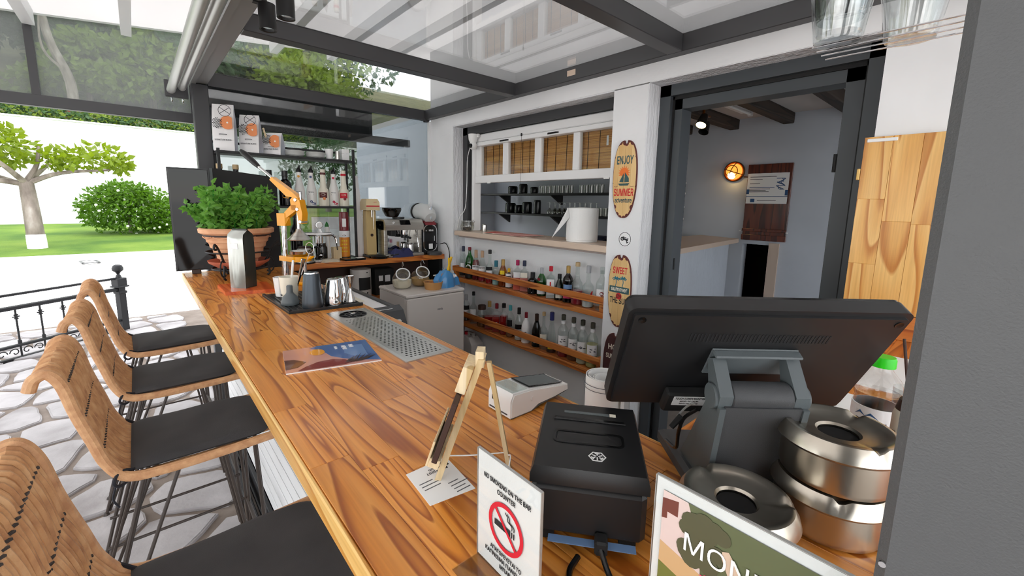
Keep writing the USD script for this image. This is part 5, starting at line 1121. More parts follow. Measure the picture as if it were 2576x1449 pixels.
# ------------------------------------------------------------------ yellow lever juicer
t = thing('juice_press', 'yellow cast lever juice press with a chrome column', 'juicer', (-2.78, .705, CT), 36)
mat('juicer_yellow', (244, 164, 0), .28, coat_weight=.2)
P('base_plate', bx(-.09, .10, -.08, .08, 0, .02, .006), 'juicer_yellow', t)
P('column', cyl(.0155, .02, .40, 20).apply_translation((-.075, 0, 0)), 'chrome', t); P('front_column', cyl(.009, .02, .14, 16).apply_translation((.06, 0, 0)), 'chrome', t)
P('cup_ring', hull([(x, y, z) for z in (.135, .165) for x, y in [(.06 * math.cos(b) + .03, .06 * math.sin(b)) for b in np.linspace(0, 6.28, 20)] + [(-.095, -.03), (-.095, .03)]]), 'juicer_yellow', t)
P('ring_arm', hull([(x, y, z) for x, y, z in ((.08, -.02, .14), (.08, .02, .14), (.12, -.012, .17), (.12, .012, .17), (.08, -.02, .165), (.08, .02, .165), (.12, 0, .158))]), 'juicer_yellow', t)
P('juice_bowl', lathe([(0, .163), (.035, .165), (.058, .18), (.062, .195), (.0635, .197), (.058, .196), (.03, .175), (0, .172)], 32).apply_translation((.03, 0, 0)), 'steel', t)
P('press_cone', lathe([(.064, .262), (.066, .266), (.022, .315), (.016, .33), (0, .33), (0, .312), (.05, .268), (.064, .262)], 36).apply_translation((.03, 0, 0)), 'brushed', t)
P('plunger', cyl(.010, .32, .445, 16).apply_translation((.03, 0, 0)), 'chrome', t)
P('head_block', hull([(x, y, z) for x in (-.10, -.045) for y in (-.024, .024) for z in (.345, .42)] + [(-.03, 0, .40)]), 'juicer_yellow', t)
P('head_arm', J(hull([(x, y, z) for y in (-.019, .019) for x, z in ((-.05, .425), (-.05, .385), (-.01, .415), (.035, .44), (.04, .47), (.0, .47))]), hull([(x, y, z) for y in (-.019, .019) for x, z in ((.0, .44), (.045, .44), (.05, .51), (.02, .525), (-.005, .5))])), 'juicer_yellow', t)
P('lever_link', hull([(x, y, z) for y in (-.024, .024) for x, z in ((.03, .51), (.062, .50), (.078, .42), (.070, .36), (.052, .36), (.05, .43))]), 'juicer_yellow', t)
P('lever_arm', hull([(x, y, z) for y in (-.020, .020) for x, z in ((.05, .51), (.02, .54), (-.125, .632), (-.138, .615), (-.03, .52))]), 'juicer_yellow', t)
for x, z in ((.036, .50), (.045, .445), (.062, .372)): P('pivot_bolt', rot(cyl(.011, -.028, .028, 14, .002), 'x', 90).apply_translation((x, 0, z)), 'chrome', t)
P('lever_rod', rod((-.125, 0, .620), (-.235, 0, .700), .009, 12), 'chrome', t)
P('lever_grip', tube([(-.225, 0, .693), (-.252, 0, .715), (-.320, 0, .768), (-.345, 0, .788)], [.012, .0165, .0185, .010], 14), 'black_plastic', t)
P('guide_rod', cyl(.007, .445, .545, 14).apply_translation((.052, .0, 0)), 'chrome', t)
# ------------------------------------------------------------------ shelf rack on the back counter and its things
SX = -3.745
t = thing('shelf_rack', 'black metal shelf rack on the back counter in front of the glass', 'shelf', (SX, .93, CT))
for y in (-.465, .485):
    for x in (-.085, .085): P('leg', bx(x - .009, x + .009, y - .009, y + .009, 0, .925 if y > 0 else .85), 'black_iron', t)
for z in (.435, .818): P('shelf', bx(-.095, .095, -.474, .494, z, z + .018, .002), 'black_iron', t)
P('back_rail', bx(-.092, -.084, -.474, .494, .90, .916), 'black_iron', t)
P('foot_bar', bx(-.094, .094, .476, .494, 0, .018), 'black_iron', t)
for k in range(9): P('rail_pin', bx(-.09, -.086, -.05 + .06 * k, -.046 + .06 * k, .916, .94), 'white_plastic', t)
S1, S2 = CT + .453, CT + .836
mat('bag_white', (232, 230, 230), .38, coat_weight=.3); mat('bag_orange', (226, 136, 78), .45); mat('bag_silver', (190, 194, 204), .35, .4)
def coffee_bag(y, h, lean, lab, fold=False, rz=0):
    t = thing('coffee_bag', lab, 'bag', (SX + .01, y, S2), 60 + rz, 'coffee bags on the rack top')
    bag(t, .066, .043, h, 'bag_white', 'bag_silver', seed=int(h * 1000))
    fy = -.0445
    def G(pl, m, n='bag_print', yy=0.0): P(n, F(prism(pl, .0004), 0, 0, fy - yy), m, t, smooth=False)
    clip_ = sbox(-.064, .0, .064, h * .90)
    G(circ(.046, .034, h * .60, 28).intersection(clip_), 'bag_orange', yy=.0)
    dots = [circ(.0034, -.055 + .0098 * i + (.0049 if j % 2 else 0), h * .48 + .0085 * j, 7) for i in range(6) for j in range(9) if (i - 2.5) ** 2 * 1.1 + (j - 4) ** 2 * .8 < 15]
    G(unary_union(dots), 'ink', yy=.0006)
    if not fold:
        rg_ = unary_union([circ(.040, .022, h * .85, 28).difference(circ(.037, .022, h * .85, 28)), affinity.rotate(sbox(-.018, h * .85 - .0015, .062, h * .85 + .0015), 35, origin=(.022, h * .85)), affinity.rotate(sbox(-.018, h * .85 - .0015, .062, h * .85 + .0015), -35, origin=(.022, h * .85))])
        G(rg_.intersection(sbox(-.062, 0, .06, h * .985)), 'ink', yy=.0008)
    G(sbox(-.022, h * .335, .024, h * .36).difference(sbox(-.020, h * .342, .022, h * .353)), 'ink', yy=.001)
    P('bag_text', F(text('SIGNATURE BLEND', .0095, 0, 0, .0004, True, wmax=.105), 0, h * .22, fy - .001), 'soft_ink', t, smooth=False)
    G(circ(.006, .034, h * .6, 14), 'white_plastic', 'valve', .001)
    return t
coffee_bag(.525, .325, 0, 'tallest white coffee bag with orange spot, touching the steel post', rz=4)
coffee_bag(.685, .275, 0, 'middle white coffee bag with orange spot and black dots', rz=-4)
t = coffee_bag(.835, .165, 0, 'short folded coffee bag closed with a wooden clip', True, rz=-10)
P('wood_clip', rot(bx(-.006, .006, -.05, -.04, .13, .20, .002), 'y', -14), 'easel_wood', t)
plate_prof = [(0, 0), (.042, 0), (.046, .003), (.072, .012), (.0735, .0135), (.070, .0135), (.045, .0055), (0, .0045)]
def stack(y, n, where):
    first = None; od = ['bottom', 'second from the bottom', 'third from the bottom', 'third from the top', 'second from the top', 'top']
    for k in range(n):
        lab = f'white plate, {od[k]} of the {where} stack on the rack'
        t = thing('plate', lab, 'plate', (SX + .015, y, S2 + .0065 * k + .0002 * k), 0, 'stacked white plates on the rack'); P('dish', lathe(plate_prof, 40), 'white_plastic', t, smooth=40)
stack(.975, 6, 'left'); stack(1.135, 6, 'right')
vessel('milk_cup', 'small white cup at the right end of the rack top', 'cup', SX + .01, 1.245, cup(.026, .031, .085), 'white_plastic', z=S2)
vessel('steel_tin', 'narrow steel tin beside the white cup on the rack top', 'tin', SX + .01, 1.312, cup(.020, .020, .075), 'steel', z=S2)
t = thing('wire_basket', 'white paper box in a wire holder at the end of the rack top', 'box', (SX, 1.375, S2)); P('box', bx(-.03, .03, -.03, .03, 0, .095, .003), 'label_white', t); P('wire', tube([(.034, -.034, .06), (.034, .034, .06), (-.034, .034, .06), (-.034, -.034, .06)], .0015, 5, True), 'chrome', t)
# syrup bottles
FACE_B, FACE = FACE, math.radians(-22)
def syrup(y, kind, lab, deco, spout=True):
    H = .325 if spout else .298
    pf = {'slim': [(0, 0), (.036, 0), (.039, .006), (.039, .11), (.037, .135), (.024, .19), (.0185, .23), (.0185, .265)], 'broad': [(0, 0), (.038, 0), (.041, .006), (.041, .115), (.037, .135), (.026, .15), (.021, .20), (.019, .285), (.0185, .292)]}['slim' if spout else 'broad']
    t = thing('syrup_bottle', lab, 'bottle', (SX + .03, y, S1), 0, 'fruit syrup bottles on the rack')
    P('body', lathe(pf, 30), 'label_cream' if not spout else 'syrup_white', t, smooth=40)
    if spout:
        P('pourer', J(lathe([(0, .266), (.020, .266), (.020, .280), (.013, .292), (.008, .300), (0, .300)], 20), hull([(x, y_, z) for x, y_, z in ((-.008, -.006, .292), (.008, -.006, .292), (-.008, .010, .292), (.008, .010, .292), (0, .004, .325), (.003, .010, .318))])), 'black_plastic', t)
        P('neck_mark', wrap(up(prism(circ(.0095, n=16), .0004)), .0212, FACE).apply_translation((0, 0, .232)), deco, t, smooth=False)
        P('label_text', wrap(up(text('Fruit Syrup', .008, 0, 0, .0004, True, wmax=.04)), .0392, FACE).apply_translation((0, 0, .108)), 'soft_ink', t, smooth=False)
        P('label_bar', wrap(up(prism(sbox(-.02, 0, .02, .010), .0004)), .0392, FACE).apply_translation((0, 0, .090)), 'soft_ink', t, smooth=False)
        for dx, dz in ((.012, .022), (.026, .018), (.018, .036)): P('fruit_print', wrap(up(prism(circ(.0105, n=16), .0003)), .0393 + dz * .01, FACE).apply_translation((0, 0, 0)).apply_translation((0, 0, dz)) if dx == .018 else wrap(mv(up(prism(circ(.0105, n=16), .0003)), dx), .0394, FACE).apply_translation((0, 0, dz)), deco, t, smooth=False)
    else:
        P('cap', lathe([(0, .290), (.020, .290), (.020, .298), (0, .2985)], 20), 'label_cream', t); P('neck_band', band(.0212, .255, .272, -3.14, 3.14, 24), deco, t)
        P('label', band(.0414, .068, .112, FACE - .75, FACE + .75, 16), deco, t); P('label_oval', wrap(up(prism(ell(.018, .008), .0004)), .0424, FACE).apply_translation((0, 0, .095)), 'label_cream', t, smooth=False)
        P('fruit_print', wrap(up(prism(circ(.012, n=16), .0004)), .0424, FACE + .2).apply_translation((0, 0, .062)), 'bag_orange' if deco == 'cap_red2' else 'cap_red', t, smooth=False)
mat('syrup_white', (228, 226, 222), .3, coat_weight=.4); mat('cap_red2', (92, 34, 34), .5); mat('melon', (222, 160, 60), .5); mat('berry', (70, 84, 124), .5); mat('pome', (200, 30, 70), .5)
syrup(.995, 'slim', 'white syrup bottle with black spout and melon print', 'melon'); syrup(1.085, 'slim', 'white syrup bottle with black spout and blueberry print', 'berry')
syrup(1.178, 'broad', 'cream syrup bottle with a dark brown label', 'cap_red2', False); syrup(1.262, 'slim', 'white syrup bottle with black spout and red pomegranate print', 'pome'); syrup(1.345, 'broad', 'cream syrup bottle with a bright red label at the rack end', 'red_ink', False)
def dark_bottle(y, lab, deco, z=S1, H=.27, x=SX + .02):
    t = thing('dark_bottle', lab, 'bottle', (x, y, z)); P('body', lathe([(0, 0), (.042, 0), (.046, .006), (.046, .60 * H), (.040, .68 * H), (.0205, .76 * H), (.0195, H - .02), (0, H - .02)], 30), 'black_glass', t, smooth=40)
    P('cap', cyl(.0215, H - .045, H, 20, .002), 'black_plastic', t)
    if deco: P('fruit_print', wrap(up(prism(unary_union([circ(.016), circ(.012, .02, -.008)]), .0004)), .0464, FACE).apply_translation((0, 0, .075)), deco, t, smooth=False); P('label_text', wrap(up(text('Homemade', .009, 0, 0, .0003, True, wmax=.05)), .0464, FACE).apply_translation((0, 0, .125)), 'label_cream', t, smooth=False)
dark_bottle(.785, 'black syrup bottle with a red fruit print, nearest the mint', 'label_red'); dark_bottle(.895, 'black syrup bottle with a lemon print beside the white syrups', 'melon')
for y, lab in ((.475, 'black bottle with a wooden stopper, left of two behind the mint'), (.575, 'black bottle with a wooden stopper, right of two behind the mint')):
    t = thing('corked_bottle', lab, 'bottle', (SX, y, S1)); P('body', lathe([(0, 0), (.036, 0), (.038, .005), (.038, .15), (.018, .20), (.017, .26), (0, .26)], 26), 'black_glass', t, smooth=40); P('stopper', cyl(.020, .26, .295, 18, .002), 'cork', t)
FACE = FACE_B
dark_bottle(.965, 'tall dark green bottle behind the yellow juice press', None, CT, .40, SX - .02)
dark_bottle(.800, 'dark bottle just left of the yellow press head', None, CT, .36, SX - .02)
# lever espresso press and pots
t = thing('espresso_press', 'polished steel lever espresso press with a pressure gauge', 'coffee machine', (-3.66, 1.105, CT), 75)
P('base', bx(-.07, .07, -.07, .07, 0, .02, .004), 'brushed', t); P('column', rod((0, .05, .02), (0, .05, .235), .012, 14), 'chrome', t)
P('cylinder_arm', rot(cyl(.018, -.10, .10, 20, .003), 'y', 90).apply_translation((0, .0, .225)), 'chrome', t); P('brew_head', cyl(.032, .15, .215, 24, .004), 'chrome', t)
P('spout_arm', tube(curve([(.09, 0, .225), (.125, 0, .20), (.135, 0, .15)], 5), .008, 10), 'chrome', t); P('spout_tip', rod((.135, 0, .15), (.14, 0, .09), .004), 'black_plastic', t)
P('gauge', rot(cyl(.028, -.008, .008, 26, .002), 'x', 90).apply_translation((.01, -.005, .30)), 'chrome', t); P('gauge_face', rot(cyl(.022, 0, .001, 24), 'x', 90).apply_translation((.01, -.0125, .30)), 'label_white', t)
P('gauge_neck', hull([(x, y, z) for x in (-.01, .03) for y in (-.01, .01) for z in (.24,)] + [(.01, 0, .285)]), 'chrome', t)
t = thing('steel_kettle', 'steel kettle with a black handle beside the juice press', 'kettle', (-3.62, .985, CT)); P('body', lathe([(0, 0), (.06, 0), (.063, .008), (.058, .11), (.05, .122), (0, .124)], 34), 'brushed', t, smooth=40); P('lid', lathe([(.05, .124), (.045, .135), (0, .14)], 28), 'brown_dark', t)
P('handle', tube(curve([(.03, .045, .118), (.045, .085, .13), (.045, .095, .08), (.035, .065, .03)], 5), .008, 8), 'black_plastic', t); P('base', cyl(.072, -.0, .010, 32, .002), 'black_matt', t)
t = thing('brown_jar', 'dark brown jar with a small white label behind the kettle', 'jar', (-3.70, 1.135, CT)); P('body', lathe([(0, 0), (.045, 0), (.047, .01), (.047, .11), (.036, .13), (.036, .15), (0, .15)], 28), 'brown_glass', t, smooth=40); P('contents', cyl(.043, .004, .085, 24), 'liq_dark', t); P('label', band(.0476, .045, .06, -.8, -.2, 6), 'label_white', t)
t = thing('green_tip_bottle', 'small squeeze bottle with a green nozzle tip', 'bottle', (-3.74, 1.20, CT)); P('body', lathe([(0, 0), (.018, 0), (.02, .004), (.02, .27), (.016, .28), (0, .28)], 20), 'syrup_white', t); P('nozzle', lathe([(0, .28), (.017, .28), (.016, .292), (.004, .322), (0, .322)], 16), 'dkgreen', t) if 'dkgreen' in MAT else P('nozzle', lathe([(0, .28), (.017, .28), (.016, .292), (.004, .322), (0, .322)], 16), 'liq_green', t)
t = thing('wood_box', 'small pale wooden box with tea beside the orange cup tube', 'box', (-3.70, 1.258, CT)); P('box', bx(-.03, .03, -.035, .035, 0, .11, .002), 'easel_wood', t)
t = thing('cup_tube', 'clear cup tube filled with red pods above orange ones', 'dispenser', (-3.715, 1.335, CT + .02))
mat('pod_red', (120, 22, 34), .3, coat_weight=.4); mat('pod_orange', (226, 138, 30), .35, coat_weight=.4)
P('lower_can', cyl(.042, 0, .20, 30, .004), 'pod_orange', t); P('lower_band', lathe([(.0422, .17), (.0435, .17), (.0435, .225), (.0422, .225)], 30), 'label_white', t); P('upper_can', cyl(.039, .226, .385, 30, .004), 'pod_red', t); P('base', cyl(.046, -.02, 0, 30), 'black_plastic', t)
P('upper_label', band(.0395, .26, .33, -.7, .1, 8), 'label_white', t)
for j in range(4):
    for i in range(3): P('lattice_print', wrap(mv(up(prism(affinity.rotate(sbox(-.0055, -.0055, .0055, .0055), 45), .0003)), -.018 + .018 * i), .0424, math.radians(-22)).apply_translation((0, 0, .05 + .03 * j)), 'label_yellow', t, smooth=False)
P('oval_mark', wrap(up(prism(ell(.014, .007), .0003)), .0438, math.radians(-22)).apply_translation((0, 0, .185)), 'brown_dark', t, smooth=False)
# folded white cloth hanging by the glass, chocolate tower, coffee machine, slush machine
t = thing('tissue_drape', 'crumpled white plastic sheet hanging at the right of the rack', 'sheet', (-3.80, 1.49, CT)); v = []
for j in range(13):
    for i in range(7):
        s = j / 12; y = -.03 + .012 * i * (1 - .55 * s) * 1.4; v.append((.006 * math.sin(3.1 * i + 5 * s) + .004 * math.sin(11 * s), y, .001 + .72 * s))
sheet_f = quads([(j * 7 + i, j * 7 + i + 1, j * 7 + i + 8, j * 7 + i + 7) for j in range(12) for i in range(6)])
P('sheet', J(TM(v, sheet_f), mv(TM(v, sheet_f[:, ::-1]), .002)), 'bag_white', t, smooth=True)
t = thing('drink_dispenser', 'cream coloured column dispenser with a round head beside the coffee machine', 'dispenser', (-3.745, 1.575, CT))
mat('dispenser_cream', (226, 204, 160), .4); mat('dispenser_body', (206, 178, 122), .4)
P('column', bx(-.045, .045, -.045, .045, .02, .42, .008), 'dispenser_body', t); P('base', bx(-.05, .10, -.055, .055, 0, .02, .004), 'black_plastic', t); P('head', hull([(x, y, z) for x in (-.05, .085) for y in (-.062, .062) for z in (.42, .49)] + [(x, y, .52) for x in (-.04, .07) for y in (-.05, .05)]), 'dispenser_cream', t)
P('logo_stripe', bx(.0851, .0858, -.06, .062, .452, .463), 'cap_bright_red', t); P('logo_oval', rot(rot(prism(ell(.028, .012).difference(ell(.024, .009)), .0006), 'x', 90), 'z', 90).apply_translation((.0838, .022, .483)), 'cap_bright_red', t); P('nozzle', rod((.055, 0, .36), (.055, 0, .42), .006), 'chrome', t); P('tap_rod', rod((.055, .012, .25), (.055, .012, .42), .0022), 'chrome', t); P('button', rot(cyl(.013, .045, .048, 18), 'y', 90).apply_translation((0, 0, .20)), 'brown_dark', t)
t = thing('coffee_machine', 'brushed steel espresso machine with a bean hopper and touch display', 'coffee machine', (-3.70, 1.835, CT))
P('side_body', bx(-.10, .09, -.19, .19, .03, .30, .01), 'pos_bracket_l', t) if 'pos_bracket_l' in MAT else P('side_body', J(bx(-.12, -.02, -.19, .19, .02, .33, .012), bx(-.12, .10, -.19, -.155, .02, .33, .006), bx(-.12, .10, .155, .19, .02, .33, .006)), 'brushed', t)
P('top_head', hull([(x, y, z) for y in (-.19, .19) for x, z in ((-.12, .345), (.10, .34), (.135, .29), (.13, .245), (-.02, .25))]), 'brushed', t); P('display', hull([(x, y, z) for y in (-.045, .055) for x, z in ((.1085, .333), (.1325, .294), (.134, .295), (.110, .334))]), 'screen_black', t)
P('dial', rot(cyl(.012, 0, .008, 18, .002), 'y', 60).apply_translation((.118, -.105, .312)), 'chrome', t); P('back_splash', bx(-.02, -.012, -.155, .155, .06, .25), 'chrome', t); P('group_head', cyl(.034, .195, .25, 24, .004).apply_translation((.05, .03, 0)), 'chrome', t); P('portafilter', J(cyl(.032, .17, .195, 24).apply_translation((.05, .03, 0)), rod((.08, .03, .182), (.17, .03, .175), .011, 12)), 'black_plastic', t)
P('grinder_cradle', bx(.02, .09, -.12, -.07, .19, .245, .006), 'black_plastic', t); P('steam_wand', tube(curve([(.06, .14, .25), (.085, .145, .18), (.10, .15, .08)], 5), .005, 8), 'chrome', t); P('milk_jug', lathe([(0, .03), (.035, .03), (.037, .036), (.030, .10), (.032, .115), (.029, .115), (0, .04)], 24).apply_translation((.05, .09, 0)), 'chrome', t)
P('drip_base', bx(-.12, .14, -.19, .19, .0, .028, .006), 'brushed', t); P('drip_grid', bx(.0, .135, -.18, .18, .028, .031), 'grey_metal', t); P('side_logo', rot(rot(prism(ell(.010, .006), .0008), 'x', 90), 'z', 0).apply_translation((.02, -.19, .29)), 'chrome', t)
P('hopper_neck', cyl(.055, .345, .36, 28), 'black_plastic', t); P('bean_hopper', lathe([(.045, .36), (.06, .368), (.085, .415), (.088, .435), (.083, .437), (.055, .375), (.0, .372)], 34).apply_translation((-.03, -.05, 0)), 'clear_dark', t) if 'clear_dark' in MAT else P('bean_hopper', lathe([(.045, .36), (.06, .368), (.085, .415), (.088, .435), (.083, .437), (.055, .375), (.0, .372)], 34).apply_translation((-.03, -.05, 0)), 'brown_glass', t); P('hopper_lid', cyl(.086, .436, .445, 32, .003).apply_translation((-.03, -.05, 0)), 'black_gloss', t)
t = thing('slush_machine', 'black frozen drink machine with a tilted clear vessel by the wall corner', 'drink machine', (-3.69, 2.115, CT))
P('body', hull([(x, y, z) for y in (-.085, .085) for x, z in ((-.10, .0), (.075, .0), (.085, .02), (.085, .30), (-.10, .34))]), 'black_plastic', t)
P('front_trim', rot(rot(prism(unary_union([rrect(-.075, .075, .03, .29, .06)]).difference(rrect(-.068, .068, .037, .283, .055)), .004), 'x', 90), 'z', 90).apply_translation((.085, 0, 0)), 'chrome', t); P('front_panel', rot(rot(prism(rrect(-.068, .068, .037, .283, .055), .003), 'x', 90), 'z', 90).apply_translation((.085, 0, 0)), 'black_gloss', t)
def FX(m, y=0, z=0, x=.0885): return mv(rot(rot(m, 'x', 90), 'z', 90), x, y, z)
P('machine_text', FX(text('NINJA', .016, 0, 0, .0005, True, wmax=.05), 0.01, .225), 'label_white', t, smooth=False); P('code_sticker', FX(prism(sbox(-.022, 0, .022, .05), .0005), .005, .055), 'label_white', t); P('mode_light', FX(prism(circ(.005), .0006), -.045, .23), 'label_white', t); P('slider', FX(prism(sbox(-.003, 0, .003, .05), .0006), .045, .13), 'label_white', t); P('red_lip', hull([(x, y, z) for y in (-.06, .06) for x, z in ((.05, .305), (.10, .285), (.10, .30), (.05, .325))]), 'cap_red', t)
P('vessel', tube([(-.13, 0, .375), (-.08, 0, .38), (.0, 0, .375), (.06, 0, .36), (.095, 0, .345)], [.075, .082, .084, .078, .058], 30), 'pet_frost', t) if 'pet_frost' in MAT else P('vessel', tube([(-.13, 0, .405), (-.08, 0, .41), (.0, 0, .40), (.06, 0, .375), (.095, 0, .35)], [.075, .082, .084, .078, .058], 30), 'frost', t)
P('vessel_back', tube([(-.15, 0, .41), (-.125, 0, .407)], [.083, .086], 30), 'black_plastic', t); P('tap', bx(.085, .105, -.012, .012, .33, .47, .004), 'chrome', t); P('drip_cup', cyl(.07, 0, .028, 30, .004).apply_translation((.13, .02, 0)), 'pos_grey', t)
o = P('machine_cable', tube(curve([(-3.57, 2.205, CT + .10), (-3.50, 2.225, CT + .11), (-3.45, 2.232, CT + .03), (-3.445, 2.232, CT - .12)], 6), .004, 7), 'black_gloss'); tag(o, 'black cable hanging over the counter end by the white wall', 'cable')
t = thing('knock_pan', 'black round pan with a handle lying by the coffee machine', 'pan', (-3.60, 1.60, CT)); P('pan', lathe([(0, 0), (.07, 0), (.082, .02), (.079, .02), (.066, .006), (0, .006)], 34), 'black_gloss', t); P('handle', rod((.03, .07, .018), (.045, .16, .03), .008, 10), 'black_plastic', t)
t = thing('black_scale', 'flat black kitchen scale on the back counter', 'scale', (-3.63, 1.365, CT), 4); P('scale_body', bx(-.07, .07, -.09, .09, 0, .016, .003), 'black_gloss', t); P('slip', bx(.0, .06, .02, .08, .0162, .0168), 'white_paper', t)
t = thing('blue_cloth', 'crumpled dark blue cloth at the edge of the back counter', 'cloth', (-3.60, 1.805, CT)); mat('cloth_blue', (52, 56, 96), .95); mat('cloth_beige', (206, 192, 168), .95)
def crumple(w, d, h, seed):
    n = 22; g = np.random.default_rng(seed); v = []
    for s in (1, 0):
        for j in range(n):
            for i in range(n):
                a, b = i / (n - 1) * 2 - 1, j / (n - 1) * 2 - 1; e = max(0, 1 - max(abs(a), abs(b)) ** 4) ** .6
                z = h * e * (.35 + .9 * meshkit.fbm(A([a * 2 + seed, b * 2, .3]), 3)) if s else 0
                v.append((a * w * (1 + .15 * math.sin(b * 4 + seed)), b * d * (1 + .12 * math.sin(a * 5)), z))
    f = [(j * n + i, j * n + i + 1, (j + 1) * n + i + 1, (j + 1) * n + i) for j in range(n - 1) for i in range(n - 1)]
    return TM(v, quads(f + [tuple(n * n + q for q in p[::-1]) for p in f]))
P('cloth', crumple(.055, .115, .085, 2), 'cloth_blue', t, smooth=True)
t = thing('beige_cloth', 'small beige folded cloth on the back counter beside the kettle', 'cloth', (-3.605, 1.17, CT)); P('cloth', crumple(.05, .07, .03, 5), 'cloth_beige', t, smooth=True)

# ------------------------------------------------------------------ under the back counter: fridge, jars, bin, ice chest
mat('fridge_white', (216, 210, 204), .35)
t = thing('small_fridge', 'white undercounter fridge below the coffee machine end', 'fridge', (-3.12, 1.745, 0)); P('body', bx(-.24, .215, -.265, .255, .02, .825, .006), 'fridge_white', t); P('top_panel', bx(-.245, .255, -.27, .26, .8255, .85, .006), 'fridge_white', t); P('door', bx(.219, .255, -.265, .255, .05, .82, .008), 'fridge_white', t); P('plinth', bx(-.2, .2, -.25, .24, 0, .02), 'black_matt', t)
P('door_badge', FX(text('candy', .016, 0, 0, .0006, True, wmax=.05), .02, .70, .2552), 'soft_ink', t, smooth=False)
pane('jar_glass', (.90, .90, .87), 1.5, extra=.04); FT = .85
def jar(x, y, lab, fill, rz):
    t = thing('storage_jar', lab, 'jar', (x, y, FT), rz, 'tilted storage jars on the fridge')
    P('body', lathe([(0, 0), (.05, 0), (.072, .02), (.080, .055), (.076, .095), (.055, .125), (0, .13)], 34), 'jar_glass', t, smooth=60); P('contents', lathe([(0, .004), (.048, .004), (.069, .022), (.0765, .055), (.0755, .07), (0, .075)], 30), fill, t, smooth=60)
    n_ = A([.75, 0, .66]); c = A([.045, 0, .105]); R_ = trimesh.geometry.align_vectors([0, 0, 1], n_)
    def TL(m): m = m.copy(); m.apply_transform(R_); m.apply_translation(c); return m
    P('neck', TL(lathe([(.046, -.02), (.046, .03), (.051, .032), (.051, .038), (.043, .038), (.042, -.02)], 32)), 'jar_glass', t, smooth=40); P('lid_rim', TL(tube([(.053 * math.cos(b), .053 * math.sin(b), .036) for b in np.linspace(0, 2 * math.pi, 36, endpoint=False)], .005, 7, True)), 'label_white', t)
    P('lid_bail', TL(tube(curve([(-.05, .0, .03), (-.085, .0, .06), (-.075, .0, .10), (-.03, 0, .115)], 5), .0022, 6)), 'chrome', t)
mat('flour', (236, 228, 208), .9); mat('brown_sugar', (186, 148, 92), .9); mat('paper_bowl', (198, 146, 88), .7)
jar(-3.155, 1.585, 'glass storage jar of white powder, tilted lid open, left on the fridge', 'flour', -20); jar(-3.165, 1.755, 'glass storage jar of brown sugar, right behind the white one', 'brown_sugar', -10)
t = thing('paper_bowl', 'round kraft paper bowl on the fridge corner', 'bowl', (-2.985, 1.775, FT)); P('bowl', lathe([(0, 0), (.065, 0), (.078, .058), (.081, .061), (.078, .063), (.075, .058), (.062, .004), (0, .004)], 36), 'paper_bowl', t, smooth=40); P('lid', cyl(.074, .056, .058, 32), 'pet_plastic', t)
t = thing('glass_cup', 'dark glass cup with a spoon behind the paper bowl', 'cup', (-3.14, 1.90, FT)); P('glass_body', lathe(cup(.035, .045, .075), 28), 'brown_glass', t); P('spoon', rod((0, 0, .01), (.04, .05, .15), .004), 'chrome', t); P('lid', cyl(.03, .075, .08, 20).apply_translation((.0, -.0, 0)), 'label_white', t)
t = thing('snack_bag', 'blue snack bag clipped with a yellow peg on the fridge', 'bag', (-3.04, 1.935, FT), 28); mat('bag_blue', (70, 146, 206), .35, coat_weight=.4); mat('peg_yellow', (240, 190, 30), .4)
P('bag_body', crumple(.075, .115, .155, 9), 'bag_blue', t, smooth=True); P('bag_patch', mv(crumple(.030, .035, .045, 3), .025, -.05, .085), 'pod_orange', t, smooth=True); P('bag_stripe', mv(crumple(.025, .03, .03, 4), .045, .03, .075), 'label_white', t, smooth=True)
P('peg', J(hull([(x, y, z) for x in (-.008, .008) for y, z in ((.02, .12), (.035, .12), (.10, .235), (.085, .24))]), hull([(x, y, z) for x in (-.008, .008) for y, z in ((.05, .12), (.065, .125), (.06, .20), (.045, .235))])), 'peg_yellow', t)
t = thing('grey_canister', 'pale grey canister under the back counter', 'canister', (-3.69, 1.455, .70)); P('body', lathe([(0, 0), (.085, 0), (.088, .005), (.088, .255), (0, .26)], 36), 'fridge_white', t, smooth=40); P('dark_panel', band(.0885, .075, .185, -.55, .75, 12, .001), 'black_matt', t); P('badge', band(.0885, .225, .232, .2, .35, 4), 'ink', t); P('switch', band(.0885, .04, .055, .2, .35, 4), 'ink', t)
t = thing('under_shelf', 'wooden shelf under the back counter carrying the canister', 'shelf', (-3.72, 1.52, .655)); P('board', bx(-.10, .17, -.25, .25, .0, .045, .003), 'shelf_pine', t); P('bracket', bx(-.10, .12, .2, .23, -.655, 0), 'dark_void', t); P('bracket', bx(-.10, .12, -.23, -.2, -.655, 0), 'dark_void', t)
t = thing('power_box', 'black appliance box with small white stickers under the back counter', 'box', (-3.72, 1.66, .70)); P('box', bx(-.08, .06, -.085, .10, 0, .24, .004), 'black_matt', t)
for y, z, w_, h_ in ((-.05, .13, .04, .05), (.01, .12, .05, .06), (-.04, .07, .05, .02)): P('sticker', bx(.0602, .0608, y, y + w_, z, z + h_), 'label_white', t)
t = thing('ice_chest', 'white ice chest with a dark grey rounded lid edge behind the counter', 'ice chest', (-2.55, .955, 0)); P('body', bx(-.42, .42, -.13, .115, 0, .90, .01), 'fridge_white', t); P('lid', hull([(x, y, z) for x in (-.43, .36) for y in (-.13, .085) for z in (.905, .955)]), 'label_white', t)
P('lid_edge', J(hull([(x, y, z) for x in (-.44, .33) for y, z in ((.086, .94), (.086, .965), (.13, .955), (.14, .93), (.14, .90), (.086, .905))]), hull([(x, y, z) for y in (-.12, .14) for x, z in ((.331, .965), (.38, .945), (.43, .86), (.47, .72), (.43, .72), (.331, .905))])), 'pos_grey', t)
P('scoop_window', bx(-.40, .10, -.07, .03, .9552, .957), 'label_cream', t)
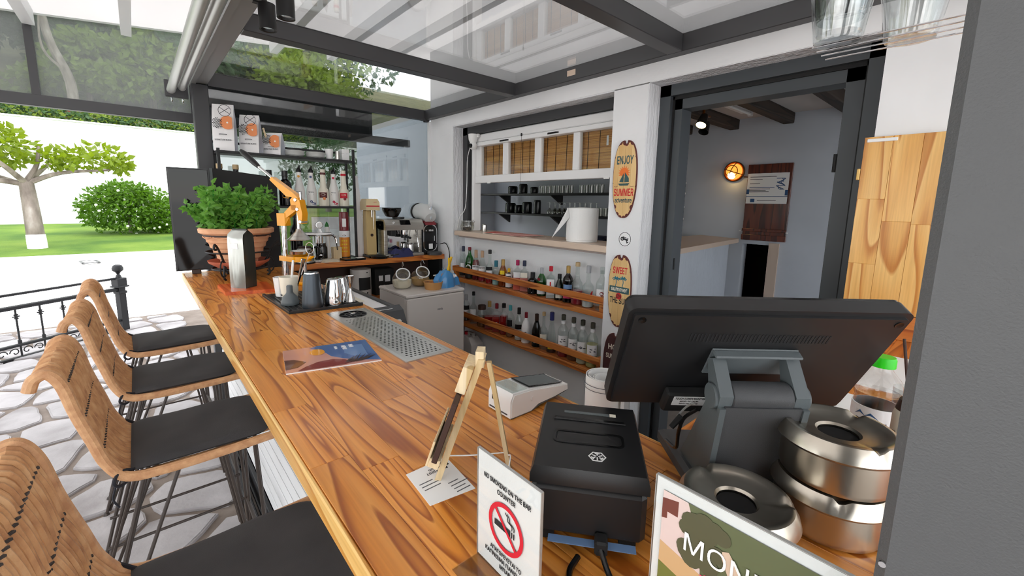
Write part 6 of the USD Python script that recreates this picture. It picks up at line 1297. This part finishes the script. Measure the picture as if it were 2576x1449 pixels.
t = thing('jerry_can', 'translucent white jerry can with a red cap below the bottle shelves', 'can', (-3.20, 2.30, 0)); P('body', hull([(x, y, z) for x in (-.10, .12) for y in (-.07, .07) for z in (0, .24)] + [(x, y, .30) for x in (-.05, .05) for y in (-.05, .05)]), 'fridge_white', t); P('cap', cyl(.022, .30, .325, 18).apply_translation((-.05, 0, 0)), 'cap_bright_red', t); P('handle', J(bx(-.02, .06, -.012, .012, .325, .338, .003), bx(-.02, -.005, -.012, .012, .295, .33), bx(.045, .06, -.012, .012, .295, .33)), 'fridge_white', t); P('label_text', F(text('5L', .02, 0, 0, .0005, True), .05, .08, -.0712), 'ink', t, smooth=False)

# ------------------------------------------------------------------ wall things: signs, camera, ledge things
mottled('sign_wood', [(.3, (214, 168, 104)), (.6, (232, 196, 136)), (.8, (240, 210, 156))], 7, .6, 4, stretch=(1, 1, .25)); mat('sign_edge', (96, 44, 38), .7); mat('sign_dark', (70, 34, 34), .6); mat('sign_red', (206, 40, 44), .6); mat('sign_teal', (52, 86, 88), .6); mat('sun_orange', (236, 118, 44), .6)
def board_shape(hw, h, notch=.012):
    th = np.linspace(0, 2 * math.pi, 72, endpoint=False); c, d = np.cos(th), np.sin(th)
    e = np.where(d > 0, .72, .86)
    pl = Polygon(np.c_[hw * np.sign(c) * np.abs(c) ** e, h / 2 + h / 2 * np.sign(d) * np.abs(d) ** np.where(d > 0, .80, .98)])
    return pl.difference(ell(notch, .022, 0, h, 16)).buffer(-.002).buffer(.002)
def surf(z0, xc, h, m_, lab, rz=0):
    t = thing('surfboard_sign', lab, 'sign', (xc, YW, z0), 0, 'surfboard signs on the wall pillar')
    pl = board_shape(.083, h); P('rim', F(prism(pl, .011), 0, 0, 0), 'sign_edge', t, smooth=False)
    ed_ = unary_union([affinity.translate(Point(*p).buffer(.006 + .008 * (k % 3 == 0)), 0, 0) for k, p in enumerate(A(pl.exterior.coords)[::3]) if p[1] < h * .10 or p[1] > h * .93 or k % 5 == 0]) if m_ == 'sign_wood' else Polygon()
    for a, b in zip((-.09, -.046, -.001, .043), (-.0468, -.0018, .0422, .09)):
        c = pl.buffer(-.0035).difference(ed_).intersection(sbox(a, 0, b, h))
        if not c.is_empty: P('plank', F(prism(c, .0015), 0, 0, -.0111), m_, t, smooth=False)
    return t
def TX(t, s, h, z, m_, w, x=0, n='sign_text'): P(n, F(text(s, h, 0, 0, .0006, True, wmax=w), x, z, -.0128), m_, t, smooth=False)
t = surf(1.476, -1.526, .463, 'sign_wood', 'wooden surfboard sign reading ENJOY SUMMER, topmost on the pillar')
TX(t, 'ENJOY', .046, .325, 'sign_teal', .115); TX(t, 'SUMMER', .042, .135, 'sign_red', .138); TX(t, 'adventure', .026, .095, 'sign_teal', .12)
sr = unary_union([circ(.030, 0, .272, 24)] + [Polygon([(.031 * math.cos(a - .13), .272 + .031 * math.sin(a - .13)), (.043 * math.cos(a), .272 + .043 * math.sin(a)), (.031 * math.cos(a + .13), .272 + .031 * math.sin(a + .13))]) for a in np.linspace(0, 2 * math.pi, 17)[:-1]]).intersection(sbox(-.06, .255, .06, .4))
P('sun_print', F(prism(sr, .0004), -.002, 0, -.0128), 'sun_orange', t, smooth=False)
P('boat_print', F(prism(unary_union([Polygon([(-.004, .215), (-.004, .272), (-.034, .218)]), Polygon([(.002, .215), (.004, .275), (.032, .24), (.034, .216)]), Polygon([(-.042, .208), (.038, .210), (.028, .196), (-.030, .196)])]), .0004), 0, 0, -.0131), 'sign_teal', t, smooth=False)
for s in (-1, 1): P('wave_print', F(prism(LineString([(s * (.045 + .004 * k), .19 + .002 * math.sin(k * 1.6)) for k in range(7)]).buffer(.0008), .0004), 0, 0, -.0131), 'sign_edge', t, smooth=False)
t = surf(.786, -1.518, .463, 'sign_wood', 'wooden surfboard sign reading SWEET summer IN THE SUN, lower on the pillar')
TX(t, 'SWEET', .040, .345, 'sign_red', .105); TX(t, 'THE SUN', .036, .155, 'ink', .13)
P('banner_print', F(prism(sbox(-.072, .222, .072, .262), .0004), 0, 0, -.0128), 'sign_teal', t, smooth=False); P('sign_text', F(text('summer', .026, 0, 0, .0006, True, wmax=.12), 0, .234, -.0133), 'label_cream', t, smooth=False)
P('red_disc', F(prism(circ(.021, 0, .202, 24), .0004), 0, 0, -.0134), 'sign_red', t, smooth=False); P('sign_text', F(text('IN', .022, 0, 0, .0006, True), 0, .192, -.0139), 'sign_edge', t, smooth=False)
for px_, h_ in ((-.028, .33), (.022, .335)):
    tr_ = [LineString([(px_, .262), (px_ + .006, .29), (px_ + .002, h_ - .02)]).buffer(.0022)] + [LineString([(px_ + .002, h_ - .02), (px_ + .002 + .016 * math.cos(a), h_ - .016 + .010 * math.sin(a)), (px_ + .002 + .026 * math.cos(a), h_ - .022 + .008 * math.sin(a))]).buffer(.0028) for a in (0, .9, 1.9, 3.1, 4.0, -.8)]
    P('palm_print', F(prism(unary_union(tr_), .0004), 0, 0, -.0131), 'cap_teal', t, smooth=False)
t = surf(.30, -1.53, .44, 'sign_dark', 'dark surfboard sign near the floor behind the touch monitor')
TX(t, 'HOT', .035, .33, 'label_cream', .09); TX(t, 'SUMMER', .03, .27, 'label_cream', .12); P('flower_print', F(prism(unary_union([circ(.03, .02, .12), circ(.026, -.03, .09)]), .0004), 0, 0, -.0131), 'sun_orange', t, smooth=False)
t = thing('camera_sticker', 'round black and white camera surveillance sticker on the pillar', 'sticker', (-1.505, YW, 1.347))
P('disc', F(prism(circ(.045, n=40), .001), 0, 0, 0), 'label_white', t, smooth=False); P('ring', F(prism(circ(.043, n=40).difference(circ(.040, n=40)), .0004), 0, 0, -.001), 'ink', t, smooth=False)
P('camera_print', F(prism(unary_union([affinity.rotate(sbox(-.016, -.006, .024, .012), -14), circ(.0125, -.018, .002).difference(circ(.006, -.018, .002)), LineString([(.012, -.004), (.016, -.022), (.024, -.016)]).buffer(.0028)]).difference(affinity.rotate(sbox(-.006, .004, .02, .008), -14)), .0004), 0, 0, -.001), 'ink', t, smooth=False)
t = thing('security_camera', 'white dome security camera at the corner of the window cassette', 'camera', (-3.225, 2.345, 2.165)); P('mount', lathe([(.028, -.075), (.04, -.05), (.043, -.02), (.043, 0), (0, 0)], 28), 'white_plastic', t); P('head', mv(trimesh.creation.icosphere(3, .037), 0, 0, -.10), 'white_plastic', t, smooth=True); P('lens_face', rot(lathe([(0, .0), (.021, 0), (.018, .012), (0, .014)], 24), 'x', 90).apply_translation((.006, -.028, -.103)), 'black_gloss', t); P('lens', rot(cyl(.007, .0, .004, 16), 'x', 90).apply_translation((.006, -.042, -.103)), 'chrome', t); P('hook_up', bx(-.02, .06, .01, .03, -.03, .0), 'white_plastic', t)
o = P('camera_cable', tube(curve([(-3.255, 2.35, 2.10), (-3.29, 2.33, 1.95), (-3.30, 2.33, 1.70), (-3.32, 2.325, 1.50), (-3.385, 2.31, 1.42), (-3.40, 2.29, 1.30)], 6), .0035, 6), 'white_plastic'); tag(o, 'white camera cable hanging down the left window reveal', 'cable')
LZ = 1.293
t = thing('glass_jar', 'round glass jar with a clip lid at the left end of the serving ledge', 'jar', (-3.255, 2.305, LZ)); P('body', lathe([(0, 0), (.045, 0), (.062, .02), (.066, .045), (.060, .07), (.055, .078), (.058, .084), (.054, .086), (.058, .05), (0, .006)], 32), 'jar_glass', t, smooth=40); P('lid', lathe([(0, .088), (.058, .088), (.058, .096), (.02, .10), (0, .10)], 30), 'jar_glass', t, smooth=40); P('clip', tube([(.05, .02, .06), (.075, .03, .09), (.06, .02, .105)], .0022, 6), 'chrome', t)
vessel('steel_shaker', 'small steel spice shaker on the serving ledge', 'shaker', -3.12, 2.40, [(0, 0), (.022, 0), (.023, .05), (.021, .062), (.012, .068), (0, .069)], 'steel', z=LZ)
t = thing('paper_stack', 'loose stack of pink printed sheets on the serving ledge', 'papers', (-2.69, 2.345, LZ)); mat('pink_sheet', (222, 164, 156), .7); mat('red_sheet', (214, 96, 84), .7)
for k, (m_, dx, dy, rz_) in enumerate((('label_cream', .06, 0, 3), ('pink_sheet', 0, .01, -4), ('label_cream', -.05, 0, 6), ('pink_sheet', .03, -.01, -8), ('red_sheet', -.06, .02, 9), ('pink_sheet', .09, 0, 12))):
    sh = rot(bx(-.21, .21, -.075, .075, 0, .0016), 'z', rz_).apply_translation((dx, dy, .0019 * k)); P('sheet', sh, m_, t)
t = thing('paper_towel_roll', 'big white paper towel roll with a hanging loose sheet on the serving ledge', 'towel roll', (-1.965, 2.395, LZ)); P('base_core', cyl(.109, 0, .012, 48), 'paper_towel', t)
P('roll', lathe([(.02, .013), (.112, .013), (.1125, .02), (.1125, .232), (.111, .236), (.02, .242), (.02, .013)], 56), 'paper_towel', t, smooth=40)
fl_ = [(-.05, -.1035, .2355), (-.114, .0, .2355), (-.215, -.085, .012), (-.085, -.098, .120), (-.02, -.118, .170)]
vv = A(fl_); tri = [(0, 1, 2), (0, 2, 3), (0, 3, 4)]; P('loose_sheet', J(TM(vv, tri), mv(TM(vv, [q[::-1] for q in tri]), 0, .0015, 0)), 'paper_towel', t, smooth=False)
# ------------------------------------------------------------------ kitchen behind the serving window
mat('shelf_dark', (26, 24, 24), .5)
for z, nm in ((1.405, 'lower'), (1.715, 'upper')):
    t = thing('kitchen_shelf', f'dark {nm} wall shelf of glassware seen through the serving window', 'shelf', (-4.2, 4.72, z)); P('board', bx(-1.9, 1.5, -.14, .14, -.03, 0, .003), 'shelf_dark', t)
    for xk in (-1.4, -.2, 1.0): P('bracket', hull([(xk - .02, .14, -.03), (xk + .02, .14, -.03), (xk - .02, .14, -.17), (xk + .02, .14, -.17), (xk - .02, -.10, -.03), (xk + .02, -.10, -.03)]), 'shelf_dark', t)
def wglass(loc, lab, inv=True):
    t = thing('wine_glass', lab, 'glass', loc, 0, 'wine glasses on the kitchen shelves')
    pr = [(0, 0), (.033, 0), (.033, .002), (.006, .006), (.004, .075), (.02, .09), (.037, .12), (.038, .15), (.032, .175), (.0305, .175), (.036, .15), (.035, .12), (.004, .085)]
    P('glass_body', lathe([(r, .175 - z) for r, z in pr[::-1]] if inv else pr, 18), 'jar_glass', t, smooth=40); return t
def tglass(loc, lab):
    t = thing('drinking_glass', lab, 'glass', loc, 0, 'drinking glasses on the kitchen shelves'); P('glass_body', lathe([(0, 0), (.03, 0), (.034, .11), (.032, .11), (.028, .006), (0, .006)], 18), 'jar_glass', t, smooth=40); return t
w0 = None; L1 = 'upturned wine glass in the row on the lower kitchen shelf'; L2 = 'upturned wine glass in the row on the upper kitchen shelf'
ORD = ['first', 'second', 'third', 'fourth', 'fifth', 'sixth', 'seventh', 'eighth', 'ninth', 'tenth', 'eleventh', 'twelfth', 'thirteenth']
for i in range(9):
    for j in range(2):
        L1 = f'{ORD[i]} upturned wine glass from the left, {("front", "rear")[j]} row, lower kitchen shelf'
        loc = (-4.42 + .095 * i, 4.62 + .13 * j, 1.405)
        if w0 is None: w0 = wglass(loc, L1)
        else: dup(w0, loc, 0, L1, 'wine glasses in the row on the lower kitchen shelf')
w0.SetCustomDataByKey('group', 'wine glasses in the row on the lower kitchen shelf')
for i in range(5): dup(w0, (-3.30 + .09 * i, 4.66, 1.715), 0, f'{ORD[i]} upturned wine glass from the left on the upper kitchen shelf', 'wine glasses in the row on the upper kitchen shelf')
g0 = None; L3 = 'drinking glass in the row on the upper kitchen shelf'
for i in range(13):
    L3 = f'{ORD[i]} drinking glass from the left on the upper kitchen shelf'
    loc = (-4.62 + .085 * i + (.10 if i > 7 else 0), 4.64, 1.715)
    if g0 is None: g0 = tglass(loc, L3)
    else: dup(g0, loc, 0, L3)
for i in range(7): dup(g0, (-3.52 + .08 * i, 4.66, 1.405), 0, f'{ORD[i]} drinking glass from the left at the right of the lower kitchen shelf', 'drinking glasses at the right of the lower kitchen shelf')
for k, (x, z, h, r) in enumerate(((-5.35, 1.405, .16, .09), (-5.15, 1.405, .13, .07), (-4.95, 1.405, .18, .08), (-4.72, 1.405, .21, .055), (-5.3, 1.715, .12, .08), (-5.05, 1.715, .15, .07), (-4.8, 1.715, .10, .06))):
    t = thing('kitchen_pot', ('wide dark pot', 'low dark pot', 'tall dark pot', 'narrow dark jug', 'dark bowl', 'dark pot', 'small dark bowl')[k] + f' at the left of the {"lower" if z < 1.6 else "upper"} kitchen shelf', 'pot', (x, 4.66, z)); P('body', lathe([(0, 0), (r * .9, 0), (r, .02), (r, h * .85), (r * .85, h), (0, h)], 24), 'black_gloss', t, smooth=40)
t = thing('plate_rack', 'white wire plate rack at the right end of the kitchen wall', 'rack', (-2.78, 4.80, 1.40)); 
for z in (0, .14, .30, .42): P('rack_bar', bx(-.22, .30, -.1, .1, z, z + .02), 'label_white', t)
for x in (-.2, .04, .28): P('rack_post', bx(x, x + .015, -.1, .1, 0, .45), 'black_iron', t)
for i in range(6): P('dark_dish', bx(-.15 + .065 * i, -.13 + .065 * i, -.06, .06, .16, .28), 'black_gloss', t)
t = thing('yellow_bag', 'yellow bag lying below the plate rack in the kitchen', 'bag', (-2.62, 4.55, 1.225)); P('bag_body', crumple(.13, .08, .10, 6), 'peg_yellow', t, smooth=True)
kc = thing('kitchen_counter', 'pale kitchen worktop below the glass shelves', 'counter', (-4.2, 4.6, 0)); P('worktop', bx(-1.9, 2.1, -.3, .39, .9, .94), 'sill_beige', kc); P('cabinet', bx(-1.9, 2.1, -.28, .39, 0, .899), 'inner_wall', kc)
for x, lab in ((-3.42, 'dark blue toaster on the kitchen worktop'), (-3.05, 'black sandwich grill on the kitchen worktop')):
    t = thing('kitchen_appliance', lab, 'appliance', (x, 4.5, .94)); P('body', bx(-.17, .17, -.11, .11, 0, .22, .03), 'cap_navy' if 'blue' in lab else 'black_gloss', t); P('handle', bx(-.10, .10, -.13, -.11, .10, .13, .004), 'chrome', t)
# ------------------------------------------------------------------ room behind the doorway
t = thing('bulkhead_lamp', 'round brass cage wall lamp glowing orange in the back room', 'lamp', (-1.985, YI, 1.945)); mat('brass', (150, 92, 40), .3, 1.0)
emit('lamp_glow', (236, 130, 50), .9); emit('lamp_hot', (255, 214, 140), 7.0)
P('glass_dome', F(lathe([(.085, 0), (.085, .03), (.07, .07), (.035, .095), (0, .10)], 30), 0, 0, 0), 'lamp_glow', t, smooth=True); P('hot_spot', mv(trimesh.creation.icosphere(2, .04), .0, -.075, -.045), 'lamp_hot', t, smooth=True)
P('base_ring', F(lathe([(.10, 0), (.108, .0), (.108, .025), (.098, .03), (.088, .025)], 32), 0, 0, 0), 'brass', t)
for a in (0, 90): P('cage_wire', rot(tube([(.10 * math.cos(b), -.022 - .09 * math.sin(b), 0) for b in np.linspace(0, math.pi, 14)], .0045, 6), 'y', a + 20), 'brass', t)
P('cage_ring', tube([(.062 * math.cos(b), -.088, .062 * math.sin(b)) for b in np.linspace(0, 2 * math.pi, 24, endpoint=False)], .004, 6, True), 'brass', t); P('conduit', rod((.10, -.01, -.06), (.17, -.01, -.065), .005), 'brass', t)
w4 = thing('brown_shutter', 'dark brown varnished wooden hatch on the back room wall', 'hatch', (-1.635, YI, 1.21)); P('panel', bx(-.205, .215, -.02, -.0005, .0, .80, .003), 'brown_shutter', w4); P('batten', bx(-.21, .22, -.032, -.0205, .0, .06, .003), 'brown_shutter', w4); P('batten', bx(-.21, .22, -.032, -.0205, .095, .125, .003), 'brown_shutter', w4)
for s in (-.235, .216): P('latch', bx(s, s + .02, -.035, -.02, .09, .10), 'label_white', w4)
t = thing('notice_poster', 'white printed notice with a blue emblem hung on the brown hatch', 'notice', (-1.64, YI - .0335, 1.60)); P('sheet', bx(-.19, .20, -.002, 0, .0, .315), 'white_paper', t)
for z, x0, w_, m_ in ((.275, -.165, .25, 'soft_ink'), (.25, -.165, .12, 'soft_ink'), (.205, -.165, .10, 'soft_ink'), (.165, -.165, .24, 'blue_ink'), (.15, -.165, .20, 'soft_ink'), (.135, -.165, .16, 'soft_ink'), (.12, -.165, .19, 'soft_ink'), (.028, -.08, .18, 'soft_ink')): P('notice_line', bx(x0, x0 + w_, -.0026, -.002, z, z + .006), m_, t)
P('notice_band', bx(-.19, .20, -.0026, -.002, .072, .078), 'blue_ink', t); P('corner_block', bx(-.19, -.165, -.0028, -.002, .10, .15), 'blue_ink', t); P('corner_block', bx(.175, .20, -.0028, -.002, .085, .14), 'blue_ink', t); P('shield_mark', bx(-.145, -.105, -.0026, -.002, .015, .05), 'blue_ink', t)
em = unary_union([LineString(curve([(.10 + .04 * math.sin(k * 2.4 + .5 * s_), .14 + .018 * k + .008 * math.cos(k * 3.1)) for k in range(8)], 5)).buffer(.0026) for s_ in range(3)]); P('emblem', F(prism(em, .0005), 0.03, 0, -.002), 'blue_ink', t, smooth=False)
emit('spot_glow', (255, 196, 110), 14.0)
for x, lit, lab in ((-1.79, True, 'lit black spotlight on the ceiling beam of the back room'), (-1.93, False, 'unlit black spotlight on the ceiling beam of the back room')):
    t = thing('ceiling_spot', lab, 'lamp', (x, 3.75 if lit else 4.1, 2.39)); P('arm', rod((0, 0, 0), (0, 0, -.055), .012), 'brass', t); h_ = rot(lathe([(0, .06), (.03, .055), (.036, .02), (.046, -.05), (.043, -.05), (.034, .015), (0, .02)], 24), (1, 0, 0), -32).apply_translation((0, -.01, -.10)); P('shade', h_, 'black_plastic', t)
    P('mount_block', bx(-.03, .03, -.03, .03, -.004, .006), 'brass', t)
    if lit: P('bulb', rot(cyl(.041, -.0495, -.047, 22), (1, 0, 0), -32).apply_translation((0, -.01, -.10)), 'spot_glow', t)
t = thing('tube_fixture', 'white fluorescent tube fixture on the back room ceiling', 'lamp', (-1.73, 3.9, 2.5)); P('fixture_body', bx(-.07, .07, -.65, .65, -.035, -.001, .005), 'label_white', t); P('tube', tube([(.03, -.6, -.055), (.03, .6, -.055)], .014, 12), 'white_plastic', t); P('tube_holder', bx(.01, .05, .6, .63, -.075, -.035, .003), 'white_plastic', t); P('tube_holder', bx(.01, .05, -.63, -.6, -.075, -.035, .003), 'white_plastic', t)
t = thing('folded_napkin', 'crumpled white napkin on the half wall inside the doorway', 'napkin', (-1.72, 3.15, 1.229)); P('napkin', crumple(.06, .09, .035, 8), 'paper_towel', t, smooth=True)
